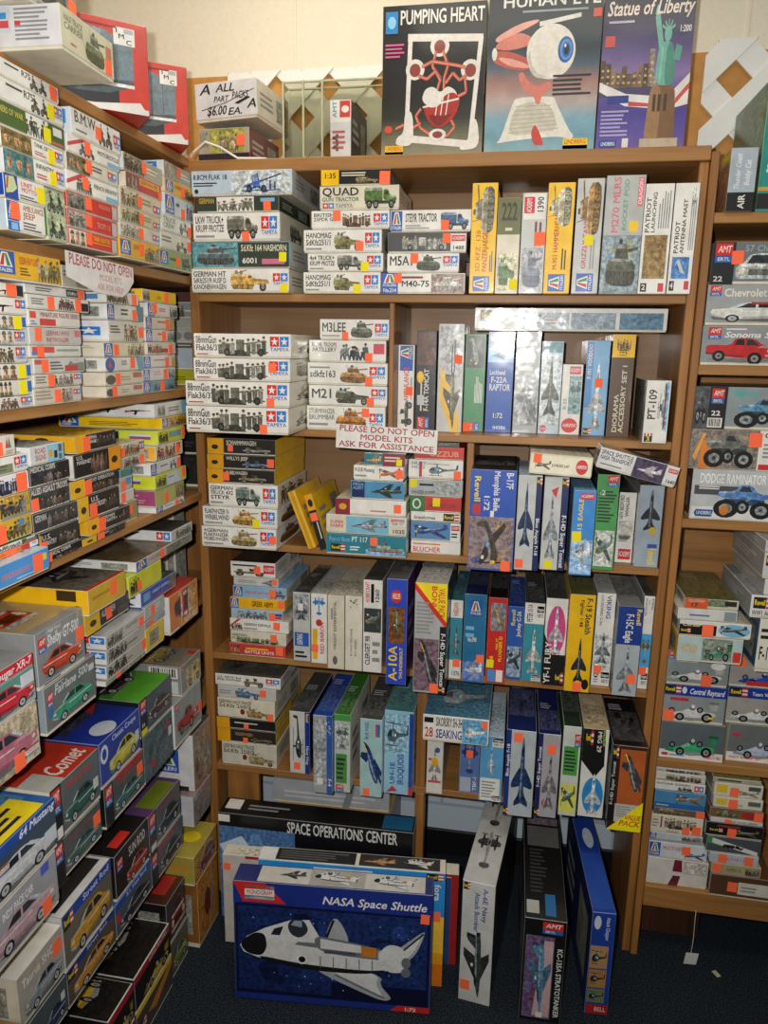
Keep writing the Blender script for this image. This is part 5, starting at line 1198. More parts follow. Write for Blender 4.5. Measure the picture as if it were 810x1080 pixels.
('helicopter_kit_box', 'blue box with three small helicopter photos standing on the carpet', 'large boxes on the floor', 'b', 0.2872, 2.0936, 0.0, 0.0636, 0.5, 0.3364, 0.0682, 0.0, 0.0, '1c3f98/1c3f98/n;R,b08a60,.04,.46,.8,.68;I,heli,3a3028,.08,.48,.76,.66;R,a87a48,.04,.27,.8,.45;I,heli,3a2c20,.08,.29,.76,.44;R,6a7a58,.04,.12,.8,.26;I,heli,2a3420,.08,.13,.76,.25;R,b02424,.04,.01,.98,.1;T,e8c0b0,.4,.03,.9,.08,BELL;E,c8d0e0,.1,.84,.4,.97;Td,c8d0e0,.6,.74,.8,.96,Attack Chopper;t:E,c8d0e0,.3,.55,.8,.75;t:R,2a4fa8,.04,.03,.96,.5'),
('heart_kit_box', 'black box with white framed pumping heart, left of three tall boxes', 'tall boxes on top of the cabinet', 'b', -0.2703, 2.185, 2.345, 0.2702, 0.09, 0.3683, 0.0, 0.0, 0.0, '161412/141414/f;V,0,0,1,.4,8a8870,6a6850,2a2a20,161412;I,heart,r,.14,.04,.98,.84;T,e4e2da,.17,.86,.98,.97,PUMPING HEART;R,2a80c0,.03,.82,.15,.96;E,8ac8e8,.05,.85,.13,.93;L,d06090,.03,.66,.24,.76,4;E,d04a30,.03,.17,.11,.22;G,lin,.04,.02,.22,.085'),
('eye_kit_box', 'tall box with eyeball on a white stand, middle of three', 'tall boxes on top of the cabinet', 'b', 0.0109, 2.185, 2.345, 0.2815, 0.09, 0.3801, 0.0, 0.0, 0.0, '6a98a8/d/d;V,0,0,1,1,88aab0,6a98a8,7aa4b4,b0a098,a07870,4a5c68,1c3038,14262c,141c20,161a1c;I,eye,w,.04,.06,.84,.86;T,e4e2da,.12,.9,.98,.985,HUMAN EYE;L,8a9a98,.3,.87,.96,.895,1;L,1a2428,.6,.36,.94,.5,5;G,lin,.72,.03,.94,.095;R,d04830,.92,.83,.99,.88'),
('model_kit_box', 'tall purple box with green robed statue on pedestal, right of three', 'tall boxes on top of the cabinet', 'b', 0.2637, 2.185, 2.345, 0.216, 0.09, 0.3582, 0.0, 0.0, 0.0, '4a4898/d/z;V,0,0,1,1,6a5a9c,5a4c98,4a4090,5a4c8a,8a74a8,6a5a8c,3c3460,241e38,1a1622;R,4a4468,.0,.36,.66,.44;I,city,7a6448,.0,.42,.66,.66;P,e0dcd8,.0,.4,.3,.3,.62,.28,.62,.36,.3,.38,.0,.46;R,2a3a88,.1,.32,.34,.37;P,c84a48,.34,.3,.62,.29,.62,.31,.34,.33;P,e0d8d0,.84,.4,1,.5,1,.3,.86,.28;P,c85048,.86,.34,1,.44,1,.4,.86,.3;I,statue,g,.42,.02,.98,.94;Ti,e8d8c8,.03,.86,.97,.97,Statue of Liberty;L,b8b0c0,.06,.82,.5,.85,1;R,c84a40,.03,.68,.14,.75;L,a8a0c8,.04,.1,.4,.28,7;G,linb,.03,.03,.24,.08;R,d8d4d0,.3,.03,.37,.09;T,w,.84,.75,.97,.8,1:200'),
('figure_kit_box', 'flat box with green artwork beneath the handwritten sign box', 'boxes on top of the cabinet', 's', -0.8606, 2.28, 2.345, 0.1569, 0.22, 0.1004, -0.06, 0.0, 0.0, 'a8a48c/3a3a38/m*;R,2a2c34,.0,.0,1,.34;T,7a8078,.03,.45,.2,.95,NIC;B,b8b050,8a9a50,.24,.36,.9,.98;I,figs,c8b890,.4,.36,.8,.96;So,.84,.68,.03'),
('parts_box', 'white box with handwritten part packs sign, upper left on the cabinet', 'boxes on top of the cabinet', 's', -0.8449, 2.28, 2.4654, 0.1902, 0.22, 0.1009, -0.1, -0.03, 0.0, 'd4d4d4/c/c;Ti,222,.34,.7,.64,.95,ALL;Ti,222,.3,.46,.54,.64,PART;Ti,222,.6,.5,.86,.72,PACKS;Ti,222,.18,.12,.5,.4,$6.00;Ti,222,.52,.1,.76,.32,EA.;P,222,.64,.42,.86,.56,.9,.52,.7,.38;P,222,.1,.3,.5,.44,.96,.72,.96,.74,.5,.46,.1,.32;I,swirl,222,.0,.0,.01,.01;Ti,222,.08,.66,.26,.98,A;Ti,222,.84,.22,.98,.5,A'),
('motorcycle_kit_box', 'small white and grey kit box in front of the clear display case', 'boxes on top of the cabinet', 'b', -0.5119, 2.215, 2.345, 0.0572, 0.19, 0.1454, -0.02, 0.0, 0.0, 'c8c8c4/c/d;R,dcd8d0,.0,.62,1,1;R,c84038,.46,.7,.96,.98;E,e8e0d8,.54,.78,.9,.9;Tu,2a90a0,.1,.7,.34,.98,AMT;Ld,a,.5,.1,.6,.2,1;L,b05a58,.1,.14,.8,.5,4;Iu,moto,7a4038,.05,.12,.4,.44'),
('model_kit_box', 'pale grey boxed kit standing left on right cabinet upper shelf', 'kit boxes on the right cabinet upper shelf', 'b', 0.5086, 2.18, 2.19, 0.0624, 0.18, 0.1462, 0.0, 0.0, 0.0, 'a8b4bc/l/z@u*;R,1c1c20,.0,.0,.3,1;T,w,.04,.3,.26,.6,AIR;Ti,e0e4e8,.34,.56,.9,.8,Thunder Coast;Ti,e0e4e8,.4,.2,.8,.44,Bobby Cat;e:R,e8d020,.5,.85,.9,.95;e:B,a85030,e0a878,.2,.05,.9,.8'),
('model_kit_box', 'large green box with teal front, right edge of the right cabinet', 'kit boxes on the right cabinet upper shelf', 'b', 0.6398, 2.25, 2.19, 0.18, 0.3, 0.2996, 0.0, 0.0, 0.0, '2a8a80/4a6a40/5a7048;Tu,c8e0d8,.05,.55,.16,.7,Ti;Tu,c8e0d8,.05,.3,.16,.5,ta;R,222,.0,.02,1,.14;R,c8a040,.0,.16,1,.19;e:B,4a6a44,6a8458,.02,.02,.98,.98;e:P,8a5a2a,.2,.7,.3,.98,.36,.98,.26,.6'),
('car_kit_box', 'grey box with red pickup truck, bottom of upper pickup stack in the right cabinet', 'kit boxes in the upper pickup stack in the right cabinet', 's', 0.6332, 2.22, 1.815, 0.3548, 0.24, 0.0996, 0.0049, 0.0, 0.0, '909698/a/a*;G,amt,.04,.66,.13,.96;L,w,.16,.88,.3,.95,1;Ti,e8e8e4,.15,.68,.62,.86,Sonoma SLS;I,pickup,c0282a,.03,.05,.62,.76;R,e8e8e4,.56,.6,.66,.78;Sy,.6,.93'),
('car_kit_box', 'grey box with white convertible, second in upper pickup stack in the right cabinet', 'kit boxes in the upper pickup stack in the right cabinet', 's', 0.6262, 2.22, 1.9157, 0.3363, 0.24, 0.1001, 0.0008, 0.0, 0.0, 'a0a4a4/a/a*;G,amt,.02,.72,.1,.98;T,e4e0d0,.12,.68,.64,.92,Chevrolet Pickup;I,carl,d8d8d0,.03,.08,.62,.68;R,a83a30,.32,.52,.5,.58;L,k,.7,.1,.95,.6,3;So,.5,.88,.034'),
('car_kit_box', 'dark box with chrome classic car, top of upper pickup stack in the right cabinet', 'kit boxes in the upper pickup stack in the right cabinet', 's', 0.6191, 2.22, 2.0169, 0.3177, 0.24, 0.1012, 0.0026, 0.0, 0.0, '6a7478/a/a*;R,1c2022,.0,.0,.17,1;G,amt,.02,.52,.15,.98;T,w,.02,.05,.14,.2,22;T,9aa4a4,.24,.76,.62,.94,57 Chevy Car;I,carfront,b8bcb4,.18,.05,.6,.8;L,k,.65,.1,.9,.5,3;So,.19,.64,.034'),
('monster_truck_kit_box', 'white edged box with blue flame truck, bottom of monster truck stack in the right cabinet', 'kit boxes in the monster truck stack in the right cabinet', 's', 0.6614, 2.244, 1.402, 0.3806, 0.28, 0.1382, -0.0035, 0.0, 0.0, 'b8bcbc/c/7a4a48;R,d8dad8,.01,.03,.99,.26;T,e8e8e8,.05,.7,.49,.93,DODGE RAMINATOR;R,4a4c50,.02,.5,.4,.68;L,w,.05,.6,.2,.68,2;I,monster,5a88c0,.14,.05,.56,.74;E,c87a30,.2,.1,.26,.3;G,linb,.03,.06,.16,.2'),
('monster_truck_kit_box', 'monster truck amid flames, second in monster truck stack in the right cabinet', 'kit boxes in the monster truck stack in the right cabinet', 's', 0.6454, 2.244, 1.5413, 0.3817, 0.28, 0.1066, 0.004, 0.0, 0.0, '8a7a68/c/c;B,6a6a78,9a8a70,.0,.02,.45,.98;P,e8a040,.04,.2,.1,.9,.08,.9,.02,.3;P,d88030,.06,.0,.2,.04,.08,.8;I,monster,6a7068,.08,.04,.43,.92;R,w,.45,.0,1,1;T,222,.48,.8,.7,.95,GRAVE;L,a,.48,.3,.7,.7,4;R,c83030,.46,.02,.6,.16;So,.425,.76,.04'),
('monster_truck_kit_box', 'grey box with black badge strip, top of monster truck stack in the right cabinet', 'kit boxes in the monster truck stack in the right cabinet', 's', 0.6377, 2.244, 1.6491, 0.3655, 0.28, 0.11, 0.0009, 0.0, 0.0, '8a9698/a/d;B,3a3e44,5a5e60,.0,.0,.1,1;I,monster,4a4a52,.01,.1,.09,.8;R,141618,.1,.0,.22,1;G,amt,.115,.6,.2,.96;T,w,.12,.3,.19,.44,22;G,bar,.1,.03,.2,.26;T,3ab0a0,.26,.76,.42,.94,Bigfoot;I,monster,5a90b0,.26,.04,.68,.76'),
('racing_car_kit_box', 'white edged box with green racer, bottom of left racing car stack', 'kit boxes in the left racing car stack in the right cabinet', 's', 0.549, 2.2355, 0.675, 0.177, 0.24, 0.1155, -0.0026, 0.0, 0.0, '5a6468/a/c;R,e0dfd8,.0,.0,1,.22;I,racer,3aa070,.08,.08,.9,.8;R,c83040,.04,.06,.14,.14;L,3a9ac0,.16,.05,.5,.12,1;T,c83050,.72,.05,.98,.15,MARCH 88C'),
('racing_car_kit_box', 'grey box with blue title strip and green-black racer, second in left racing car stack', 'kit boxes in the left racing car stack in the right cabinet', 's', 0.544, 2.2355, 0.7916, 0.1688, 0.24, 0.1152, -0.0052, 0.0, 0.0, '8e9494/b/a;R,1c3a98,.0,.72,1,1;G,rev,.0,.76,.26,.98;E,d8dce8,.28,.78,.36,.96;Ti,e8ecf4,.4,.76,.96,.94,Central Reynard;I,racer,c8ccc8,.02,.04,.9,.7;R,c83050,.1,.58,.4,.66;R,e0c020,.74,.14,.82,.2;So,.1,.12,.036'),
('racing_car_kit_box', 'grey box with white open-wheel racer, top of left racing car stack', 'kit boxes in the left racing car stack in the right cabinet', 's', 0.5419, 2.2355, 0.9079, 0.1676, 0.24, 0.1027, 0.0042, 0.0, 0.0, '8a9494/a/a;G,amt,.01,.76,.11,.99;T,d8dcdc,.15,.76,.9,.96,Raceway Speedway;L,d8dcdc,.15,.68,.5,.75,1;I,racer,d8d8d4,.01,.1,.94,.66;E,e0e0dc,.7,.52,.94,.74;So,.65,.12,.036'),
('racing_car_kit_box', 'white edged box with pale blue racer, bottom of right racing car stack', 'kit boxes in the right racing car stack in the right cabinet', 's', 0.7332, 2.2565, 0.675, 0.1642, 0.24, 0.1168, 0.0059, 0.0, 0.0, '6a7070/a/c;R,e0dfd8,.0,.0,1,.24;I,racer,a8b8d0,.1,.08,.95,.76;R,c83040,.06,.68,.2,.76;T,c83050,.05,.06,.6,.14,INDY RACER KIT'),
('racing_car_kit_box', 'grey box with blue strip and white racer, second in right racing car stack', 'kit boxes in the right racing car stack in the right cabinet', 's', 0.7185, 2.2565, 0.7929, 0.1593, 0.24, 0.1144, -0.0049, 0.0, 0.0, 'a8a49c/b/a;R,1c3a98,.0,.72,1,1;G,rev,.02,.74,.32,.98;T,e8ecf4,.4,.78,.9,.9,Team Valvoline;I,racer,d8dcd8,.02,.06,.95,.62'),
('racing_car_kit_box', 'grey box with red and blue racer, top of right racing car stack', 'kit boxes in the right racing car stack in the right cabinet', 's', 0.7128, 2.2565, 0.9083, 0.1555, 0.24, 0.1007, 0.0036, 0.0, 0.0, 'a09c98/a/a;R,1c3a98,.0,.88,1,1;I,racer,2a50a8,.15,.05,1,.7;R,c83030,.3,.06,.7,.2;So,.16,.78,.036'),
('racing_car_kit_box', 'pale box with green racer picture, bottom of mixed stack above the racing cars', 'kit boxes in the mixed stack above the racing cars', 's', 0.5478, 2.175, 1.0127, 0.1682, 0.27, 0.0735, -0.0011, 0.0, 0.0, 'b0c4c4/y/y;T,d8a020,.06,.3,.3,.7,HOT ROD;B,5a6a5a,a8b0a0,.38,.1,.84,.96;I,racer,4a8a6a,.4,.1,.84,.9;R,d03a2a,.86,.1,.98,.5'),
('plane_kit_box', 'white box with grey fighter on blue oval, third in mixed stack above the racing cars', 'kit boxes in the mixed stack above the racing cars', 's', 0.5557, 2.175, 1.0873, 0.1845, 0.27, 0.0446, -0.0042, 0.0, 0.0, 'dcdcd8/c/c;R,161616,.0,.1,.52,.75;Ti,e0d8a0,.04,.6,.3,.85,Corsair;G,rev,.02,.2,.16,.5;E,7ab8d0,.54,.1,.98,.9;I,prop,4a5058,.56,.15,.96,.9;So,.4,.42,.036'),
('model_kit_box', 'thin white box, second in mixed stack above the racing cars', 'kit boxes in the mixed stack above the racing cars', 's', 0.5318, 2.175, 1.133, 0.1532, 0.27, 0.0333, -0.0025, 0.0, 0.0, 'd0d0cc/c/c;L,5a7aa0,.2,.3,.75,.6,1;R,8a9494,.78,.1,.98,.9'),
('model_kit_box', 'olive topped box with orange number panel, top of mixed stack above the racing cars', 'kit boxes in the mixed stack above the racing cars', 's', 0.539, 2.175, 1.1674, 0.1371, 0.27, 0.0283, 0.0032, 0.0, 0.0, 'c8c4b0/6a6440/c;R,d8572a,.0,.0,.42,1;T,c8c0a0,.06,.6,.36,.9,SQUADRON;T,222,.1,.1,.34,.55,17;B,5a6a4a,8a9a7a,.42,.3,.8,.98;R,2a2a24,.74,.4,.96,.9;t:B,5c5632,7a7040,.02,.02,.98,.98;t:R,8a8458,.2,.7,.5,.9'),
('model_kit_box', 'cream fronted box with black title, bottom of grey-sided deep stack above the racing cars', 'kit boxes in the grey-sided deep stack above the racing cars', 's', 0.7233, 2.16, 1.0111, 0.1343, 0.3, 0.1506, 0.0045, 0.0, 0.0, 'd8d4c4/3a5a7a/2a5070;T,222,.04,.2,.3,.5,F-16;L,222,.04,.6,.5,.85,2'),
('model_kit_box', 'white fronted box with yellow maker logo, fourth in grey-sided deep stack above the racing cars', 'kit boxes in the grey-sided deep stack above the racing cars', 's', 0.705, 2.16, 1.1628, 0.1525, 0.3, 0.0628, -0.0055, 0.0, 0.0, 'dcdcd8/a/9c9e9c;G,rev,.04,.42,.34,.92;T,222,.03,.08,.4,.36,WW1 ACES;e:L,c4c4be,.1,.3,.8,.7,3'),
('model_kit_box', 'grey kit box with blue front, third in grey-sided deep stack above the racing cars', 'kit boxes in the grey-sided deep stack above the racing cars', 's', 0.7155, 2.16, 1.2267, 0.1202, 0.3, 0.0446, 0.0014, 0.0, 0.0, 'd4d4d0/a/a0a2a0;R,2a4a98,.1,.3,.6,.8;e:L,c4c4be,.1,.3,.8,.7,3'),
('model_kit_box', 'thicker grey kit box, second in grey-sided deep stack above the racing cars', 'kit boxes in the grey-sided deep stack above the racing cars', 's', 0.7079, 2.16, 1.2724, 0.1206, 0.3, 0.0693, -0.0055, 0.0, 0.0, 'c8c8c4/a/989a98;G,rev,.04,.5,.3,.9;e:L,c4c4be,.1,.3,.8,.7,3'),
('model_kit_box', 'grey kit box, top of grey-sided deep stack above the racing cars', 'kit boxes in the grey-sided deep stack above the racing cars', 's', 0.7033, 2.16, 1.3429, 0.1159, 0.3, 0.0316, 0.0026, 0.0, 0.0, 'c8c8c4/a/a0a2a0;G,rev,.04,.4,.3,.9;e:L,c4c4be,.1,.3,.8,.7,3'),
('model_kit_box', 'bulky film wrapped white bundle, bottom of right cabinet bottom left stack', 'kit boxes in the left stack on the right cabinet bottom shelf', 's', 0.5453, 2.23, 0.256, 0.1755, 0.26, 0.0902, -0.002, 0.0, 0.0, 'd8d4cc/c/c*;P,7a2038,.42,.55,.58,.55,.56,1,.44,1;R,c0b8ac,.6,.5,.98,.98;P,6a2438,.36,.0,.52,.0,.56,.4,.44,.4;B,c8c0b8,e0dcd4,.62,.55,.96,.95'),
('plane_kit_box', 'white box with blue logo and small aircraft, eighth in right cabinet bottom left stack', 'kit boxes in the left stack on the right cabinet bottom shelf', 's', 0.5397, 2.23, 0.3473, 0.1679, 0.26, 0.0542, 0.0046, 0.0, 0.0, 'd0d4d8/l/l;G,ita,.01,.1,.2,.96;T,c06070,.24,.5,.64,.8,MULTI HERO;I,prop,3a5a70,.6,.06,.98,.6;So,.64,.6,.03'),
('figure_kit_box', 'pale thin box with blue logo end, seventh in right cabinet bottom left stack', 'kit boxes in the left stack on the right cabinet bottom shelf', 's', 0.531, 2.23, 0.4094, 0.1505, 0.26, 0.0228, 0.0058, 0.0, 0.0, 'b8c4c8/q;G,ita,.0,.05,.12,.95;I,figs,7a6450,.6,.1,.98,.9'),
('field_gun_kit_box', 'cream box with soldiers on horseback, sixth in right cabinet bottom left stack', 'kit boxes in the left stack on the right cabinet bottom shelf', 's', 0.5294, 2.23, 0.4333, 0.1478, 0.26, 0.0584, 0.0001, 0.0, 0.0, 'd8d0bc/c;I,guncrew,8a8270,.25,.25,.9,.95;R,8a3a40,.18,.3,.21,.95;L,a,.02,.3,.16,.8,3;T,b05050,.3,.05,.55,.2,CAVALRY;So,.68,.05,.026;So,.88,.3,.03'),
('truck_kit_box', 'dark box with brown convoy, fifth in right cabinet bottom left stack', 'kit boxes in the left stack on the right cabinet bottom shelf', 's', 0.531, 2.23, 0.4928, 0.1444, 0.26, 0.0241, 0.006, 0.0, 0.0, '6a5a48/d;I,truck,8a7048,.1,.1,.6,.9;So,.92,.2,.03'),
('plane_kit_box', 'blue box with brown aircraft, fourth in right cabinet bottom left stack', 'kit boxes in the left stack on the right cabinet bottom shelf', 's', 0.5305, 2.23, 0.518, 0.1438, 0.26, 0.0559, -0.0023, 0.0, 0.0, '4a88b8/4a6a8a/n;R,2a68a8,.0,.0,1,.3;I,prop,8a6a40,.4,.2,.98,.95;L,c,.04,.1,.3,.2,1'),
('figure_kit_box', 'white lettered box with star logo, third in right cabinet bottom left stack', 'kit boxes in the left stack on the right cabinet bottom shelf', 's', 0.5273, 2.23, 0.575, 0.1413, 0.26, 0.0295, -0.0051, 0.0, 0.0, 'dcdcd8/l;T,3a3a3a,.02,.6,.7,.9,ANTITANK GUNNERS;I,figs,6a6450,.45,.04,.75,.6;G,tamo,.78,.2,.96,.8'),
('field_gun_kit_box', 'cream box with brown gunners, second in right cabinet bottom left stack', 'kit boxes in the left stack on the right cabinet bottom shelf', 's', 0.5251, 2.23, 0.6056, 0.1395, 0.26, 0.0285, 0.0012, 0.0, 0.0, 'd0ccbc/c/c;I,guncrew,7a6a58,.2,.08,.95,.9;L,a,.02,.1,.5,.3,1'),
('field_gun_kit_box', 'white box with grey battle scene, top of right cabinet bottom left stack', 'kit boxes in the left stack on the right cabinet bottom shelf', 's', 0.5228, 2.23, 0.6352, 0.1385, 0.26, 0.0123, -0.0056, 0.0, 0.0, 'b8bcbc/l/l;I,guncrew,5a646c,.2,.08,.95,.92;L,a,.02,.3,.2,.7,1'),
('model_kit_box', 'brown wrapped box with white panel, bottom of right cabinet bottom right stack', 'kit boxes in the right stack on the right cabinet bottom shelf', 's', 0.7234, 2.21, 0.256, 0.1743, 0.26, 0.0744, -0.0036, 0.0, 0.0, '5a3c28/u/u*;R,d4d0c0,.45,.2,.98,.75;L,a,.5,.3,.8,.6,2;So,.36,.5,.034'),
('figure_kit_box', 'tan box with green title, ninth in right cabinet bottom right stack', 'kit boxes in the right stack on the right cabinet bottom shelf', 's', 0.7036, 2.21, 0.3315, 0.1368, 0.26, 0.0359, -0.0011, 0.0, 0.0, 'a89c78/z;T,4a7a50,.3,.3,.6,.7,AFRICA;I,figs,5a5a48,.68,.1,.98,.9;So,.1,.6,.03'),
('model_kit_box', 'pale blue box with pink title, eighth in right cabinet bottom right stack', 'kit boxes in the right stack on the right cabinet bottom shelf', 's', 0.6934, 2.21, 0.3685, 0.1352, 0.26, 0.0322, 0.0013, 0.0, 0.0, 'b0bcc8/q;T,c06878,.3,.3,.8,.7,MILITARY SET;So,.26,.6,.03;So,.8,.6,.03'),
('truck_kit_box', 'dark box with green and white stripe, seventh in right cabinet bottom right stack', 'kit boxes in the right stack on the right cabinet bottom shelf', 's', 0.6877, 2.21, 0.4018, 0.1497, 0.26, 0.054, -0.0041, 0.0, 0.0, '4a5254/a;P,4a8a60,.0,.6,.0,1,.3,.8,.3,.4;P,d8dcd8,.1,.6,.1,.9,.95,.3,.95,.06;I,truck,222,.3,.3,.7,.6'),
('plane_kit_box', 'black box with plane and maker logo, sixth in right cabinet bottom right stack', 'kit boxes in the right stack on the right cabinet bottom shelf', 's', 0.6844, 2.21, 0.4569, 0.1577, 0.26, 0.0449, -0.0055, 0.0, 0.0, '1c1c1e/k/k*;R,8a3a3a,.2,.7,.6,.85;G,rev,.06,.3,.3,.6;I,prop,6a5a40,.5,.1,.95,.7;So,.46,.3,.03'),
('model_kit_box', 'thin white lettered box, fifth in right cabinet bottom right stack', 'kit boxes in the right stack on the right cabinet bottom shelf', 's', 0.6862, 2.21, 0.5029, 0.144, 0.26, 0.0132, 0.0044, 0.0, 0.0, 'd0d0c8/c;T,4a4a4a,.4,.2,.9,.7,US TANK CREW;So,.34,.6,.024'),
('figure_kit_box', 'brown and red box, fourth in right cabinet bottom right stack', 'kit boxes in the right stack on the right cabinet bottom shelf', 's', 0.6842, 2.21, 0.5172, 0.1456, 0.26, 0.0332, -0.0022, 0.0, 0.0, '7a5a40/d;I,figs,6a7a4a,.1,.1,.55,.9;R,b02c28,.6,.2,.98,.8;So,.98,.4,.03'),
('model_kit_box', 'white box with yellow panel and grey badge, third in right cabinet bottom right stack', 'kit boxes in the right stack on the right cabinet bottom shelf', 's', 0.6836, 2.21, 0.5515, 0.1352, 0.26, 0.0348, 0.0055, 0.0, 0.0, 'd4d0c0/c;R,e0c030,.05,.3,.28,.85;L,a,.3,.2,.7,.5,2;R,5a6460,.7,.4,.95,.8;So,.4,.4,.03'),
('plane_kit_box', 'white box with yellow panel and plane, second in right cabinet bottom right stack', 'kit boxes in the right stack on the right cabinet bottom shelf', 's', 0.6801, 2.21, 0.5874, 0.1328, 0.26, 0.0444, 0.0048, 0.0, 0.0, 'd4d0c0/c;R,e0c030,.05,.3,.28,.85;I,prop,8a7a50,.5,.1,.95,.6;R,4a5450,.7,.6,.95,.9;So,.42,.4,.03'),
('model_kit_box', 'olive topped flat box, top of right cabinet bottom right stack', 'kit boxes in the right stack on the right cabinet bottom shelf', 's', 0.6745, 2.21, 0.633, 0.131, 0.26, 0.0145, -0.0015, 0.0, 0.0, 'a8a48c/5a5a30/v;L,e,.1,.2,.6,.8,1;t:B,54522c,6a6a38,.02,.02,.98,.98;t:R,7a8450,.3,.4,.7,.9'),
('tank_kit_box', 'large cream box with tracked vehicle overhanging the left unit top edge', 'boxes on top of the left unit', 's', -1.015, 1.4121, 2.352, 0.1816, 0.38, 0.072, 1.5908, 0.0, 0.0, 'c8c4a8/c/d4d4d4;T,6a7450,.06,.5,.4,.86,HALF TRACK|CARRIER;L,b06a60,.16,.2,.32,.3,1;I,tank,6a7450,.42,.08,.82,.9;R,b8705a,.84,.35,.95,.8;So,.88,.3,.028;e:R,c4ccd4,.5,.4,.75,1;e:R,3a90d0,.6,.7,.73,.84;e:R,c85050,.68,.5,.74,.66;e:L,8a8c90,.77,.2,.95,.95,8;e:R,c84040,.77,.55,.8,.65'),
('military_vehicle_kit_box', 'grey box with armoured vehicle on the overhanging cream box', 'boxes on top of the left unit', 's', -1.02, 1.3821, 2.425, 0.1516, 0.3, 0.09, 1.5708, 0.0, 0.0, '8a8c8a/a/a;B,6a6c6a,a4a6a4,.02,.04,.98,.96;I,half,4a4c46,.2,.06,.8,.9;So,.9,.4,.03'),
('trailer_kit_box', 'red box with grey cargo trailer, nearer of two on left unit top', 'red trailer boxes on top of the left unit', 'b', -1.0273, 1.6833, 2.352, 0.3, 0.16, 0.1828, 0.72, 0.0, 0.0, 'c83a2c/r/r;R,2a2c30,.0,.06,.78,.3;I,trailer,8aa0a8,.0,.05,.93,.985;P,dcd8d0,.3,.0,.99,.0,.93,.13,.8,.1;R,dcd8d0,.0,.0,.99,.06;G,imc,.76,.74,.91,.93;L,7a2420,.5,.9,.9,.94,1;e:R,b83428,0,0,1,1'),
('trailer_kit_box', 'red box with grey cargo trailer, by the handwritten sign box', 'red trailer boxes on top of the left unit', 'b', -1.0404, 1.9504, 2.352, 0.28, 0.16, 0.1821, 0.62, 0.0, 0.0, 'c83a2c/r/r;R,2a2c30,.0,.06,.78,.3;I,trailer,8aa0a8,.0,.05,.93,.985;P,dcd8d0,.3,.0,.99,.0,.93,.13,.8,.1;R,dcd8d0,.0,.0,.99,.06;G,imc,.76,.74,.91,.93;L,7a2420,.5,.9,.9,.94,1;e:R,b83428,0,0,1,1'),
('model_kit_box', 'white box with orange title and blue logo block, bottom of nearest left-wall top shelf stack', 'kit boxes in the nearest full stack on left wall top shelf', 's', -1.02, 1.2961, 2.04, 0.11, 0.24, 0.0527, 1.5703, 0.0, 0.0, 'e0dfd8/c/q;G,ita,.02,.34,.3,.96;R,2a68b8,.02,.02,.3,.32;R,8ab8e0,.1,.06,.26,.28;T,a86a38,.42,.46,.96,.94,AMBULANCE|JEEP;L,5a5a58,.4,.1,.9,.4,3;So,.22,.66,.03'),
('model_kit_box', 'white box with blue logo and red title, sixth in nearest left-wall top shelf stack', 'kit boxes in the nearest full stack on left wall top shelf', 's', -1.02, 1.2991, 2.0938, 0.1158, 0.24, 0.0407, 1.571, 0.0, 0.0, 'dcdcd8/c/1c48a0;R,2c4a98,.0,.0,.32,1;P,c8d4a0,.04,.2,.04,.9,.24,.96,.3,.5,.2,.3;P,c84040,.04,.4,.08,.9,.12,.9,.08,.4;T,c04038,.4,.4,.9,.86,UNIT 1/2|MOTTORS;L,5a5a58,.36,.1,.9,.32,2;Sy,.9,.5,.03'),
('figure_kit_box', 'box with teal soldier faces and yellow sticker, fifth in nearest left-wall top shelf stack', 'kit boxes in the nearest full stack on left wall top shelf', 's', -1.02, 1.3362, 2.1356, 0.1805, 0.24, 0.0406, 1.5725, 0.0, 0.0, 'w/c/d8dcdc;B,2a5a60,5a90a0,.0,.02,.46,.98;I,faces,4a7a6a,.0,.02,.46,.98;T,3a4a30,.5,.6,.8,.86,INFANTRY;L,c06060,.5,.2,.7,.45,2;G,tam,.84,.2,.97,.8;Sy,.78,.4'),
('figure_kit_box', 'box with tan soldier faces and yellow sticker, fourth in nearest left-wall top shelf stack', 'kit boxes in the nearest full stack on left wall top shelf', 's', -1.02, 1.3355, 2.1773, 0.1824, 0.24, 0.0325, 1.5719, 0.0, 0.0, 'w/c/d8dcdc;B,4a4a28,a88a50,.0,.02,.46,.98;I,faces,8a7a48,.0,.02,.46,.98;T,3a4a30,.5,.6,.8,.86,TANK CREW;L,c06060,.5,.2,.7,.45,2;G,tam,.84,.2,.97,.8;Sy,.78,.4'),
('figure_kit_box', 'dark green box with soldiers panel, third in nearest left-wall top shelf stack', 'kit boxes in the nearest full stack on left wall top shelf', 's', -1.02, 1.3176, 2.2109, 0.2328, 0.24, 0.0411, 1.5715, 0.0, 0.0, '4a6430/g;R,e0e0d8,.5,.04,.78,.96;I,figs,5a6450,.5,.06,.78,.94;T,c8c060,.1,.5,.46,.8,SOLDIERS OF WAR;R,e0e0dc,.84,.5,.96,.86;R,c06a60,.82,.12,.98,.24;Sy,.76,.4'),
('motorcycle_kit_box', 'white motorcycle box with yellow sticker, second in nearest left-wall top shelf stack', 'kit boxes in the nearest full stack on left wall top shelf', 's', -1.02, 1.3164, 2.2531, 0.2371, 0.24, 0.0375, 1.5722, 0.0, 0.0, 'w/l/d8dcdc;T,222,.5,.5,.62,.9,R75;L,4a4a44,.3,.66,.56,.86,1;I,moto,5a5c38,.58,.08,.82,.92;G,tam,.87,.3,.98,.86;Sy,.83,.5'),
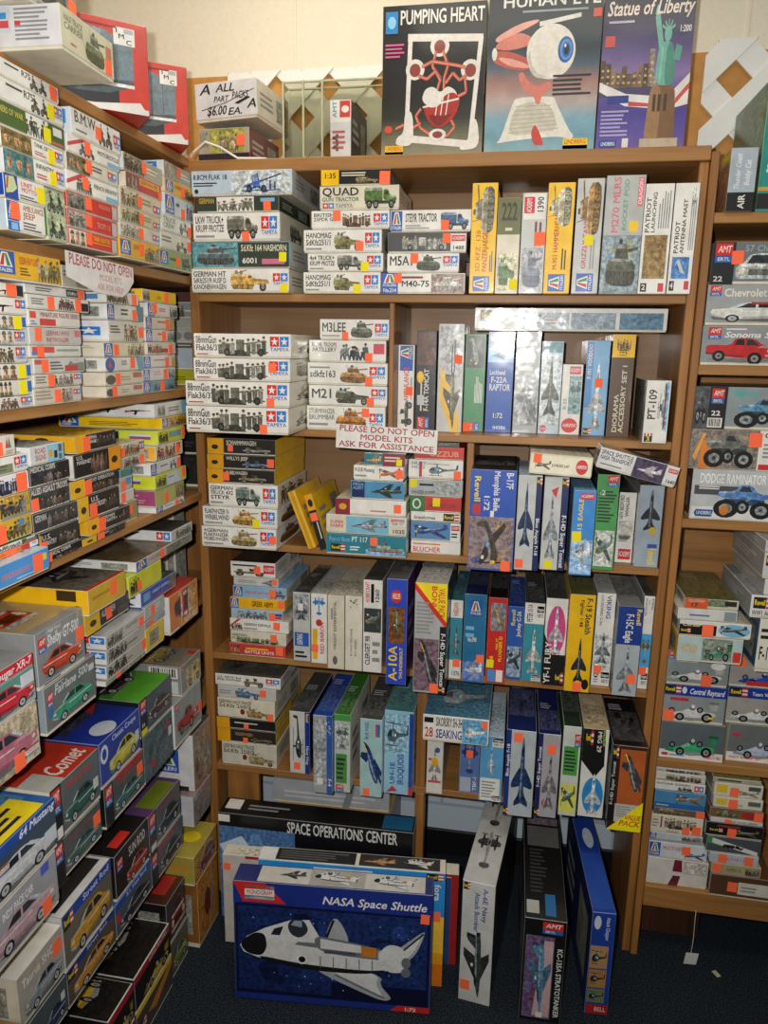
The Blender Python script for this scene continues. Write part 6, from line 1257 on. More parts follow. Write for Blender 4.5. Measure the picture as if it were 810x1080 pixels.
('motorcycle_kit_box', 'white box with two motorcycle riders, top of nearest left-wall top shelf stack', 'kit boxes in the nearest full stack on left wall top shelf', 's', -1.02, 1.3141, 2.2917, 0.222, 0.24, 0.0296, 1.5761, 0.0, 0.0, 'w/l/d8dcdc;T,222,.5,.5,.62,.9,R75;L,4a4a44,.3,.66,.56,.86,1;I,moto,5a5c38,.6,.08,.84,.92;G,tam,.87,.3,.98,.86;So,.92,.5'),
('motorcycle_kit_box', 'pale green box with motorcycle battle art on the left wall top shelf', 'kit boxes on the left wall top shelf', 's', -1.005, 1.397, 2.04, 0.0629, 0.2, 0.0953, 1.5709, 0.0, 0.0, '8a9c78/g/g;B,90a080,b8c4a0,.02,.02,.98,.98;I,moto,4a5440,.06,.54,.94,.96;I,moto,3a4434,.06,.06,.94,.46'),
('figure_kit_box', 'red box with yellow title, bottom of second left-wall top shelf stack', 'kit boxes in the motorcycle stack second from left on left wall top shelf', 's', -1.015, 1.5249, 2.04, 0.1887, 0.22, 0.0335, 1.57, 0.0, 0.0, 'c83020/r/r;R,d8d4c8,.02,.06,.34,.94;I,faces,8a6a48,.03,.08,.33,.92;T,e8b020,.48,.5,.84,.86,TANK HUNTERS;R,e0a020,.46,.4,.84,.46;R,b8b4ac,.87,.1,.98,.9;So,.4,.6'),
('figure_kit_box', 'red box with pale troop photo, sixth in second left-wall top shelf stack', 'kit boxes in the motorcycle stack second from left on left wall top shelf', 's', -1.015, 1.5279, 2.0746, 0.1914, 0.22, 0.0344, 1.5734, 0.0, 0.0, 'c83028/r/r;B,8a8a7c,c0b8a8,.02,.06,.34,.94;I,figs,6a7460,.03,.08,.33,.92;T,d89080,.56,.3,.84,.7,TROOPS 1/35;R,b8b4ac,.87,.1,.98,.9;So,.4,.6'),
('field_gun_kit_box', 'red box with grey crew photo, sticker in middle, fifth in second left-wall top shelf stack', 'kit boxes in the motorcycle stack second from left on left wall top shelf', 's', -1.015, 1.5319, 2.1101, 0.1918, 0.22, 0.0329, 1.5676, 0.0, 0.0, 'c03028/r/r;B,6a6a64,a8a49c,.02,.06,.34,.94;I,guncrew,7a7a70,.03,.08,.33,.92;T,d89080,.6,.5,.84,.8,FIGURES;R,b8b4ac,.87,.1,.98,.9;So,.4,.6'),
('figure_kit_box', 'white box with red corner stripes, fourth in second left-wall top shelf stack', 'kit boxes in the motorcycle stack second from left on left wall top shelf', 's', -1.015, 1.5374, 2.1442, 0.1943, 0.22, 0.0391, 1.5684, 0.0, 0.0, 'w/c/d8dcdc;P,c84848,.0,.3,.0,.5,.26,1,.38,1;I,figs,6a7a60,.16,.06,.46,.9;T,5a5a50,.5,.5,.98,.76,FRENCH INFANTRY;R,7ab8d8,.74,.1,.98,.34;So,.34,.6'),
('figure_kit_box', 'box with dark soldier faces, third in second left-wall top shelf stack', 'kit boxes in the motorcycle stack second from left on left wall top shelf', 's', -1.015, 1.5411, 2.1844, 0.1955, 0.22, 0.0319, 1.5765, 0.0, 0.0, 'd4d0c0/c/c;B,3a3828,8a7a50,.0,.02,.42,.98;I,faces,6a6440,.0,.02,.42,.98;L,5a5a50,.46,.4,.76,.8,2;G,tam,.78,.2,.96,.8;So,.4,.6'),
('motorcycle_kit_box', 'white box with riders and red corner stripes, second in second left-wall top shelf stack', 'kit boxes in the motorcycle stack second from left on left wall top shelf', 's', -1.015, 1.5497, 2.2174, 0.197, 0.22, 0.0344, 1.571, 0.0, 0.0, 'w/c/d8dcdc;P,c84848,.0,.3,.0,.5,.26,1,.38,1;I,moto,5a6470,.2,.08,.5,.9;T,5a5a50,.55,.5,.98,.8,MOTORCYCLE;R,7ab8d8,.74,.12,.98,.36;So,.36,.6'),
('motorcycle_kit_box', 'white box with large brown title and riders, top of second left-wall top shelf stack', 'kit boxes in the motorcycle stack second from left on left wall top shelf', 's', -1.015, 1.5644, 2.2528, 0.1893, 0.22, 0.0513, 1.5714, 0.0, 0.0, 'e0e0dc/c/d8e0e8;T,5a4a30,.06,.46,.5,.96,B.M.W.;L,6a6a68,.08,.2,.4,.32,1;I,moto,5a5c40,.52,.1,.82,.94;G,tam,.84,.2,.98,.76;So,.52,.5;e:R,4a9ad8,.5,.4,.95,.9'),
('figure_kit_box', 'yellow box with blue logo, bottom of third left-wall top shelf', 'kit boxes in the third stack from left on left wall top shelf', 's', -1.015, 1.7453, 2.04, 0.1934, 0.2, 0.0461, 1.5649, 0.0, 0.0, 'dca818/y/y*;G,ita,.02,.2,.26,.9;T,b06020,.32,.5,.5,.8,GERMAN;I,figs,7a7a60,.6,.06,.98,.9;So,.52,.6'),
('figure_kit_box', 'pale box with faded soldiers, fifth in third left-wall top shelf', 'kit boxes in the third stack from left on left wall top shelf', 's', -1.015, 1.7504, 2.0872, 0.1919, 0.2, 0.0335, 1.5698, 0.0, 0.0, 'c8c4b4/c/c;I,figs,b0a890,.02,.05,.45,.95;G,tamo,.8,.3,.97,.7;So,.5,.5'),
('figure_kit_box', 'cream box with green soldiers, fourth in third left-wall top shelf', 'kit boxes in the third stack from left on left wall top shelf', 's', -1.015, 1.7556, 2.1218, 0.1942, 0.2, 0.0321, 1.5718, 0.0, 0.0, 'c4bc9c/c/c;I,figs,7a7438,.04,.05,.5,.95;L,8a8468,.55,.4,.8,.8,2;G,tamo,.8,.2,.97,.6;So,.5,.5'),
('figure_kit_box', 'cream box with tan soldiers, third in third left-wall top shelf', 'kit boxes in the third stack from left on left wall top shelf', 's', -1.015, 1.7619, 2.155, 0.1977, 0.2, 0.041, 1.565, 0.0, 0.0, 'c8c0a4/c/c;I,figs,a08a58,.02,.05,.45,.95;L,8a8468,.5,.4,.76,.8,2;G,tamo,.78,.2,.96,.6;So,.45,.5'),
('figure_kit_box', 'red and yellow title box, second in third left-wall top shelf', 'kit boxes in the third stack from left on left wall top shelf', 's', -1.015, 1.7792, 2.1971, 0.1723, 0.2, 0.0364, 1.5722, 0.0, 0.0, 'c03028/r/c;R,5a4a40,.0,.1,.34,.9;I,faces,8a6a58,.02,.1,.32,.9;R,e0a820,.36,.5,.94,.9;T,8a2a18,.38,.54,.9,.86,GERMAN MG;So,.98,.3,.02'),
('figure_kit_box', 'tan box with soldiers, top of third left-wall top shelf', 'kit boxes in the third stack from left on left wall top shelf', 's', -1.015, 1.781, 2.2346, 0.1894, 0.2, 0.0391, 1.5724, 0.0, 0.0, 'a8a48c/c/d8dcdc;B,7a7460,a8a090,.0,.02,.5,.98;I,figs,6a6450,.02,.05,.48,.95;L,d8d4c4,.55,.3,.95,.7,2;So,.5,.55'),
('truck_kit_box', 'green box with blue logo, bottom of farthest stack on left wall top shelf', 'kit boxes in the farthest stack on left wall top shelf', 's', -1.02, 1.9478, 2.04, 0.1886, 0.2, 0.0455, 1.5655, 0.0, 0.0, '90a468/g/g;G,ita,.02,.2,.24,.9;L,5a6a40,.3,.4,.5,.7,1;I,truck,6a6c5c,.66,.08,.96,.9;So,.54,.5'),
('jeep_kit_box', 'white box with small tan vehicle, fifth in farthest stack on left wall top shelf', 'kit boxes in the farthest stack on left wall top shelf', 's', -1.02, 1.9519, 2.0866, 0.1822, 0.2, 0.0431, 1.5723, 0.0, 0.0, 'd0ccc0/c/c;L,7a7468,.04,.4,.44,.8,2;I,jeep,9a8058,.46,.06,.86,.7;So,.92,.5'),
('jeep_kit_box', 'white box with green title, fourth in farthest stack on left wall top shelf', 'kit boxes in the farthest stack on left wall top shelf', 's', -1.02, 1.9584, 2.1308, 0.1778, 0.2, 0.0414, 1.5704, 0.0, 0.0, 'd4d4cc/c/c;T,5a7a58,.06,.2,.5,.9,TRUCK|CREW;I,jeep,8a8a7c,.56,.1,.95,.9;So,.92,.4'),
('figure_kit_box', 'pale blue box with blue logo, third in farthest stack on left wall top shelf', 'kit boxes in the farthest stack on left wall top shelf', 's', -1.02, 1.9833, 2.1733, 0.1822, 0.2, 0.0509, 1.5729, 0.0, 0.0, 'c4ccd0/q/d8dcdc;G,ita,.02,.1,.3,.96;L,5a5a58,.36,.5,.5,.8,1;I,figs,6a8090,.68,.06,.98,.9;So,.58,.3'),
('figure_kit_box', 'yellow box, second in farthest stack on left wall top shelf', 'kit boxes in the farthest stack on left wall top shelf', 's', -1.02, 1.9829, 2.2253, 0.172, 0.2, 0.0377, 1.569, 0.0, 0.0, 'd8a418/y/c;G,ita,.04,.2,.28,.9;T,8a4a18,.34,.5,.56,.8,US ARMY;I,figs,5a5a58,.66,.06,.98,.9;So,.62,.5'),
('model_kit_box', 'grey faded box, top of farthest stack on left wall top shelf', 'kit boxes in the farthest stack on left wall top shelf', 's', -1.02, 1.9824, 2.2641, 0.168, 0.2, 0.0393, 1.5733, 0.0, 0.0, '9a9684/c/d8dcdc;B,8a8474,a8a494,.0,.02,.5,.98;L,d0ccc0,.55,.3,.9,.7,2;So,.5,.6;e:G,tamo,.3,.5,.9,.9'),
('figure_kit_box', 'white box with row of men, bottom of nearest stack on left wall second shelf', 'kit boxes in the nearest stack on left wall second shelf', 's', -1.04, 1.2269, 1.725, 0.1717, 0.22, 0.0229, 1.5737, 0.0, 0.0, 'd0d0c8/c/c;I,figs,8a7060,.3,.02,.74,.98;G,tam,.78,.2,.97,.9'),
('figure_kit_box', 'white box with single gunner, seventh in nearest stack on left wall second shelf', 'kit boxes in the nearest stack on left wall second shelf', 's', -1.04, 1.2287, 1.749, 0.1667, 0.22, 0.029, 1.5651, 0.0, 0.0, 'd0d0c8/c/c;I,faces,6a7048,.44,.02,.66,.98;R,2a6ab8,.92,.2,.99,.9;Sy,.84,.5'),
('figure_kit_box', 'box with bearded faces and yellow sticker, sixth in nearest stack on left wall second shelf', 'kit boxes in the nearest stack on left wall second shelf', 's', -1.04, 1.2312, 1.7791, 0.1626, 0.22, 0.0287, 1.5655, 0.0, 0.0, 'd0d0c8/c/c;I,faces,8a7450,.36,.02,.76,.98;R,2a6ab8,.92,.2,.99,.9;Sy,.84,.5'),
('figure_kit_box', 'white box with two soldiers, fifth in nearest stack on left wall second shelf', 'kit boxes in the nearest stack on left wall second shelf', 's', -1.04, 1.2302, 1.8088, 0.1513, 0.22, 0.032, 1.5729, 0.0, 0.0, 'd0d0c8/c/c;I,figs,8a7a5c,.3,.02,.74,.98;G,tam,.78,.2,.96,.9'),
('figure_kit_box', 'box with faded faces, fourth in nearest stack on left wall second shelf', 'kit boxes in the nearest stack on left wall second shelf', 's', -1.04, 1.234, 1.842, 0.1495, 0.22, 0.0271, 1.5764, 0.0, 0.0, 'd0d0c8/c/c;I,faces,a8a4a0,.4,.02,.74,.98;G,tam,.76,.2,.96,.9'),
('figure_kit_box', 'box with helmeted faces and yellow sticker, third in nearest stack on left wall second shelf', 'kit boxes in the nearest stack on left wall second shelf', 's', -1.04, 1.2368, 1.8702, 0.1471, 0.22, 0.0252, 1.5678, 0.0, 0.0, 'd0d0c8/c/c;I,faces,8a8c7a,.4,.02,.78,.98;R,2a6ab8,.92,.2,.99,.9;Sy,.83,.5'),
('rifle_kit_box', 'white box with green rifleman, second in nearest stack on left wall second shelf', 'kit boxes in the nearest stack on left wall second shelf', 's', -1.04, 1.2421, 1.8965, 0.149, 0.22, 0.0307, 1.5703, 0.0, 0.0, 'dcdcd4/c;I,rifle,4a6a44,.4,.1,.74,.8;G,tamo,.78,.4,.97,.9'),
('rifle_kit_box', 'white box with rifle, top of nearest stack on left wall second shelf', 'kit boxes in the nearest stack on left wall second shelf', 's', -1.04, 1.2419, 1.9283, 0.1407, 0.22, 0.024, 1.5719, 0.0, 0.0, 'dcdcd4/c;I,rifle,k,.5,.1,.78,.7;R,222,.85,.1,.98,.9;So,.74,.5,.034'),
('figure_kit_box', 'cream box with lettering, bottom of second left-wall second shelf stack', 'kit boxes in the second stack from left on left wall second shelf', 's', -1.04, 1.3956, 1.725, 0.1611, 0.22, 0.0334, 1.5686, 0.0, 0.0, 'c8c0b0/c;L,9a9080,.04,.3,.4,.9,3;I,figs,a08a80,.56,.04,.8,.96;G,tamo,.82,.5,.97,.8;So,.48,.5'),
('figure_kit_box', 'white box with four men, seventh in second left-wall second shelf stack', 'kit boxes in the second stack from left on left wall second shelf', 's', -1.04, 1.4006, 1.7595, 0.1624, 0.22, 0.026, 1.5692, 0.0, 0.0, 'ccc8bc/c;L,7a7468,.04,.3,.3,.9,3;I,figs,6a5a48,.42,.04,.8,.96;G,tamo,.82,.5,.97,.9;So,.34,.5'),
('model_kit_box', 'grey box with town and red label, sixth in second left-wall second shelf stack', 'kit boxes in the second stack from left on left wall second shelf', 's', -1.04, 1.4106, 1.7866, 0.1743, 0.22, 0.0306, 1.5685, 0.0, 0.0, 'c0c0bc/c;R,c84a40,.02,.6,.14,.9;L,5a5a58,.3,.2,.56,.8,3;P,7a8478,.56,.1,.7,.8,.76,.6,.98,.7,.98,.1;R,c03a34,.58,.12,.84,.5;So,.2,.5'),
('model_kit_box', 'white box with red left panel, fifth in second left-wall second shelf stack', 'kit boxes in the second stack from left on left wall second shelf', 's', -1.04, 1.4006, 1.8183, 0.1735, 0.22, 0.023, 1.5692, 0.0, 0.0, 'ccccc4/c;R,c85048,.05,.4,.46,.9;R,5a78a8,.04,.2,.14,.5;L,8a9a8a,.5,.4,.95,.8,1;So,.2,.5'),
('model_kit_box', 'grey box with red lettering, fourth in second left-wall second shelf stack', 'kit boxes in the second stack from left on left wall second shelf', 's', -1.04, 1.404, 1.8425, 0.1747, 0.22, 0.0333, 1.5719, 0.0, 0.0, 'bcbcb8/c;T,a85050,.3,.5,.75,.86,GERMAN WW.II;T,b04048,.3,.16,.75,.44,BIETROLLER;R,d07078,.86,.5,.98,.9;So,.16,.6'),
('model_kit_box', 'white box with red title panel, third in second left-wall second shelf stack', 'kit boxes in the second stack from left on left wall second shelf', 's', -1.04, 1.4051, 1.8769, 0.1719, 0.22, 0.0322, 1.5684, 0.0, 0.0, 'd4d0c8/c;R,d05038,.03,.5,.14,.9;T,8a4038,.22,.55,.98,.9,MINIATURE FIGURE SERIES;R,c84038,.2,.1,.5,.5;L,5a7aa0,.04,.1,.15,.4,2'),
('figure_kit_box', 'white box with trio and two stickers, second in second left-wall second shelf stack', 'kit boxes in the second stack from left on left wall second shelf', 's', -1.04, 1.4245, 1.9102, 0.2098, 0.22, 0.0274, 1.5693, 0.0, 0.0, 'd4d4cc/c;L,6a6a68,.06,.3,.32,.8,3;I,figs,7a5a58,.46,.04,.74,.96;R,222,.84,.1,.98,.7;So,.35,.5;So,.8,.5'),
('field_gun_kit_box', 'white box with black panel and sticker, top of second left-wall second shelf stack', 'kit boxes in the second stack from left on left wall second shelf', 's', -1.04, 1.4155, 1.9387, 0.202, 0.22, 0.0173, 1.5741, 0.0, 0.0, 'd4d4cc/c/d0dcec;L,5a5a58,.16,.3,.44,.8,2;R,222,.66,.1,.94,.9;I,guncrew,a8a8a0,.67,.2,.9,.8;So,.92,.4'),
('figure_kit_box', 'wide yellow box with blue logo lying across two left wall stacks', 'kit boxes on the left wall second shelf', 's', -1.04, 1.3109, 1.957, 0.2189, 0.24, 0.0522, 1.5651, 0.0, 0.0, 'dcaa18/y/y;G,ita,.12,.2,.36,.96;T,b04030,.42,.55,.66,.86,RUSSIAN HEAVY GUNS;L,5a4a20,.42,.2,.56,.5,3;I,figs,8a8450,.66,.06,.98,.95'),
('figure_kit_box', 'grey box with small soldiers partly behind the hanging plastic sign', 'kit boxes on the left wall second shelf', 's', -1.025, 1.4867, 1.957, 0.1145, 0.2, 0.0446, 1.5716, 0.0, 0.0, 'b8b4a4/c;L,5a5a50,.06,.5,.4,.8,2;I,figs,8a7a48,.42,.05,.78,.95;So,.88,.5'),
('model_kit_box', 'cream box with dark arch, bottom of third left-wall second shelf stack', 'kit boxes in the third stack from left on left wall second shelf', 's', -1.025, 1.6529, 1.725, 0.175, 0.2, 0.0255, 1.5736, 0.0, 0.0, 'c8c0a8/c/d8d0bc;E,4a4840,.02,.1,.22,.8;L,9a9078,.4,.3,.66,.7,2;R,b06058,.72,.5,.96,.9;So,.22,.5;e:I,swirl,b0a898,.4,.4,.7,.8'),
('model_kit_box', 'cream box with dark round vehicle, sixth in third left-wall second shelf stack', 'kit boxes in the third stack from left on left wall second shelf', 's', -1.025, 1.6542, 1.7516, 0.1755, 0.2, 0.0305, 1.5685, 0.0, 0.0, 'c8c0a8/c/d8d0bc;E,4a4840,.02,.1,.26,.8;L,9a9078,.4,.3,.66,.7,2;R,b06058,.72,.5,.96,.9;So,.32,.5;e:I,swirl,b0a898,.4,.4,.7,.8'),
('model_kit_box', 'white box with oval blue logo, fifth in third left-wall second shelf stack', 'kit boxes in the third stack from left on left wall second shelf', 's', -1.025, 1.6581, 1.7833, 0.1752, 0.2, 0.0318, 1.5675, 0.0, 0.0, 'd0d0c8/c/dcdcd8;E,3a5a9a,.01,.0,.24,1;P,c84040,.08,.3,.12,.8,.18,.3;T,5a5a50,.4,.4,.64,.8,TANK|CREW;P,6a98a8,.86,.0,1,.0,1,1,.8,1;So,.7,.7'),
('figure_kit_box', 'cream box with logo and tan group, fourth in third left-wall second shelf stack', 'kit boxes in the third stack from left on left wall second shelf', 's', -1.025, 1.662, 1.8162, 0.1864, 0.2, 0.0329, 1.5744, 0.0, 0.0, 'd0c8a8/c/d8d0bc;G,ita,.0,.05,.2,.95;I,figs,8a7c50,.56,.05,.98,.95;So,.28,.5;e:L,a8a088,.1,.2,.9,.8,5'),
('figure_kit_box', 'taller box with two brown figures, third in third left-wall second shelf stack', 'kit boxes in the third stack from left on left wall second shelf', 's', -1.025, 1.6758, 1.8502, 0.1625, 0.2, 0.0481, 1.5677, 0.0, 0.0, 'ccc8bc/c/dcdce0;L,5a5a50,.05,.4,.32,.8,3;I,figs,a08058,.4,.02,.8,.98;So,.9,.5;e:G,tamo,.3,.3,.9,.7'),
('model_kit_box', 'white box with blue logo, second in third left-wall second shelf stack', 'kit boxes in the third stack from left on left wall second shelf', 's', -1.025, 1.6758, 1.8994, 0.1637, 0.2, 0.0356, 1.567, 0.0, 0.0, 'd0d0c4/c/dcdcd8;G,ita,.0,.05,.18,.95;L,5a5a50,.36,.3,.64,.8,2;P,6a8a90,.84,.0,1,.0,1,1,.8,1;So,.74,.4'),
('figure_kit_box', 'white box with kneeling men, top of third left-wall second shelf stack', 'kit boxes in the third stack from left on left wall second shelf', 's', -1.025, 1.6662, 1.9361, 0.1484, 0.2, 0.0279, 1.57, 0.0, 0.0, 'd0ccc0/c/dcdcd8;I,figs,8a7a60,.04,.05,.66,.95;So,.84,.4;e:R,5a80b0,.55,.3,.9,.7'),
('figure_kit_box', 'teal box, bottom of fourth left-wall second shelf stack', 'kit boxes in the fourth stack from left on left wall second shelf', 's', -1.03, 1.8386, 1.725, 0.1758, 0.2, 0.0278, 1.5732, 0.0, 0.0, '6a8a98/t/c8c4b8;R,b04848,.06,.3,.16,.7;G,ita,.0,.1,.2,.9;I,figs,4a6a78,.3,.1,.95,.8;So,.56,.6'),
('figure_kit_box', 'pale grey box, seventh in fourth left-wall second shelf stack', 'kit boxes in the fourth stack from left on left wall second shelf', 's', -1.03, 1.8432, 1.7539, 0.1772, 0.2, 0.0324, 1.566, 0.0, 0.0, 'c8ccc8/c/c8c4b8;G,ita,.0,.05,.18,.9;L,c0a0a0,.3,.4,.56,.8,2;I,figs,8a9490,.76,.05,.98,.9;So,.66,.5'),
('model_kit_box', 'white box with faded title, sixth in fourth left-wall second shelf stack', 'kit boxes in the fourth stack from left on left wall second shelf', 's', -1.03, 1.8459, 1.7873, 0.1751, 0.2, 0.0316, 1.5687, 0.0, 0.0, 'd4d0c8/c/d8d0bc;G,ita,.0,.05,.2,.9;L,c07080,.3,.5,.7,.7,1;P,c8a050,.86,.0,1,.0,1,.6,.9,1;So,.72,.4'),
('figure_kit_box', 'cream box with small crowd and red marks, fifth in fourth left-wall second shelf stack', 'kit boxes in the fourth stack from left on left wall second shelf', 's', -1.03, 1.8597, 1.82, 0.1593, 0.2, 0.0313, 1.5688, 0.0, 0.0, 'ccc0b0/c/d8d0bc;I,figs,7a6a58,.02,.1,.5,.9;R,b05048,.2,.2,.36,.5;R,b05048,.5,.2,.7,.5;So,.8,.4'),
('figure_kit_box', 'pale box with orange sticker, fourth in fourth left-wall second shelf stack', 'kit boxes in the fourth stack from left on left wall second shelf', 's', -1.03, 1.8557, 1.8524, 0.1586, 0.2, 0.0301, 1.5748, 0.0, 0.0, 'ccc8bc/c/d8d0bc;G,ita,.0,.05,.2,.95;L,c07050,.4,.5,.7,.8,1;I,figs,8aa098,.74,.05,.98,.95;So,.6,.5'),
('model_kit_box', 'pale box with red script, third in fourth left-wall second shelf stack', 'kit boxes in the fourth stack from left on left wall second shelf', 's', -1.03, 1.8575, 1.8835, 0.1581, 0.2, 0.0296, 1.5701, 0.0, 0.0, 'ccc4b4/c/d8d0bc;G,ita,.0,.05,.2,.95;L,c07050,.4,.5,.8,.8,1;P,b09a68,.8,.0,1,.0,1,1,.86,1;So,.74,.5'),
('figure_kit_box', 'white box with blue end logo, second in fourth left-wall second shelf stack', 'kit boxes in the fourth stack from left on left wall second shelf', 's', -1.03, 1.8758, 1.9143, 0.1679, 0.2, 0.0345, 1.5751, 0.0, 0.0, 'd0d0c8/c/d0d0d0;G,ita,.0,.05,.2,.95;L,c06060,.36,.4,.6,.7,2;I,figs,5a8078,.72,.05,.98,.95;So,.22,.6'),
('figure_kit_box', 'yellow box, top of fourth left-wall second shelf stack', 'kit boxes in the fourth stack from left on left wall second shelf', 's', -1.03, 1.8626, 1.9499, 0.184, 0.2, 0.0301, 1.5668, 0.0, 0.0, 'd8b018/y/y;R,a8a4a0,.0,.1,.2,.9;I,figs,8a7a50,.02,.1,.2,.9;T,8a6a20,.4,.3,.6,.6,SAS;So,.68,.5'),
('model_kit_box', 'yellow-green box, bottom of corner stack on left wall second shelf', 'kit boxes in the corner stack on left wall second shelf', 's', -1.0622, 2.27, 1.725, 0.16, 0.22, 0.046, 0.0, 0.0, 0.0, 'a8a820/y/y;L,6a6a20,.5,.3,.9,.6,2'),
('model_kit_box', 'pale blue box, sixth in corner stack on left wall second shelf', 'kit boxes in the corner stack on left wall second shelf', 's', -1.0568, 2.27, 1.7721, 0.16, 0.22, 0.0637, 0.0, 0.0, 0.0, 'a8b4bc/a/a;R,5a8ac0,.5,.1,.62,.9'),
('model_kit_box', 'dark lettered box, fifth in corner stack on left wall second shelf', 'kit boxes in the corner stack on left wall second shelf', 's', -1.0551, 2.27, 1.8369, 0.16, 0.22, 0.0134, 0.0, 0.0, 0.0, '4a4e50/a/a;L,c8c8c4,.5,.3,.95,.7,1'),
('model_kit_box', 'grey box with round motif, fourth in corner stack on left wall second shelf', 'kit boxes in the corner stack on left wall second shelf', 's', -1.0539, 2.27, 1.8514, 0.16, 0.22, 0.0401, 0.0, 0.0, 0.0, 'a8a8a4/a/a;E,7a7a78,.55,.2,.75,.8;E,7a7a78,.78,.2,.98,.8'),
('model_kit_box', 'plain grey box, third in corner stack on left wall second shelf', 'kit boxes in the corner stack on left wall second shelf', 's', -1.0506, 2.27, 1.8926, 0.16, 0.22, 0.0296, 0.0, 0.0, 0.0, '9c9c94/a/a'),
('figure_kit_box', 'grey box with brown figure, second in corner stack on left wall second shelf', 'kit boxes in the corner stack on left wall second shelf', 's', -1.0499, 2.27, 1.9233, 0.16, 0.22, 0.0428, 0.0, 0.0, 0.0, '8a8c8a/a/a;I,figs,6a5a40,.5,.05,.8,.95;L,c8c8c4,.8,.4,.98,.6,1'),
('model_kit_box', 'dark box, top of corner stack on left wall second shelf', 'kit boxes in the corner stack on left wall second shelf', 's', -1.0474, 2.27, 1.9672, 0.16, 0.22, 0.0299, 0.0, 0.0, 0.0, '3a3630/k/k;R,5a2a28,.6,.3,.95,.8'),
('model_kit_box', 'red box with yellow lettering, bottom of nearest stack on left wall third shelf', 'kit boxes in the nearest stack on left wall third shelf', 's', -1.035, 1.1981, 1.456, 0.1711, 0.22, 0.012, 1.5688, 0.0, 0.0, 'c82c24/r/m;T,f0b820,.34,.45,.76,.9,SOVIET TROOPS;R,e07a28,.3,.1,.7,.4;R,d8dce4,.84,.1,.99,.9;R,4a90d0,.88,.55,.95,.75;So,.52,.4,.036'),
('figure_kit_box', 'green and white box, sixth in nearest stack on left wall third shelf', 'kit boxes in the nearest stack on left wall third shelf', 's', -1.035, 1.2008, 1.4691, 0.1643, 0.22, 0.01, 1.5726, 0.0, 0.0, '4a6430/g;R,dcdcd8,.0,.02,.7,.98;I,figs,8a8c80,.3,.05,.68,.9;R,c8ccd8,.78,.6,.94,.9;R,c88078,.76,.14,.96,.34'),
('figure_kit_box', 'mustard box with charging soldiers, fifth in nearest stack on left wall third shelf', 'kit boxes in the nearest stack on left wall third shelf', 's', -1.035, 1.1975, 1.4822, 0.1438, 0.22, 0.0421, 1.5754, 0.0, 0.0, 'd0a828/y;I,figs,7a7450,.36,.05,.95,.95;E,4a8ac0,.72,.6,.84,.9;So,.36,.3,.036'),
('figure_kit_box', 'mustard box with marching soldiers, fourth in nearest stack on left wall third shelf', 'kit boxes in the nearest stack on left wall third shelf', 's', -1.035, 1.2011, 1.5254, 0.1377, 0.22, 0.0419, 1.5702, 0.0, 0.0, 'c8a028/y;B,b89028,d0b050,.3,.4,.98,.98;I,figs,5a5a58,.36,.05,.9,.95;R,8a8a84,.4,.0,1,.14'),
('field_gun_kit_box', 'white box with navy figures, third in nearest stack on left wall third shelf', 'kit boxes in the nearest stack on left wall third shelf', 's', -1.035, 1.205, 1.5685, 0.1332, 0.22, 0.0382, 1.5675, 0.0, 0.0, 'dcdce0/c;I,guncrew,3a4460,.3,.05,.8,.9;R,c83040,.72,.3,.95,.8;So,.83,.55,.036'),
('model_kit_box', 'white box with red and blue stars, second in nearest stack on left wall third shelf', 'kit boxes in the nearest stack on left wall third shelf', 's', -1.035, 1.2082, 1.6077, 0.1291, 0.22, 0.0325, 1.5662, 0.0, 0.0, 'dcdcd4/c/d8dcdc;G,tam,.7,.2,.97,.9;R,7a8460,.2,.1,.66,.6;L,5a5a50,.3,.2,.6,.6,2'),
('model_kit_box', 'white box with triangular logo, top of nearest stack on left wall third shelf', 'kit boxes in the nearest stack on left wall third shelf', 's', -1.035, 1.1949, 1.6413, 0.0911, 0.22, 0.0383, 1.5712, 0.0, 0.0, 'd4ccc0/c;P,c84040,.7,.4,.76,.95,.8,.4;P,3a8a58,.82,.95,.78,.4,.88,.4;So,.5,.4;L,9a9080,.7,.1,.95,.3,2'),
('model_kit_box', 'bright blue box with faint pink lettering, under the nearest third shelf stack', 'kit boxes on the left wall third shelf', 's', -1.02, 1.1775, 1.41, 0.1995, 0.24, 0.045, 1.5671, 0.0, 0.0, '4a90d0/q/d8dcdc;T,c87878,.3,.3,.7,.6,FRENCH INFANTRY;R,d0d060,.9,.5,.96,.8;L,b0c8e0,.5,.15,.8,.25,1;So,.82,.5,.036'),
('figure_kit_box', 'black box with crouching medic, bottom of black second stack on left wall third shelf', 'kit boxes in the black second stack on left wall third shelf', 's', -1.025, 1.3588, 1.41, 0.144, 0.2, 0.0201, 1.5745, 0.0, 0.0, '141414/k/k*;T,d8d8d4,.12,.55,.7,.92,MEDICAL CORPS;I,figs,6a5048,.34,.04,.9,.5;R,e0a020,.0,.3,.06,.95;So,.16,.3'),
('figure_kit_box', 'black box lettered infantry, fifth in black second stack on left wall third shelf', 'kit boxes in the black second stack on left wall third shelf', 's', -1.025, 1.3548, 1.4312, 0.138, 0.2, 0.0448, 1.5749, 0.0, 0.0, '242220/k/k*;T,c8c8c4,.06,.3,.4,.86,U.S.|INFANTRY;I,figs,5a4a44,.44,.05,.95,.9;R,e0a020,.0,.2,.04,.9;So,.08,.3'),
('figure_kit_box', 'black box with crowd of infantry, fourth in black second stack on left wall third shelf', 'kit boxes in the black second stack on left wall third shelf', 's', -1.025, 1.3484, 1.477, 0.151, 0.2, 0.0407, 1.567, 0.0, 0.0, '2a2826/k/k*;T,c8c8c4,.04,.5,.28,.9,GERMAN;I,figs,5a4a44,.3,.05,.95,.9'),
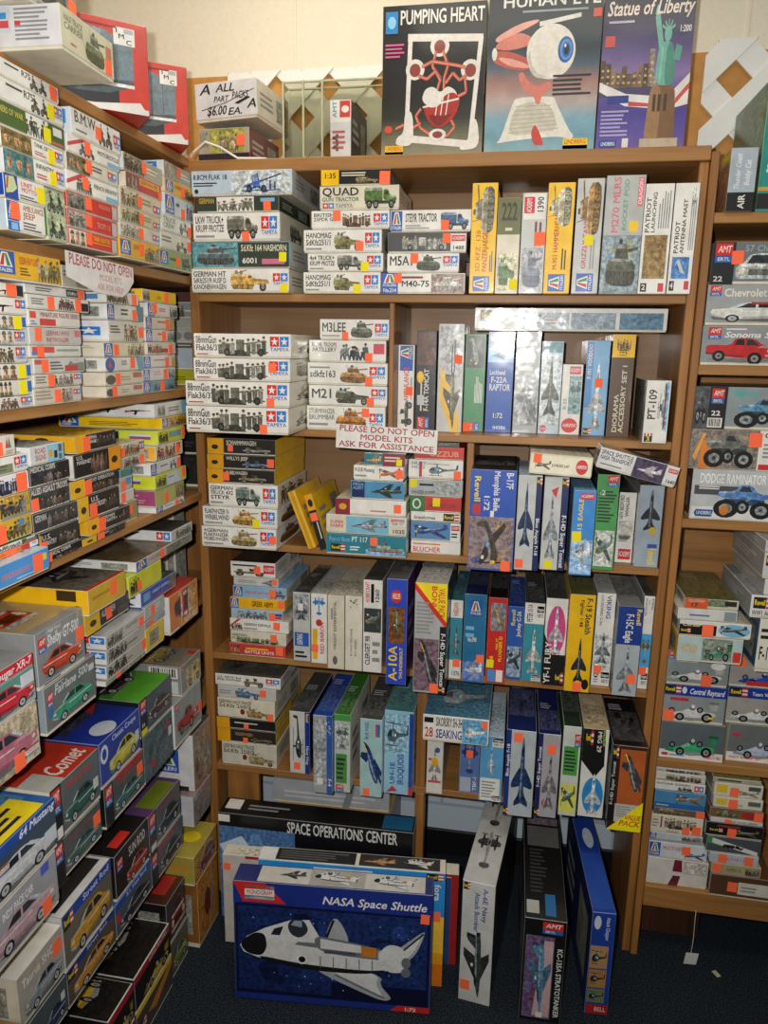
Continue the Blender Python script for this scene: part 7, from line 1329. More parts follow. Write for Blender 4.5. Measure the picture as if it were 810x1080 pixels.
('figure_kit_box', 'black box lettered assault troops, third in black second stack on left wall third shelf', 'kit boxes in the black second stack on left wall third shelf', 's', -1.025, 1.3361, 1.5188, 0.1279, 0.2, 0.0497, 1.5681, 0.0, 0.0, '1e1c1a/k/k*;T,d8d8d4,.02,.68,.95,.98,ALLIED ASSAULT TROOPS;I,figs,50403a,.24,.04,.9,.62;So,.06,.34'),
('figure_kit_box', 'black box lettered medical corps, second in black second stack on left wall third shelf', 'kit boxes in the black second stack on left wall third shelf', 's', -1.025, 1.34, 1.5697, 0.1311, 0.2, 0.0403, 1.5745, 0.0, 0.0, '1c1c1c/k/k*;T,d8d8d4,.02,.68,.62,.98,MEDICAL CORPS;I,figs,4a3a38,.3,.04,.9,.64'),
('model_kit_box', 'pale box with red sign lettering, top of black second stack on left wall third shelf', 'kit boxes in the black second stack on left wall third shelf', 's', -1.025, 1.3348, 1.611, 0.1089, 0.2, 0.0376, 1.5725, 0.0, 0.0, 'ccd0d0/l/dcdcd8;T,b05058,.14,.2,.46,.9,ROAD|SIGNS;R,8ac0d8,.5,.04,1,.96;R,c8a030,.54,.3,.66,.7;R,222,.7,.2,.8,.6;R,6a5a50,.84,.5,.94,.9;R,5a6a80,.84,.1,.94,.4'),
('figure_kit_box', 'black box with yellow label, bottom of yellow-ended left wall stack', 'kit boxes in the yellow-ended stack on left wall third shelf', 's', -1.005, 1.523, 1.41, 0.1801, 0.16, 0.0162, 1.5745, 0.0, 0.0, '1a1a1a/k/d0b020;R,d8b020,.0,.0,.3,1;E,3a2a10,.08,.3,.22,.6;T,d0d0cc,.36,.5,.7,.8,TANK CREW;I,figs,4a4440,.6,.05,.95,.9;So,.4,.4,.034'),
('figure_kit_box', 'black box with bold orange end and troops, fifth in yellow-ended left wall stack', 'kit boxes in the yellow-ended stack on left wall third shelf', 's', -1.005, 1.5488, 1.4273, 0.1785, 0.16, 0.037, 1.5689, 0.0, 0.0, '201c1a/k/e0a818;R,e8ac18,.0,.0,.24,1;E,3a2a10,.06,.3,.18,.6;T,d0d0cc,.3,.4,.7,.9,GERMAN|INFANTRY;I,figs,4a4440,.6,.05,.95,.9;So,.3,.2,.034;e:R,3a2a10,.3,.1,.75,.5;e:E,3a2a10,.4,.6,.6,.85'),
('figure_kit_box', 'black box lettered paratroops, fourth in yellow-ended left wall stack', 'kit boxes in the yellow-ended stack on left wall third shelf', 's', -1.005, 1.5099, 1.4653, 0.1679, 0.16, 0.0535, 1.5664, 0.0, 0.0, '1c1a1a/k/c;R,e0b020,.0,.0,.24,1;E,3a2a10,.06,.3,.18,.6;T,d0d0cc,.3,.4,.66,.9,U.S.|PARATROOPS;I,figs,4a4440,.6,.05,.95,.9;So,.34,.3,.034'),
('figure_kit_box', 'black box with yellow label and troops, third in yellow-ended left wall stack', 'kit boxes in the yellow-ended stack on left wall third shelf', 's', -1.005, 1.4994, 1.52, 0.1943, 0.16, 0.0385, 1.5683, 0.0, 0.0, '242220/k/c;R,e0b020,.0,.0,.28,1;E,3a2a10,.08,.3,.2,.6;T,c8c8c4,.34,.66,.9,.92,VICHY OPERATION;I,figs,5a4a40,.4,.05,.95,.64;So,.34,.45,.034'),
('figure_kit_box', 'black box with orange block right, second in yellow-ended left wall stack', 'kit boxes in the yellow-ended stack on left wall third shelf', 's', -1.005, 1.516, 1.5595, 0.1925, 0.16, 0.0543, 1.5743, 0.0, 0.0, '1c1a18/k/d8d4c8*;T,d0d0cc,.06,.55,.36,.94,U.S.|MARINES;I,figs,7a5a48,.34,.05,.68,.95;R,e89a20,.72,.0,1,1;E,3a2a10,.78,.3,.92,.6'),
('figure_kit_box', 'dark box with broad orange end, top of yellow-ended left wall stack', 'kit boxes in the yellow-ended stack on left wall third shelf', 's', -1.005, 1.5155, 1.6149, 0.1608, 0.16, 0.0379, 1.5681, 0.0, 0.0, '242018/y/e0a818;R,e8a818,.0,.0,.24,1;T,d0d0cc,.28,.4,.5,.9,GERMAN|TANK;I,figs,4a4440,.5,.05,.95,.95;So,.24,.4,.034;e:R,3a2a10,.3,.1,.75,.5;e:E,3a2a10,.4,.6,.6,.85'),
('model_kit_box', 'small olive box, bottom of small-box stack on left wall third shelf', 'kit boxes in the small-box stack on left wall third shelf', 's', -1.01, 1.6972, 1.41, 0.0515, 0.12, 0.0503, 1.569, 0.0, 0.0, '8a8458/c/c;So,.3,.6,.026'),
('model_kit_box', 'small white box, fifth in small-box stack on left wall third shelf', 'kit boxes in the small-box stack on left wall third shelf', 's', -1.01, 1.6751, 1.4614, 0.0696, 0.12, 0.0297, 1.5698, 0.0, 0.0, 'c8c4b8/c/c;So,.24,.5,.024'),
('model_kit_box', 'small grey box with blue panel, fourth in small-box stack on left wall third shelf', 'kit boxes in the small-box stack on left wall third shelf', 's', -1.01, 1.6729, 1.4922, 0.0611, 0.12, 0.033, 1.5698, 0.0, 0.0, 'a8acac/c/c;R,4a88b8,.5,.4,.9,.9;So,.3,.4,.024'),
('model_kit_box', 'small teal box, third in small-box stack on left wall third shelf', 'kit boxes in the small-box stack on left wall third shelf', 's', -1.01, 1.6758, 1.5263, 0.0556, 0.12, 0.0179, 1.5697, 0.0, 0.0, '3a8078/t/t;L,c83030,.1,.4,.5,.6,1'),
('figure_kit_box', 'grey box with four brown figures, second in small-box stack on left wall third shelf', 'kit boxes in the small-box stack on left wall third shelf', 's', -1.01, 1.7206, 1.5453, 0.1234, 0.12, 0.0274, 1.5758, 0.0, 0.0, 'b8b4a8/c/c;I,figs,7a6450,.05,.05,.8,.95;So,.8,.4'),
('figure_kit_box', 'pale box with figures and star logo, top of small-box stack on left wall third shelf', 'kit boxes in the small-box stack on left wall third shelf', 's', -1.01, 1.7072, 1.5738, 0.1336, 0.12, 0.0328, 1.5667, 0.0, 0.0, 'c8c4b8/c/c;I,figs,9a6a40,.2,.05,.8,.95;G,tamo,.8,.3,.98,.9;So,.2,.4,.022'),
('jeep_kit_box', 'white box with logo and small vehicle, bottom of farthest third shelf stack', 'kit boxes in the farthest stack on left wall third shelf', 's', -1.025, 1.8571, 1.41, 0.1658, 0.2, 0.0158, 1.5649, 0.0, 0.0, 'd4d4d0/c/dcdcdc;G,ita,.0,.05,.22,.95;L,7a8a98,.3,.5,.66,.8,2;I,jeep,7a8a88,.7,.1,.98,.9;So,.72,.5;e:L,a8a8a8,.1,.3,.8,.8,3'),
('figure_kit_box', 'olive box with purple end, seventh in farthest third shelf stack', 'kit boxes in the farthest stack on left wall third shelf', 's', -1.025, 1.8574, 1.4269, 0.1732, 0.2, 0.0439, 1.5761, 0.0, 0.0, '90944a/v/a04870;R,a8a858,.0,.0,.66,1;I,figs,7a6a48,.7,.05,.98,.9;So,.36,.4;e:L,c890a8,.2,.2,.9,.9,5'),
('figure_kit_box', 'yellow-green box with pale panel, sixth in farthest third shelf stack', 'kit boxes in the farthest stack on left wall third shelf', 's', -1.025, 1.8659, 1.4719, 0.1885, 0.2, 0.0391, 1.5754, 0.0, 0.0, 'c0c830/h/d8e030;I,figs,3a3c20,.04,.1,.34,.9;R,b8c8d0,.36,.1,.8,.9;L,5a8ac0,.4,.5,.7,.7,1;So,.9,.7;e:R,3a8a80,.0,.05,.14,.95;e:R,d8d8d8,.4,.6,.8,.75;e:R,3a60b0,.4,.5,.8,.6;e:R,c83838,.4,.4,.8,.5'),
('jeep_kit_box', 'white box with small blue vehicle, fifth in farthest third shelf stack', 'kit boxes in the farthest stack on left wall third shelf', 's', -1.025, 1.8414, 1.512, 0.1765, 0.2, 0.033, 1.5766, 0.0, 0.0, 'd0d0cc/c/dcdcdc;G,ita,.0,.05,.18,.95;L,5a6a7a,.3,.5,.55,.7,1;I,jeep,5a88a8,.6,.1,.86,.9;So,.92,.5'),
('figure_kit_box', 'cream box with red figures, fourth in farthest third shelf stack', 'kit boxes in the farthest stack on left wall third shelf', 's', -1.025, 1.8647, 1.5474, 0.1603, 0.2, 0.0385, 1.57, 0.0, 0.0, 'd0c8b0/c/e0a830;I,figs,9a5a48,.04,.05,.7,.95;R,4a4438,.76,.5,.9,.9;So,.8,.5'),
('figure_kit_box', 'yellow-green box with flag end, third in farthest third shelf stack', 'kit boxes in the farthest stack on left wall third shelf', 's', -1.025, 1.881, 1.587, 0.1628, 0.2, 0.0374, 1.5762, 0.0, 0.0, 'c0c838/h/d0d840;I,figs,4a4c20,.04,.1,.36,.9;R,7a98a0,.4,.4,.84,.8;So,.94,.6;e:R,3a8a80,.3,.05,.45,.95;e:R,d8d8d8,.6,.6,.9,.75;e:R,3a60b0,.6,.5,.9,.6;e:R,c83838,.6,.4,.9,.5'),
('figure_kit_box', 'long yellow box with logo end, second in farthest third shelf stack', 'kit boxes in the farthest stack on left wall third shelf', 's', -1.075, 1.9035, 1.6255, 0.1518, 0.3, 0.0315, 1.5759, 0.0, 0.0, 'c89a28/y/e8c010;G,ita,.02,.2,.22,.9;I,figs,8a6a40,.3,.1,.95,.9;e:G,ita,.02,.1,.2,.95;e:L,8a6a10,.3,.2,.9,.6,3'),
('figure_kit_box', 'white box with two black rifles on its end, top of farthest third shelf stack', 'kit boxes in the farthest stack on left wall third shelf', 's', -1.055, 1.8871, 1.6581, 0.1917, 0.26, 0.0366, 1.5675, 0.0, 0.0, 'ccccc4/l/dcdcdc;I,figs,7a7c6c,.1,.1,.3,.9;L,7a7c78,.4,.3,.75,.7,2;P,7ab8d0,.84,.0,1,.0,1,1,.8,1;e:I,rifle,k,.4,.3,.64,.8;e:I,rifle,k,.68,.2,.96,.8'),
('model_kit_box', 'deep black box, bottom of corner stack on left wall third shelf', 'kit boxes in the corner stack on left wall third shelf', 's', -1.0522, 2.27, 1.41, 0.16, 0.22, 0.102, 0.0, 0.0, 0.0, '161616/k/k;B,1a1a18,2a2c28,.5,.1,.95,.9'),
('model_kit_box', 'black box, top of corner stack on left wall third shelf', 'kit boxes in the corner stack on left wall third shelf', 's', -1.051, 2.27, 1.5131, 0.16, 0.22, 0.0682, 0.0, 0.0, 0.0, '141414/k/k;L,3a3a3a,.5,.3,.9,.6,2'),
('model_kit_box', 'green-grey box, bottom of star logo stack, left wall', 'kit boxes in the star logo stack on left wall fourth shelf', 's', -1.005, 1.5773, 1.055, 0.1915, 0.16, 0.0138, 1.5737, 0.0, 0.0, '909884/a/dcdcdc;B,8a9080,a0a890,.5,.1,.95,.9;R,b06068,.36,.4,.46,.7;So,.3,.4;e:R,c8c8c8,.1,.1,.3,.9'),
('figure_kit_box', 'white box with field gun crew, fourth in star logo stack, left wall', 'kit boxes in the star logo stack on left wall fourth shelf', 's', -1.005, 1.5827, 1.0699, 0.1902, 0.16, 0.0335, 1.5748, 0.0, 0.0, 'a8a8a0/a/dcdcdc;I,figs,4a5040,.04,.05,.5,.95;L,b04848,.5,.3,.7,.5,1;So,.96,.7;e:G,tam,.5,.2,.98,.9'),
('figure_kit_box', 'white box with crew, third in star logo stack, left wall', 'kit boxes in the star logo stack on left wall fourth shelf', 's', -1.005, 1.5843, 1.1045, 0.1845, 0.16, 0.0354, 1.5728, 0.0, 0.0, 'a8a8a0/a/dcdcdc;I,figs,5a5c50,.04,.05,.5,.95;L,7a7a78,.5,.3,.9,.6,1;e:G,tam,.5,.2,.98,.9'),
('figure_kit_box', 'white box with soldiers and star logo end, second in star logo stack, left wall', 'kit boxes in the star logo stack on left wall fourth shelf', 's', -1.005, 1.5864, 1.141, 0.1849, 0.16, 0.0355, 1.571, 0.0, 0.0, 'b4b4ac/a/dcdcdc;I,figs,5a5c58,.04,.05,.4,.95;T,7a7a78,.5,.5,.8,.8,DRAGON WAGON;So,.9,.3;e:G,tam,.5,.2,.98,.9;t:R,c8c8c4,.02,.02,.98,.98;t:I,tank,8a8c88,.06,.2,.5,.8;t:I,half,8a8c88,.52,.2,.96,.8'),
('military_vehicle_kit_box', 'white wide box with half-track and black title, top of star logo stack, left wall', 'kit boxes in the star logo stack on left wall fourth shelf', 's', -1.085, 1.5903, 1.1776, 0.139, 0.2, 0.0263, 1.5683, 0.0, 0.0, 'd0d0d0/a0a4a4/dcdcdc;T,222,.02,.5,.4,.8,U.S. STAFF|CAR;L,5a5a58,.5,.5,.8,.7,1;I,half,7a7c70,.4,.1,.9,.6;So,.2,.4,.03'),
('model_kit_box', 'black thin box with yellow label, between yellow box and white title box', 'loose boxes on the left wall fourth shelf', 's', -1.0, 1.5156, 1.205, 0.188, 0.15, 0.05, 1.5689, 0.0, 0.0, '2a2826/k/d8b020;R,d8b020,.0,.0,.3,1;E,3a2a10,.08,.3,.22,.6;T,c8c8c4,.34,.4,.66,.8,ALLIED CREW;B,3a3834,5a5650,.7,.1,.98,.9;So,.5,.5,.03'),
('plane_kit_box', 'yellow box with grey plane pictured on its lid, left wall fourth shelf', 'loose boxes on the left wall fourth shelf', 's', -1.03, 1.4933, 1.2561, 0.1588, 0.24, 0.06, 1.5675, 0.0, 0.0, 'c8a428/5a5248/e8b410;L,a8801c,.1,.5,.6,.7,1;So,.66,.6,.034;e:R,3a2a10,.68,.55,.88,.95;e:E,3a2a10,.84,.15,.93,.4;t:B,58524a,6a6458,.04,.04,.98,.96;t:I,jet,3a3834,.2,.2,.8,.8;t:R,b82a20,.0,.0,1,.04'),
('model_kit_box', 'small yellow and grey box low beside the orange car box', 'small boxes beside the orange car box', 's', -0.995, 1.7302, 1.055, 0.1004, 0.14, 0.0657, 1.5656, 0.0, 0.0, 'd0b838/y/y;R,8a8c80,.2,.2,.7,.8;L,6a6a40,.3,.3,.6,.7,2'),
('model_kit_box', 'small blue-grey box above the small yellow box', 'small boxes beside the orange car box', 's', -0.995, 1.7345, 1.1218, 0.1114, 0.14, 0.0189, 1.5719, 0.0, 0.0, '8a9498/a/a;L,c0c4c4,.2,.3,.8,.7,2;So,.3,.6,.026'),
('model_kit_box', 'small pale grey box just under the long blue box', 'small boxes beside the orange car box', 's', -0.995, 1.7365, 1.1426, 0.1108, 0.14, 0.0389, 1.5682, 0.0, 0.0, 'a4acac/a/a;L,c8cccc,.2,.2,.8,.8,3;So,.4,.5,.026'),
('plane_kit_box', 'long blue box with white end, bottom of far flat pile, left wall', 'kit boxes in the far flat pile on left wall fourth shelf', 's', -1.025, 1.7671, 1.1831, 0.2014, 0.2, 0.0433, 1.5745, 0.0, 0.0, '2a50a8/3a4a50/dcdce0;R,6a98c8,.06,.3,.24,.8;T,c8d0e0,.3,.5,.8,.7,ORIENT EXPRESS;B,5a4a40,8a7a60,.78,.1,.99,.95;R,a04048,.36,.2,.9,.3;e:I,prop,3a4a80,.4,.1,.95,.9;e:R,2a50a8,0,0,1,.1'),
('figure_kit_box', 'yellow-green box with figures, third in far flat pile, left wall', 'kit boxes in the far flat pile on left wall fourth shelf', 's', -1.025, 1.698, 1.2275, 0.1725, 0.2, 0.0561, 1.5653, 0.0, 0.0, 'c8c828/h/c0c828;I,figs,3a3c20,.04,.1,.3,.9;So,.3,.4,.024'),
('model_kit_box', 'brown topped box with blue logo, second in far flat pile, left wall', 'kit boxes in the far flat pile on left wall fourth shelf', 's', -1.045, 1.8167, 1.2847, 0.3292, 0.24, 0.0269, 1.5756, 0.0, 0.0, 'b0aca4/6a5a40/dcdcdc;G,ita,.0,.05,.16,.95;T,b06060,.2,.4,.4,.7,WAR GAME;B,5a5c50,8a8878,.5,.1,.98,.9;So,.42,.6;t:B,5a4a34,7a6848,.02,.02,.98,.98'),
('figure_kit_box', 'grey topped white box with star logo, top of far flat pile, left wall', 'kit boxes in the far flat pile on left wall fourth shelf', 's', -1.025, 1.9174, 1.3127, 0.1354, 0.2, 0.0304, 1.5731, 0.0, 0.0, 'b8b8b0/4a4a44/dcdcdc;I,figs,6a685c,.2,.05,.95,.95;e:G,tamo,.78,.2,.98,.9;e:P,3a3a38,.3,.2,.3,.7,.55,.8;t:B,3a3a36,58564e,.02,.02,.98,.98'),
('car_kit_box', 'orange car box with red coupe at the far end of left wall fourth shelf', 'loose boxes on the left wall fourth shelf', 's', -0.99, 1.9006, 1.055, 0.1863, 0.14, 0.1123, 1.5759, 0.0, 0.0, 'c87838/c04838/dcdcdc;B,c88a48,d8a860,.3,.02,.98,.98;Iu,carfront,b03038,.1,.2,.75,.95;Ti,e8e0d8,.5,.05,.95,.2,GT 350;e:L,9a9c9c,.3,.1,.8,.9,8'),
('model_kit_box', 'pale grey box standing behind the orange car box', 'loose boxes on the left wall fourth shelf', 's', -1.105, 2.2007, 1.056, 0.0772, 0.07, 0.3, 1.5756, 0.0, 0.0, 'a8a8a0/c/c;B,8a8a80,b8b8b0,.3,.05,.95,.95;So,.6,.6,.03'),
('car_kit_box', 'dark grey box with green convertible, bottom of near car stack on left wall fourth shelf', 'kit boxes in the near car stack on left wall fourth shelf', 's', -1.045, 1.3493, 1.05, 0.1878, 0.24, 0.1057, 1.5756, 0.0, 0.0, '6a7070/a/8a98a0;G,amt,.05,.56,.16,.84;Ti,d0d4d4,.18,.7,.84,.92,Fairlane 500;L,c0c4c4,.2,.92,.4,.96,1;I,carl,3a9478,.1,.08,.92,.7;R,c8ccc8,.86,.7,.97,.84;R,3a68a8,.05,.34,.14,.52;e:R,3a70b8,.2,.6,.8,.8;e:L,b8c0c4,.1,.1,.9,.4,4'),
('car_kit_box', 'grey box with red coupe, top of near car stack on left wall fourth shelf', 'kit boxes in the near car stack on left wall fourth shelf', 's', -1.045, 1.3281, 1.1568, 0.1672, 0.24, 0.1219, 1.5717, 0.0, 0.0, '84888a/b09a70/8a8c8c;G,amt,.05,.62,.2,.88;Ti,e4e4e0,.22,.64,.88,.88,Shelby GT-500;Ti,d0d0cc,.22,.88,.5,.97,1968 Ford;I,car,c04628,.08,.1,.95,.66;T,b8d020,.84,.88,.92,.98,2;So,.9,.55,.034;L,5a5c5c,.1,.03,.5,.08,1;e:G,bar,.12,.5,.62,.9;e:L,5a5a5a,.1,.1,.7,.4,2;t:I,carfront,b84020,.1,.2,.7,.95;t:R,8a8c8c,.0,.0,1,.1'),
('car_kit_box', 'tan box with pink convertible, bottom of leftmost car pair', 'kit boxes in the leftmost car pair on left wall fourth shelf', 's', -1.03, 1.0899, 1.05, 0.2158, 0.26, 0.1182, 1.565, 0.0, 0.0, 'b0a488/a/a;B,a89c80,beb098,.0,.02,1,.98;I,car,b06878,.2,.1,.98,.9;G,mono,.8,.12,.98,.28;So,.72,.1,.036'),
('car_kit_box', 'box with red stripe and red sports car, top of leftmost car pair', 'kit boxes in the leftmost car pair on left wall fourth shelf', 's', -1.03, 1.098, 1.1693, 0.2026, 0.26, 0.0957, 1.5737, 0.0, 0.0, '88a098/8a8c8c/c;R,5a8c80,.0,.0,1,.7;R,a0a8b0,.3,.0,1,.24;R,c82838,.0,.76,1,1;Ti,e8e4e0,.3,.78,.97,.97,67 Cougar XR-7;I,car,c02838,.3,.02,1,.7;R,c8d0d8,.8,.4,.99,.66'),
('car_kit_box', 'grey green coupe box with sticker, bottom of green coupe pair', 'kit boxes in the green coupe pair on left wall lowest shelf', 's', -1.055, 1.3322, 0.7, 0.1819, 0.26, 0.0965, 1.5669, 0.0, 0.0, '4a5454/d/k;R,141618,.0,.0,.2,1;G,amt,.02,.5,.18,.96;T,a04040,.3,.76,.8,.9,Mercury Comet;I,carl,3a605a,.22,.08,.95,.7;So,.9,.6,.034'),
('car_kit_box', 'box with red lid and green coupe, top of green coupe pair', 'kit boxes in the green coupe pair on left wall lowest shelf', 's', -1.055, 1.3391, 0.7976, 0.1835, 0.26, 0.1301, 1.5684, 0.0, 0.0, '5a6464/b03020/c;R,141618,.0,.0,.2,1;G,amt,.02,.5,.18,.96;R,w,.02,.04,.18,.24;T,c03030,.3,.76,.8,.92,Mercury Comet;I,carl,2c5a50,.22,.08,.95,.7;R,c8ccc8,.84,.3,.95,.5;t:P,1a1c1e,.0,.5,1,.55,1,1,.0,1;t:I,car,3a6a60,.1,.5,.8,1;t:Ti,d8c8c0,.3,.04,.9,.26,Comet;t:R,a8a8a0,.0,.0,.3,.3'),
('car_kit_box', 'grey box with pink convertible, bottom of white convertible pair', 'kit boxes in the white convertible pair on left wall lowest shelf', 's', -1.035, 1.0798, 0.7, 0.2557, 0.28, 0.1256, 1.5728, 0.0, 0.0, '9c9ca0/a/c;T,e8e8e8,.35,.7,.7,.86,INDY PACE CAR;I,car,b898a0,.24,.08,.96,.82;R,4a60c0,.8,.8,.9,.96;So,.84,.2,.036'),
('car_kit_box', 'dark blue box with white convertible, top of white convertible pair', 'kit boxes in the white convertible pair on left wall lowest shelf', 's', -1.035, 1.0933, 0.8267, 0.2512, 0.28, 0.1135, 1.5711, 0.0, 0.0, '3a4a5a/2a5a98/c;R,1c4a98,.0,.8,1,1;Ti,e8ecf4,.55,.8,.98,.98,64 Mustang;I,car,c8ccd0,.2,.05,.98,.78;G,mono,.3,.5,.42,.66;R,c8d0d4,.84,.2,.99,.5;t:B,3a6a90,5a88a8,.05,.2,.95,.98;t:R,e0c820,.3,.02,.9,.3;t:L,222,.4,.06,.8,.26,3;t:I,car,c8d0d4,.2,.4,.9,.9'),
('car_kit_box', 'box with teal coupe and red top stripe, bottom of blue hot rod pair', 'kit boxes in the blue hot rod pair on left wall lowest shelf', 's', -1.045, 1.5372, 0.7, 0.1899, 0.24, 0.1118, 1.5698, 0.0, 0.0, '4a5656/a/k;R,141618,.0,.0,.2,1;G,amt,.02,.5,.18,.96;R,a82a24,.3,.84,.95,1;T,a04a48,.3,.7,.8,.82,Mercury Comet;I,carl,3a6a64,.22,.08,.95,.7;So,.88,.6,.034'),
('car_kit_box', 'blue box with yellow hot rod, top of blue hot rod pair', 'kit boxes in the blue hot rod pair on left wall lowest shelf', 's', -1.045, 1.528, 0.8129, 0.1908, 0.24, 0.1182, 1.5761, 0.0, 0.0, '2a3f98/1c2f88/n;E,c8d0d8,.02,.5,.2,.9;E,2a3f98,.06,.58,.16,.82;T,c8d0f0,.3,.8,.9,.94,Classic Coupe;I,carl,c0b840,.2,.06,.95,.78;R,c8ccd0,.86,.3,.96,.55;t:E,b8c0c8,.2,.02,.6,.26;t:B,1a1a2a,3a3a50,.1,.4,.95,.98;t:I,car,8a9060,.1,.5,.6,.95;t:P,a02828,.7,.4,1,.5,.9,.8'),
('model_kit_box', 'dark teal box with red spot, bottom of green lid pair', 'kit boxes in the green lid pair on left wall lowest shelf', 's', -1.025, 1.7175, 0.7, 0.1665, 0.2, 0.1375, 1.5721, 0.0, 0.0, '3a5058/a/k;B,34484e,5a7078,.0,.02,.98,.98;E,b02838,.2,.2,.36,.36;R,c8ccc8,.84,.5,.95,.7;P,b84040,.7,.7,.9,.8,.8,.9'),
('car_kit_box', 'box with green lid and dark coupe, top of green lid pair', 'kit boxes in the green lid pair on left wall lowest shelf', 's', -1.025, 1.7148, 0.8386, 0.1784, 0.2, 0.105, 1.5689, 0.0, 0.0, '4a5860/3a8028/k;R,14202a,.0,.0,.22,1;G,amt,.03,.6,.2,.96;R,d8c820,.03,.03,.2,.2;T,w,.05,.26,.18,.36,22;I,carl,4a3438,.25,.2,.95,.8;t:P,58a030,.0,.0,1,.0,1,.5,.0,.4;t:R,2a70a8,.5,.6,1,1;t:I,car,3a2428,.1,.4,.9,.9'),
('car_kit_box', 'grey box with red truck, bottom of red truck pair', 'kit boxes in the red truck pair on left wall far shelf', 's', -1.025, 1.9056, 0.7, 0.1817, 0.2, 0.1399, 1.5678, 0.0, 0.0, '8e9898/a/dcdcdc;G,amt,.04,.74,.16,.96;I,pickup,a83038,.1,.15,.95,.75;So,.95,.4,.03'),
('jeep_kit_box', 'grey box with yellow lid art and barcode end, top of red truck pair', 'kit boxes in the red truck pair on left wall far shelf', 's', -1.025, 1.9356, 0.841, 0.1373, 0.2, 0.093, 1.5751, 0.0, 0.0, '8a8880/8a8070/8a8c8c;G,amt,.02,.74,.1,.94;B,a89c70,c8b880,.25,.1,.95,.8;I,jeep,c0a860,.3,.1,.95,.7;e:G,bar,.5,.6,.95,.95;e:R,c8ccc8,.6,.1,.95,.5;t:I,car,b09850,.1,.3,.9,.9;t:R,c83a30,.7,.02,.9,.14'),
('model_kit_box', 'orange box, bottom of gold pair on the floor', 'kit boxes in the gold pair of floor pile by the left wall', 's', -0.995, 1.9247, 0.0005, 0.1543, 0.2, 0.2343, 1.5705, 0.0, 0.0, 'b87a28/o/8a5a20;B,a86820,c89040,.05,.05,.95,.95;E,6a3020,.3,.3,.6,.7'),
('car_kit_box', 'gold box, top of gold pair on the floor', 'kit boxes in the gold pair of floor pile by the left wall', 's', -0.995, 1.9186, 0.2359, 0.1755, 0.2, 0.098, 1.5742, 0.0, 0.0, 'b8923a/a89a40/a89a40;B,a87830,c8a048,.05,.05,.95,.95;I,carl,8a3a28,.2,.1,.9,.9;e:T,c88a30,.4,.4,.9,.8,Ford;t:E,e0c820,.4,.1,.7,.4'),
('car_kit_box', 'film wrapped box with plum car lid, above the gold box by left wall', 'boxes of the floor pile by the left wall', 's', -1.025, 1.9765, 0.38, 0.134, 0.2, 0.106, 1.569, 0.0, 0.0, '8a8280/8a7478/c8c8d0*;B,807878,948c8c,.05,.05,.95,.95;e:R,3a60a8,.1,.5,.8,.9;e:R,3a60a8,.15,.25,.4,.4;e:G,bar,.3,.03,.8,.2;t:I,car,8a3a48,.1,.3,.9,.95;t:R,a03048,.4,.02,.9,.14'),
('model_kit_box', 'brown mottled box with white logo end above the film wrapped box', 'boxes at the far low shelf', 's', -1.03, 2.0033, 0.4871, 0.1333, 0.2, 0.1923, 1.5672, 0.0, 0.0, '8a7a6c/d/dcdcdc;B,5a4a40,a89888,.02,.02,.98,.98;e:G,ita,.3,.3,.75,.7;e:R,222,.1,.0,.9,.08'),
('car_kit_box', 'olive-grey bottom box, bottom of dark hot rod column on the floor', 'kit boxes in the dark hot rod column of floor pile by the left wall', 's', -1.035, 1.7705, 0.0005, 0.1215, 0.22, 0.1225, 1.5712, 0.0, 0.0, '5a5c4c/k/k;I,carl,7a8030,.2,.1,.9,.8'),
('car_kit_box', 'black lidded box with red roadster panel, top of dark hot rod column on the floor', 'kit boxes in the dark hot rod column of floor pile by the left wall', 's', -1.035, 1.7661, 0.1241, 0.1251, 0.22, 0.1462, 1.5746, 0.0, 0.0, '3a3634/4a2a20/k;I,carfront,8a2a24,.2,.1,.95,.9;t:R,b03028,.3,.1,.95,.4;t:I,carfront,282828,.1,.5,.6,.95'),
('car_kit_box', 'dark box with red strip, bottom of purple lidded pair on the floor', 'kit boxes in the purple lidded pair of floor pile by the left wall', 's', -1.025, 1.735, 0.38, 0.1913, 0.2, 0.1026, 1.5669, 0.0, 0.0, '50585a/d/k;R,141618,.0,.0,.2,1;G,amt,.02,.5,.18,.9;R,a02830,.24,.86,.8,.98;I,carl,2e2c2c,.26,.08,.95,.8'),
('car_kit_box', 'purple lidded box with dark hot rod, top of purple lidded pair on the floor', 'kit boxes in the purple lidded pair of floor pile by the left wall', 's', -1.025, 1.7303, 0.4837, 0.1902, 0.2, 0.1178, 1.5743, 0.0, 0.0, '5a6060/5a3a68/k;R,141618,.0,.0,.22,1;G,amt,.02,.5,.2,.96;R,c8ccc8,.04,.04,.2,.2;I,carl,33302e,.26,.08,.95,.8;T,b83030,.3,.84,.8,.95,Hot Street Rod;t:R,6a7a20,.2,.02,.9,.3;t:T,d8d8d8,.5,.4,.7,.56,63;t:P,5a3068,.2,.6,1,.6,1,1,.2,1'),
('model_kit_box', 'grey box with yellow edge, bottom of racing pair on the floor', 'kit boxes in the racing pair of floor pile by the left wall', 's', -1.025, 1.6005, 0.0005, 0.2112, 0.22, 0.1088, 1.5759, 0.0, 0.0, '4a4640/y/k;R,d8c020,.0,.86,.98,1;P,c87a28,.3,.5,.98,.9,.98,.7,.5,.3;G,rev,.06,.3,.24,.6'),
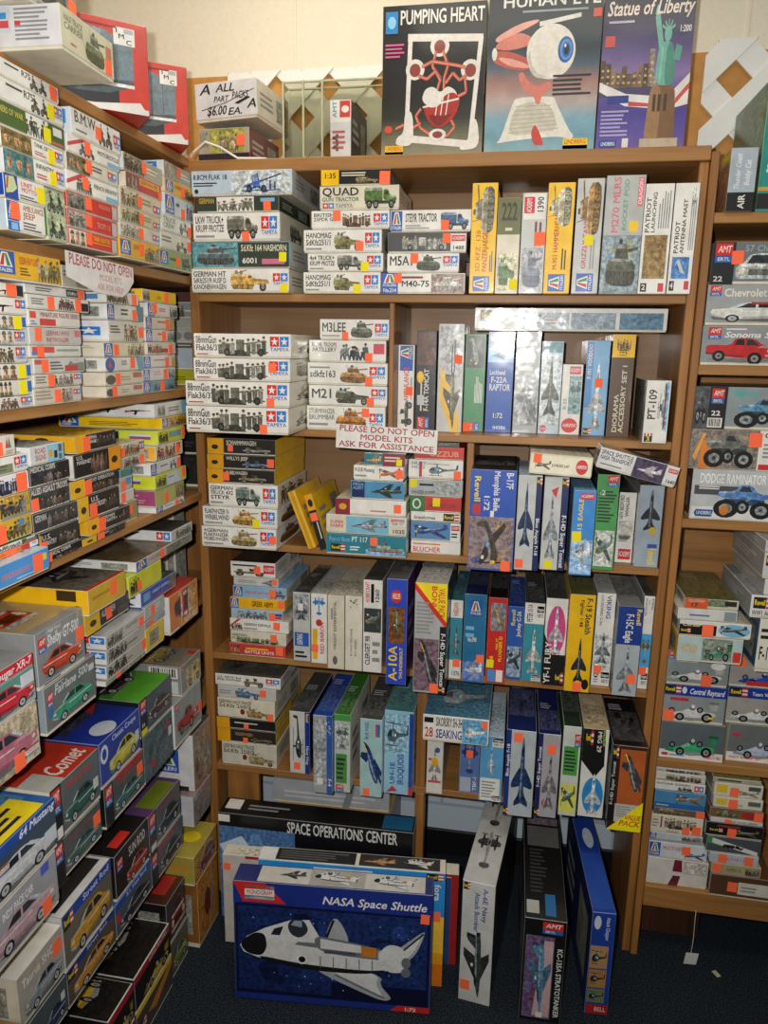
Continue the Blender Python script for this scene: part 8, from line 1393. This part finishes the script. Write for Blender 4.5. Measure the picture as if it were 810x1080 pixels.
('racing_car_kit_box', 'black racing box with red strip, top of racing pair on the floor', 'kit boxes in the racing pair of floor pile by the left wall', 's', -1.025, 1.5992, 0.1104, 0.2043, 0.22, 0.1065, 1.5745, 0.0, 0.0, '1a1816/d8d4cc/k;R,a8222c,.0,.8,.98,1;T,d8c8c0,.4,.83,.9,.97,LONG RACERS;I,racer,c8a830,.2,.05,.95,.7;t:B,141210,24201c,.02,.02,.98,.7;t:I,racer,d0a830,.2,.4,.95,.95;t:R,d8d4cc,.0,.9,.6,1'),
('car_kit_box', 'blue topped box with dark street car, bottom of black roadster pair on the floor', 'kit boxes in the black roadster pair of floor pile by the left wall', 's', -1.025, 1.5438, 0.38, 0.1868, 0.2, 0.0982, 1.5747, 0.0, 0.0, '4a5460/b/n;R,1c4aa0,.0,.8,1,1;T,c8d0f0,.3,.82,.9,.96,S.I. Hot Rod;I,carl,2c2a38,.1,.05,.95,.75;R,b03048,.02,.4,.12,.7'),
('car_kit_box', 'black box with red roadster, top of black roadster pair on the floor', 'kit boxes in the black roadster pair of floor pile by the left wall', 's', -1.025, 1.548, 0.4793, 0.1675, 0.2, 0.129, 1.5649, 0.0, 0.0, '241c1a/1a1816/k;G,amt,.06,.6,.22,.84;T,c8c8c0,.4,.6,.9,.86,SUN ROD;I,carl,a82a24,.3,.05,.95,.6;e:R,c8c8c4,.3,.2,.8,.4;e:G,amt,.1,.6,.6,.9;t:E,d8c820,.4,.4,.6,.6;t:R,d03028,.2,.06,.6,.2;t:P,8a2420,.2,.6,.8,.6,.7,.9'),
('car_kit_box', 'blue banded orange hot rod box, bottom of yellow hot rod pair on the floor', 'kit boxes in the yellow hot rod pair of floor pile by the left wall', 's', -1.035, 1.347, 0.38, 0.2019, 0.22, 0.0983, 1.5723, 0.0, 0.0, '5a4c40/c8c8c4/k;R,1c3f88,.0,.82,1,1;T,b8c0e0,.4,.84,.95,.97,Street Rod;G,rev,.02,.66,.2,.94;I,carl,c88a28,.1,.05,.95,.8'),
('car_kit_box', 'blue banded box with yellow hot rod, top of yellow hot rod pair on the floor', 'kit boxes in the yellow hot rod pair of floor pile by the left wall', 's', -1.035, 1.3471, 0.4794, 0.2007, 0.22, 0.1411, 1.5751, 0.0, 0.0, '6a6258/c8c8c4/c8c8c4;R,1c48a0,.0,.8,1,1;T,c8d0f0,.4,.82,.95,.96,Street Rod;G,rev,.02,.7,.2,.96;I,carl,c89830,.1,.05,.95,.8;t:R,2a2826,.05,.1,.95,.9;t:I,carfront,c89a30,.2,.2,.6,.8;t:R,1c48a0,.6,.5,1,1'),
('racing_car_kit_box', 'plain dark lower box under the black racing box near the front', 'boxes of the floor pile by the left wall', 's', -1.025, 1.4315, 0.0005, 0.119, 0.22, 0.105, 1.5654, 0.0, 0.0, '1a1816/d8d4cc/k;R,a8222c,.0,.8,1,1;I,racer,c8a830,.2,.05,.95,.7;t:B,141210,24201c,.02,.02,.98,.6;t:I,racer,d0a830,.2,.3,.95,.9;t:R,d8d4cc,.0,.9,.6,1'),
('racing_car_kit_box', 'black racing box with pale lid near the front of the floor pile', 'boxes of the floor pile by the left wall', 's', -1.025, 1.4324, 0.1066, 0.1207, 0.22, 0.108, 1.5681, 0.0, 0.0, '1a1816/d8d4cc/k;R,a8222c,.0,.8,1,1;I,racer,c8a830,.2,.05,.95,.7;t:B,141210,24201c,.02,.02,.98,.6;t:I,racer,d0a830,.2,.3,.95,.9;t:R,d8d4cc,.0,.9,.6,1'),
('car_kit_box', 'dark grey lower box, bottom of grey saloon pair on the floor', 'kit boxes in the grey saloon pair of floor pile by the left wall', 's', -1.055, 1.1731, 0.38, 0.1413, 0.26, 0.0991, 1.568, 0.0, 0.0, '4a5456/d/k;I,carl,2a3a60,.4,.1,.95,.7;R,c8ccd0,.84,.5,.94,.7'),
('car_kit_box', 'pale box with grey saloon, top of grey saloon pair on the floor', 'kit boxes in the grey saloon pair of floor pile by the left wall', 's', -1.055, 1.1693, 0.4855, 0.1503, 0.26, 0.1215, 1.5711, 0.0, 0.0, 'a8a498/dcd8cc/c;T,e4e0d8,.1,.66,.8,.86,Taurus SHO;I,carl,8a8e94,.1,.05,.98,.66;So,.86,.7,.036;t:P,3a3a38,.5,.7,1,.6,1,1,.6,1;t:I,car,b0ac9c,.2,.3,.9,.7'),
('brown_carton', 'worn brown carton with black print and orange stickers, bottom left corner', 'boxes of the floor pile by the left wall', 's', -0.96, 0.99, 0.381, 0.2, 0.2, 0.13, 1.5708, 0.0, 0.0, '4a3420/8a6a40/6a4a2c;R,141210,.1,.1,.9,.6;T,c8a060,.4,.2,.8,.5,FT II;So,.5,.7,.036;So,.8,.5,.036'),
('model_kit_box', 'long silvery film wrapped box lying beneath the cabinet fifth row', 'large boxes on the floor', 's', -0.56, 2.27, 0.3315, 0.4, 0.2, 0.085, 0.03, 0.0, 0.0, 'b0b4b8/b8bcc0/a0a4a8*;L,d0d4d8,.1,.2,.9,.6,2;P,8a9094,.6,.0,.66,.0,.72,1,.66,1'),
('model_kit_box', 'plain brown carton hidden behind the long dark space box', 'large boxes on the floor', 's', -0.55, 2.27, 0.0, 0.4, 0.22, 0.331, 0.0, 0.0, 0.0, '8a6a44/f/8a6a44'),
]

for row in DATA:
    kit_box(*row)


# ---------------------------------------------------------------- simple solids for the fittings
def solid(name, boxes, material, parent=None, ch=.002):
    P = Paint()
    for b_ in boxes:
        P.box(*b_, dict(edge='w'), ch)
    me = D.meshes.new(name)
    me.from_pydata(P.v, [], P.f)
    me.update()
    return link(name, me, parent, material)


def structure(name, boxes, material):
    o = solid(name, boxes, material)
    o['kind'] = 'structure'
    return o


def tube(name, pts, r, material, parent=None, n=8):
    vs, fs = [], []
    for i, p in enumerate(pts):
        p = Vector(p)
        t = (Vector(pts[min(i + 1, len(pts) - 1)]) - Vector(pts[max(i - 1, 0)])).normalized()
        a = t.orthogonal().normalized() if i == 0 else (pa - t * pa.dot(t)).normalized()
        pa = a
        b = t.cross(a)
        vs += [tuple(p + (a * math.cos(k * 6.28319 / n) + b * math.sin(k * 6.28319 / n)) * r) for k in range(n)]
    for i in range(len(pts) - 1):
        for k in range(n):
            fs.append((i * n + k, i * n + (k + 1) % n, (i + 1) * n + (k + 1) % n, (i + 1) * n + k))
    fs.append(tuple(range(n))[::-1])
    fs.append(tuple(range(len(vs) - n, len(vs))))
    me = D.meshes.new(name)
    me.from_pydata(vs, [], fs)
    return link(name, me, parent, material)


# ---------------------------------------------------------------- the room
structure('floor', [(-1.5, 2.2, -1.6, 2.6, -.06, 0)], M_CARPET)
wb = structure('wall_back', [(-1.5, 2.2, 2.45, 2.55, 0, 1.2)], M_BLOCK)
structure('wall_back_upper', [(-1.5, 2.2, 2.45, 2.55, 1.2, 3.2)], M_CREAM).name = 'wall_back.001'
structure('wall_left', [(-1.6, -1.5, -1.6, 2.55, 0, 3.2)], M_CREAM)
structure('ceiling', [(-1.6, 2.2, -1.6, 2.55, 3.2, 3.26)], plain('white_ceiling_tile', 'd8d6cc', .9, .1, 50))
structure('baseboard_back', [(-1.5, 2.2, 2.437, 2.45, 0, .105)], M_RUBBER)
structure('trim_1', [(-.742, -.732, 2.446, 2.45, 2.2, 3.2)], M_CREAM)
structure('trim_2', [(.56, .57, 2.446, 2.45, 2.2, 3.2)], M_CREAM)
structure('trim_3', [(-1.1, 1.4, 2.438, 2.45, 2.2, 2.668)], M_PEG)

# ---------------------------------------------------------------- shelving
u = tag(empty('bookcase', (-.25, 2.27, 0)), 'central wooden shelving cabinet with six shelves against the back wall', 'shelf')


def part(name, boxes, material, root, ch=.002):
    o = root.location
    return solid(name, [(b[0] - o.x, b[1] - o.x, b[2] - o.y, b[3] - o.y, b[4] - o.z, b[5] - o.z) for b in boxes], material, root, ch)


part('side_panel', [(-.956, -.929, 2.1, 2.43, 0, 2.309)], M_WZ, u)
part('side_panel', [(.408, .431, 2.1, 2.43, 0, 2.309)], M_WZ, u)
part('top_board', [(-.956, .431, 2.09, 2.43, 2.3095, 2.344)], M_WX, u)
for z in (1.99, 1.61, 1.255, .885, .49):
    part('shelf_board', [(-.9285, .4075, 2.1, 2.43, z - .022, z - .0004)], M_WX, u)
part('back_panel', [(-.956, .431, 2.4305, 2.4365, .47, 2.309)], M_PLY, u, .001)
part('divider', [(-.369, -.355, 2.102, 2.43, 1.61, 1.967)], M_WZ, u)
part('divider', [(-.14, -.12, 2.1, 2.43, 1.255, 1.587)], M_WZ, u)
part('divider', [(-.262, -.232, 2.1, 2.43, .49, .862)], M_WZ, u)
part('support_post', [(-.262, -.232, 2.1, 2.14, 0, .467)], M_WZ, u)
part('support_post', [(-.9, -.79, 2.12, 2.14, 0, .467)], M_WZ, u)

u = tag(empty('bookcase', (.86, 2.27, 0)), 'darker wooden shelving cabinet at the right with car kits', 'shelf')
part('side_panel', [(.4325, .4525, 2.09, 2.43, 0, 2.33)], M_WZ, u)
part('side_panel', [(1.40, 1.43, 2.09, 2.43, 0, 2.33)], M_WZ, u)
for z in (2.19, 1.815, 1.402, .675):
    part('shelf_board', [(.453, 1.399, 2.1, 2.43, z - .026, z - .0004)], M_WX, u)
part('base_shelf', [(.453, 1.399, 2.085, 2.43,   .185, .2555)], M_WX, u)
part('kick_board', [(.47, .655, 2.2, 2.23, 0, .184)], M_DARKW, u)
part('back_panel', [(.4325, 1.43, 2.4305, 2.4365, .2, 2.31)], M_WX, u, .001)

u = tag(empty('bookcase', (-1.15, 1.3, 0)), 'wooden shelving along the left wall packed with kit boxes', 'shelf')
for z in (2.35, 2.035, 1.725, 1.41):
    part('shelf_board', [(-1.36, -.9375, .45, 2.088, z - .024, z - .0004), (-1.36, -.9575, 2.0881, 2.425, z - .024, z - .0004)], M_WY, u)
for z in (1.05, .70, .38):
    part('shelf_board', [(-1.36, -.965, .45, 2.425, z - .014, z - .0004)], M_WY, u)
part('side_panel', [(-1.36, -.945, .42, .4495, 0, 2.325)], M_WZ, u)
part('side_panel', [(-1.36, -.958, 2.4255, 2.4355, 0, 2.325)], M_WZ, u)
part('back_panel', [(-1.37, -1.3605, .42, 2.4355, 0, 2.35)], M_PLY, u, .001)


# ---------------------------------------------------------------- white lattice above the cabinets
def lattice(name, label, x0, x1, z0, z1, y, period, w, hx, hz):
    """diagonal slats in two crossed layers; (hx, hz) is the middle of one diamond opening"""
    def clip(poly, f):
        out = []
        for i in range(len(poly)):
            a, b = poly[i], poly[(i + 1) % len(poly)]
            fa, fb = f(a), f(b)
            if fa >= 0:
                out.append(a)
            if fa * fb < 0:
                t = fa / (fa - fb)
                out.append((a[0] + (b[0] - a[0]) * t, a[1] + (b[1] - a[1]) * t))
        return out
    vs, fs = [], []
    hw = w * .7071
    for s, yy in ((1, y), (-1, y + .0065)):
        for k in range(-16, 17):
            c = hx - s * hz + period * (k + .5)           # slat centre line: x - s*z = c
            a, b = c + s * z0, c + s * z1
            poly = [(a - hw, z0), (a + hw, z0), (b + hw, z1), (b - hw, z1)]
            poly = clip(clip(poly, lambda p: p[0] - x0), lambda p: x1 - p[0])
            if len(poly) < 3:
                continue
            n, m = len(vs), len(poly)
            vs += [(p[0], yy, p[1]) for p in poly] + [(p[0], yy + .006, p[1]) for p in poly]
            fs.append(tuple(range(n, n + m)))
            fs.append(tuple(range(n + 2 * m - 1, n + m - 1, -1)))
            for i in range(m):
                j = (i + 1) % m
                fs.append((n + i, n + m + i, n + m + j, n + j))
    me = D.meshes.new(name)
    me.from_pydata(vs, [], fs)
    return tag(link(name, me, None, M_WHITE), label, 'lattice')


lattice('lattice_panel', 'white wooden lattice behind the handwritten sign box and clear case', -.95, -.30, 2.345, 2.672, 2.42, .167, .062, -.791, 2.618)
lattice('lattice_panel', 'white wooden lattice above the right cabinet, beside the purple statue box', .456, 1.3, 2.25, 2.69, 2.41, .19, .066, .538, 2.59)

# ---------------------------------------------------------------- clear display case on the cabinet
u = tag(empty('display_case', (-.5, 2.26, 2.345)), 'greenish clear display case left of the pumping heart box', 'case')
CX0, CX1, CY0, CY1 = -.742, -.39, 2.335, 2.4
part('pane', [(CX0, CX1, CY0, CY0 + .004, 2.346, 2.605)], M_GLASS, u, .0005)
part('pane', [(CX0, CX0 + .004, CY0 + .0045, CY1, 2.346, 2.605)], M_GLASS, u, .0005)
part('pane', [(CX1 - .004, CX1, CY0 + .0045, CY1, 2.346, 2.605)], M_GLASS, u, .0005)
part('pane', [(CX0, CX1, CY1 + .0005, CY1 + .0045, 2.346, 2.605)], M_GLASS, u, .0005)
GRN = plain('pale_green_plastic_edge', 'b8b898', .3)
part('rim', [(CX0 - .002, CX1, CY0 - .002, CY0 + .006, 2.6055, 2.611), (CX0 - .002, CX1, CY1 - .002, CY1 + .006, 2.6055, 2.611)], GRN, u, .001)
for x in (CX0 - .002, CX0 + .06, CX0 + .118):
    part('edge_strip', [(x, x + .006, CY0 - .006, CY0 - .0005, 2.346, 2.611)], GRN, u, .001)

# ---------------------------------------------------------------- notices
P = Paint()
P.box(-.146, .146, -.0005, .0005, -.034, .034, dict(edge='e2e0da'), .0002)
P.frame((-.146, -.0005, -.034), (1, 0, 0), (0, 0, 1), .292, .068)
P.text(.03, .68, .97, .99, 'a83a44', 'PLEASE DO NOT OPEN')
P.text(.24, .36, .76, .65, 'a83a44', 'MODEL KITS')
P.text(.03, .04, .97, .33, 'a83a44', 'ASK FOR ASSISTANCE')
o = link('notice_sign', P.mesh('notice_sign'), None, M_PRINT)
o.location, o.rotation_euler = (-.368, 2.074, 1.593), (0, .035, 0)
tag(o, 'white paper notice with red capital letters on the cabinet shelf edge', 'sign')

P = Paint()
P.frame((0, 0, 0), (1, 0, 0), (0, 0, 1), .27, .072)
P.put([(0, .3), (.4, .0), (.8, .0), (.9, .2), (1, .55), (1, 1), (0, 1)], 'd8d6d4')
P.layer += 1
P.text(.04, .62, .98, .98, 'a8343c', 'PLEASE DO NOT OPEN')
P.text(.45, .36, .8, .58, 'c05a64', 'MODEL KITS', bold=False)
P.text(.42, .08, .82, .3, 'c05a64', 'ASK FOR HELP', bold=False)
n0 = len(P.v)
o = link('notice_sign', P.mesh('notice_sign'), None, M_WRAP)
m = o.modifiers.new('sheet', 'SOLIDIFY')
m.thickness = .0006
o.location, o.rotation_euler = (-.912, 1.425, 1.957), (0, .03, math.pi / 2)
tag(o, 'plastic sheet notice with red lettering hanging under the left top shelf', 'sign')

# ---------------------------------------------------------------- small things
o = tube('cable', [(-.93, 2.085, 2.352), (-.915, 2.074, 2.362), (-.88, 2.07, 2.385), (-.84, 2.075, 2.372), (-.8, 2.1, 2.349), (-.72, 2.11, 2.348)], .003, M_PAPER)
tag(o, 'thin white cable looped over the cabinet top left corner', 'cable')

u = tag(empty('price_tag', (.606, 2.078, .006)), 'white price tag hanging on a string below the right cabinet', 'tag')
P = Paint()
P.box(-.02, .02, -.0006, .0006, 0, .04, dict(edge='dcdad6'), .0003)
link('card', P.mesh('card'), u, M_PRINT).rotation_euler = (0, .12, .2)
tube('string', [(.0, 0, .038), (.002, 0, .09), (.0, 0, .16), (.001, .004, .19)], .0008, M_PAPER, u, 6)
o = solid('paper_scrap', [(-.007, .007, -.012, .012, .0, .0015)], plain('yellowed_paper', 'b8b490', .8), None, .0005)
o.location, o.rotation_euler = (.68, 2.06, .001), (0, 0, .5)
tag(o, 'tiny scrap of paper on the dark carpet right of the price tag', 'litter')

# ---------------------------------------------------------------- light
def area(name, loc, rot, size, sy, power, colour):
    l = D.lights.new(name, 'AREA')
    l.shape = 'RECTANGLE'
    l.size, l.size_y, l.energy, l.color = size, sy, power, colour
    o = D.objects.new(name, l)
    o.location, o.rotation_euler = loc, rot
    COL.objects.link(o)
    return o


R = ((0.98367588, 0.17933993, 0.01479684), (0.05320592, -0.2113088, -0.97597014), (-0.17190372, 0.96082557, -0.21740132))
cam_d = D.cameras.new('camera')
cam = D.objects.new('camera', cam_d)
COL.objects.link(cam)
cam_d.sensor_fit = 'VERTICAL'
cam_d.sensor_height = 24
cam_d.lens = 785 / 1080 * 24
cam_d.clip_start = .02
cam.matrix_world = Matrix(((R[0][0], -R[1][0], -R[2][0], 0), (R[0][1], -R[1][1], -R[2][1], 0), (R[0][2], -R[1][2], -R[2][2], 1.85), (0, 0, 0, 1)))
bpy.context.scene.camera = cam

fl = D.lights.new('camera_flash', 'SPOT')
fl.energy, fl.color, fl.shadow_soft_size = 112, (1, .97, .93), .018
fl.spot_size, fl.spot_blend = math.radians(124), .75
fo = D.objects.new('camera_flash', fl)
COL.objects.link(fo)
fo.matrix_world = cam.matrix_world @ Matrix.Translation((-.07, .05, 0)) @ Matrix.Rotation(math.radians(5), 4, 'X')
area('ceiling_fill', (.1, .9, 3.15), (0, 0, 0), 1.2, .5, 13, (1, .95, .86))  # unseen overhead area light, added without any fixture
area('ceiling_fill', (-.6, 1.9, 3.15), (0, 0, 0), .6, .3, 6, (1, .9, .72))  # second unseen light, added and raised to brighten the upper back wall

w = D.worlds.new('room_ambience')
bpy.context.scene.world = w
w.use_nodes = True
bg = w.node_tree.nodes['Background']
bg.inputs['Color'].default_value = (.62, .6, .56, 1)
bg.inputs['Strength'].default_value = .17

sc = bpy.context.scene
sc.view_settings.view_transform = 'Standard'
sc.view_settings.look = 'None'
sc.view_settings.gamma = 1
sc.view_settings.use_curve_mapping = False
sc.view_settings.exposure = 0
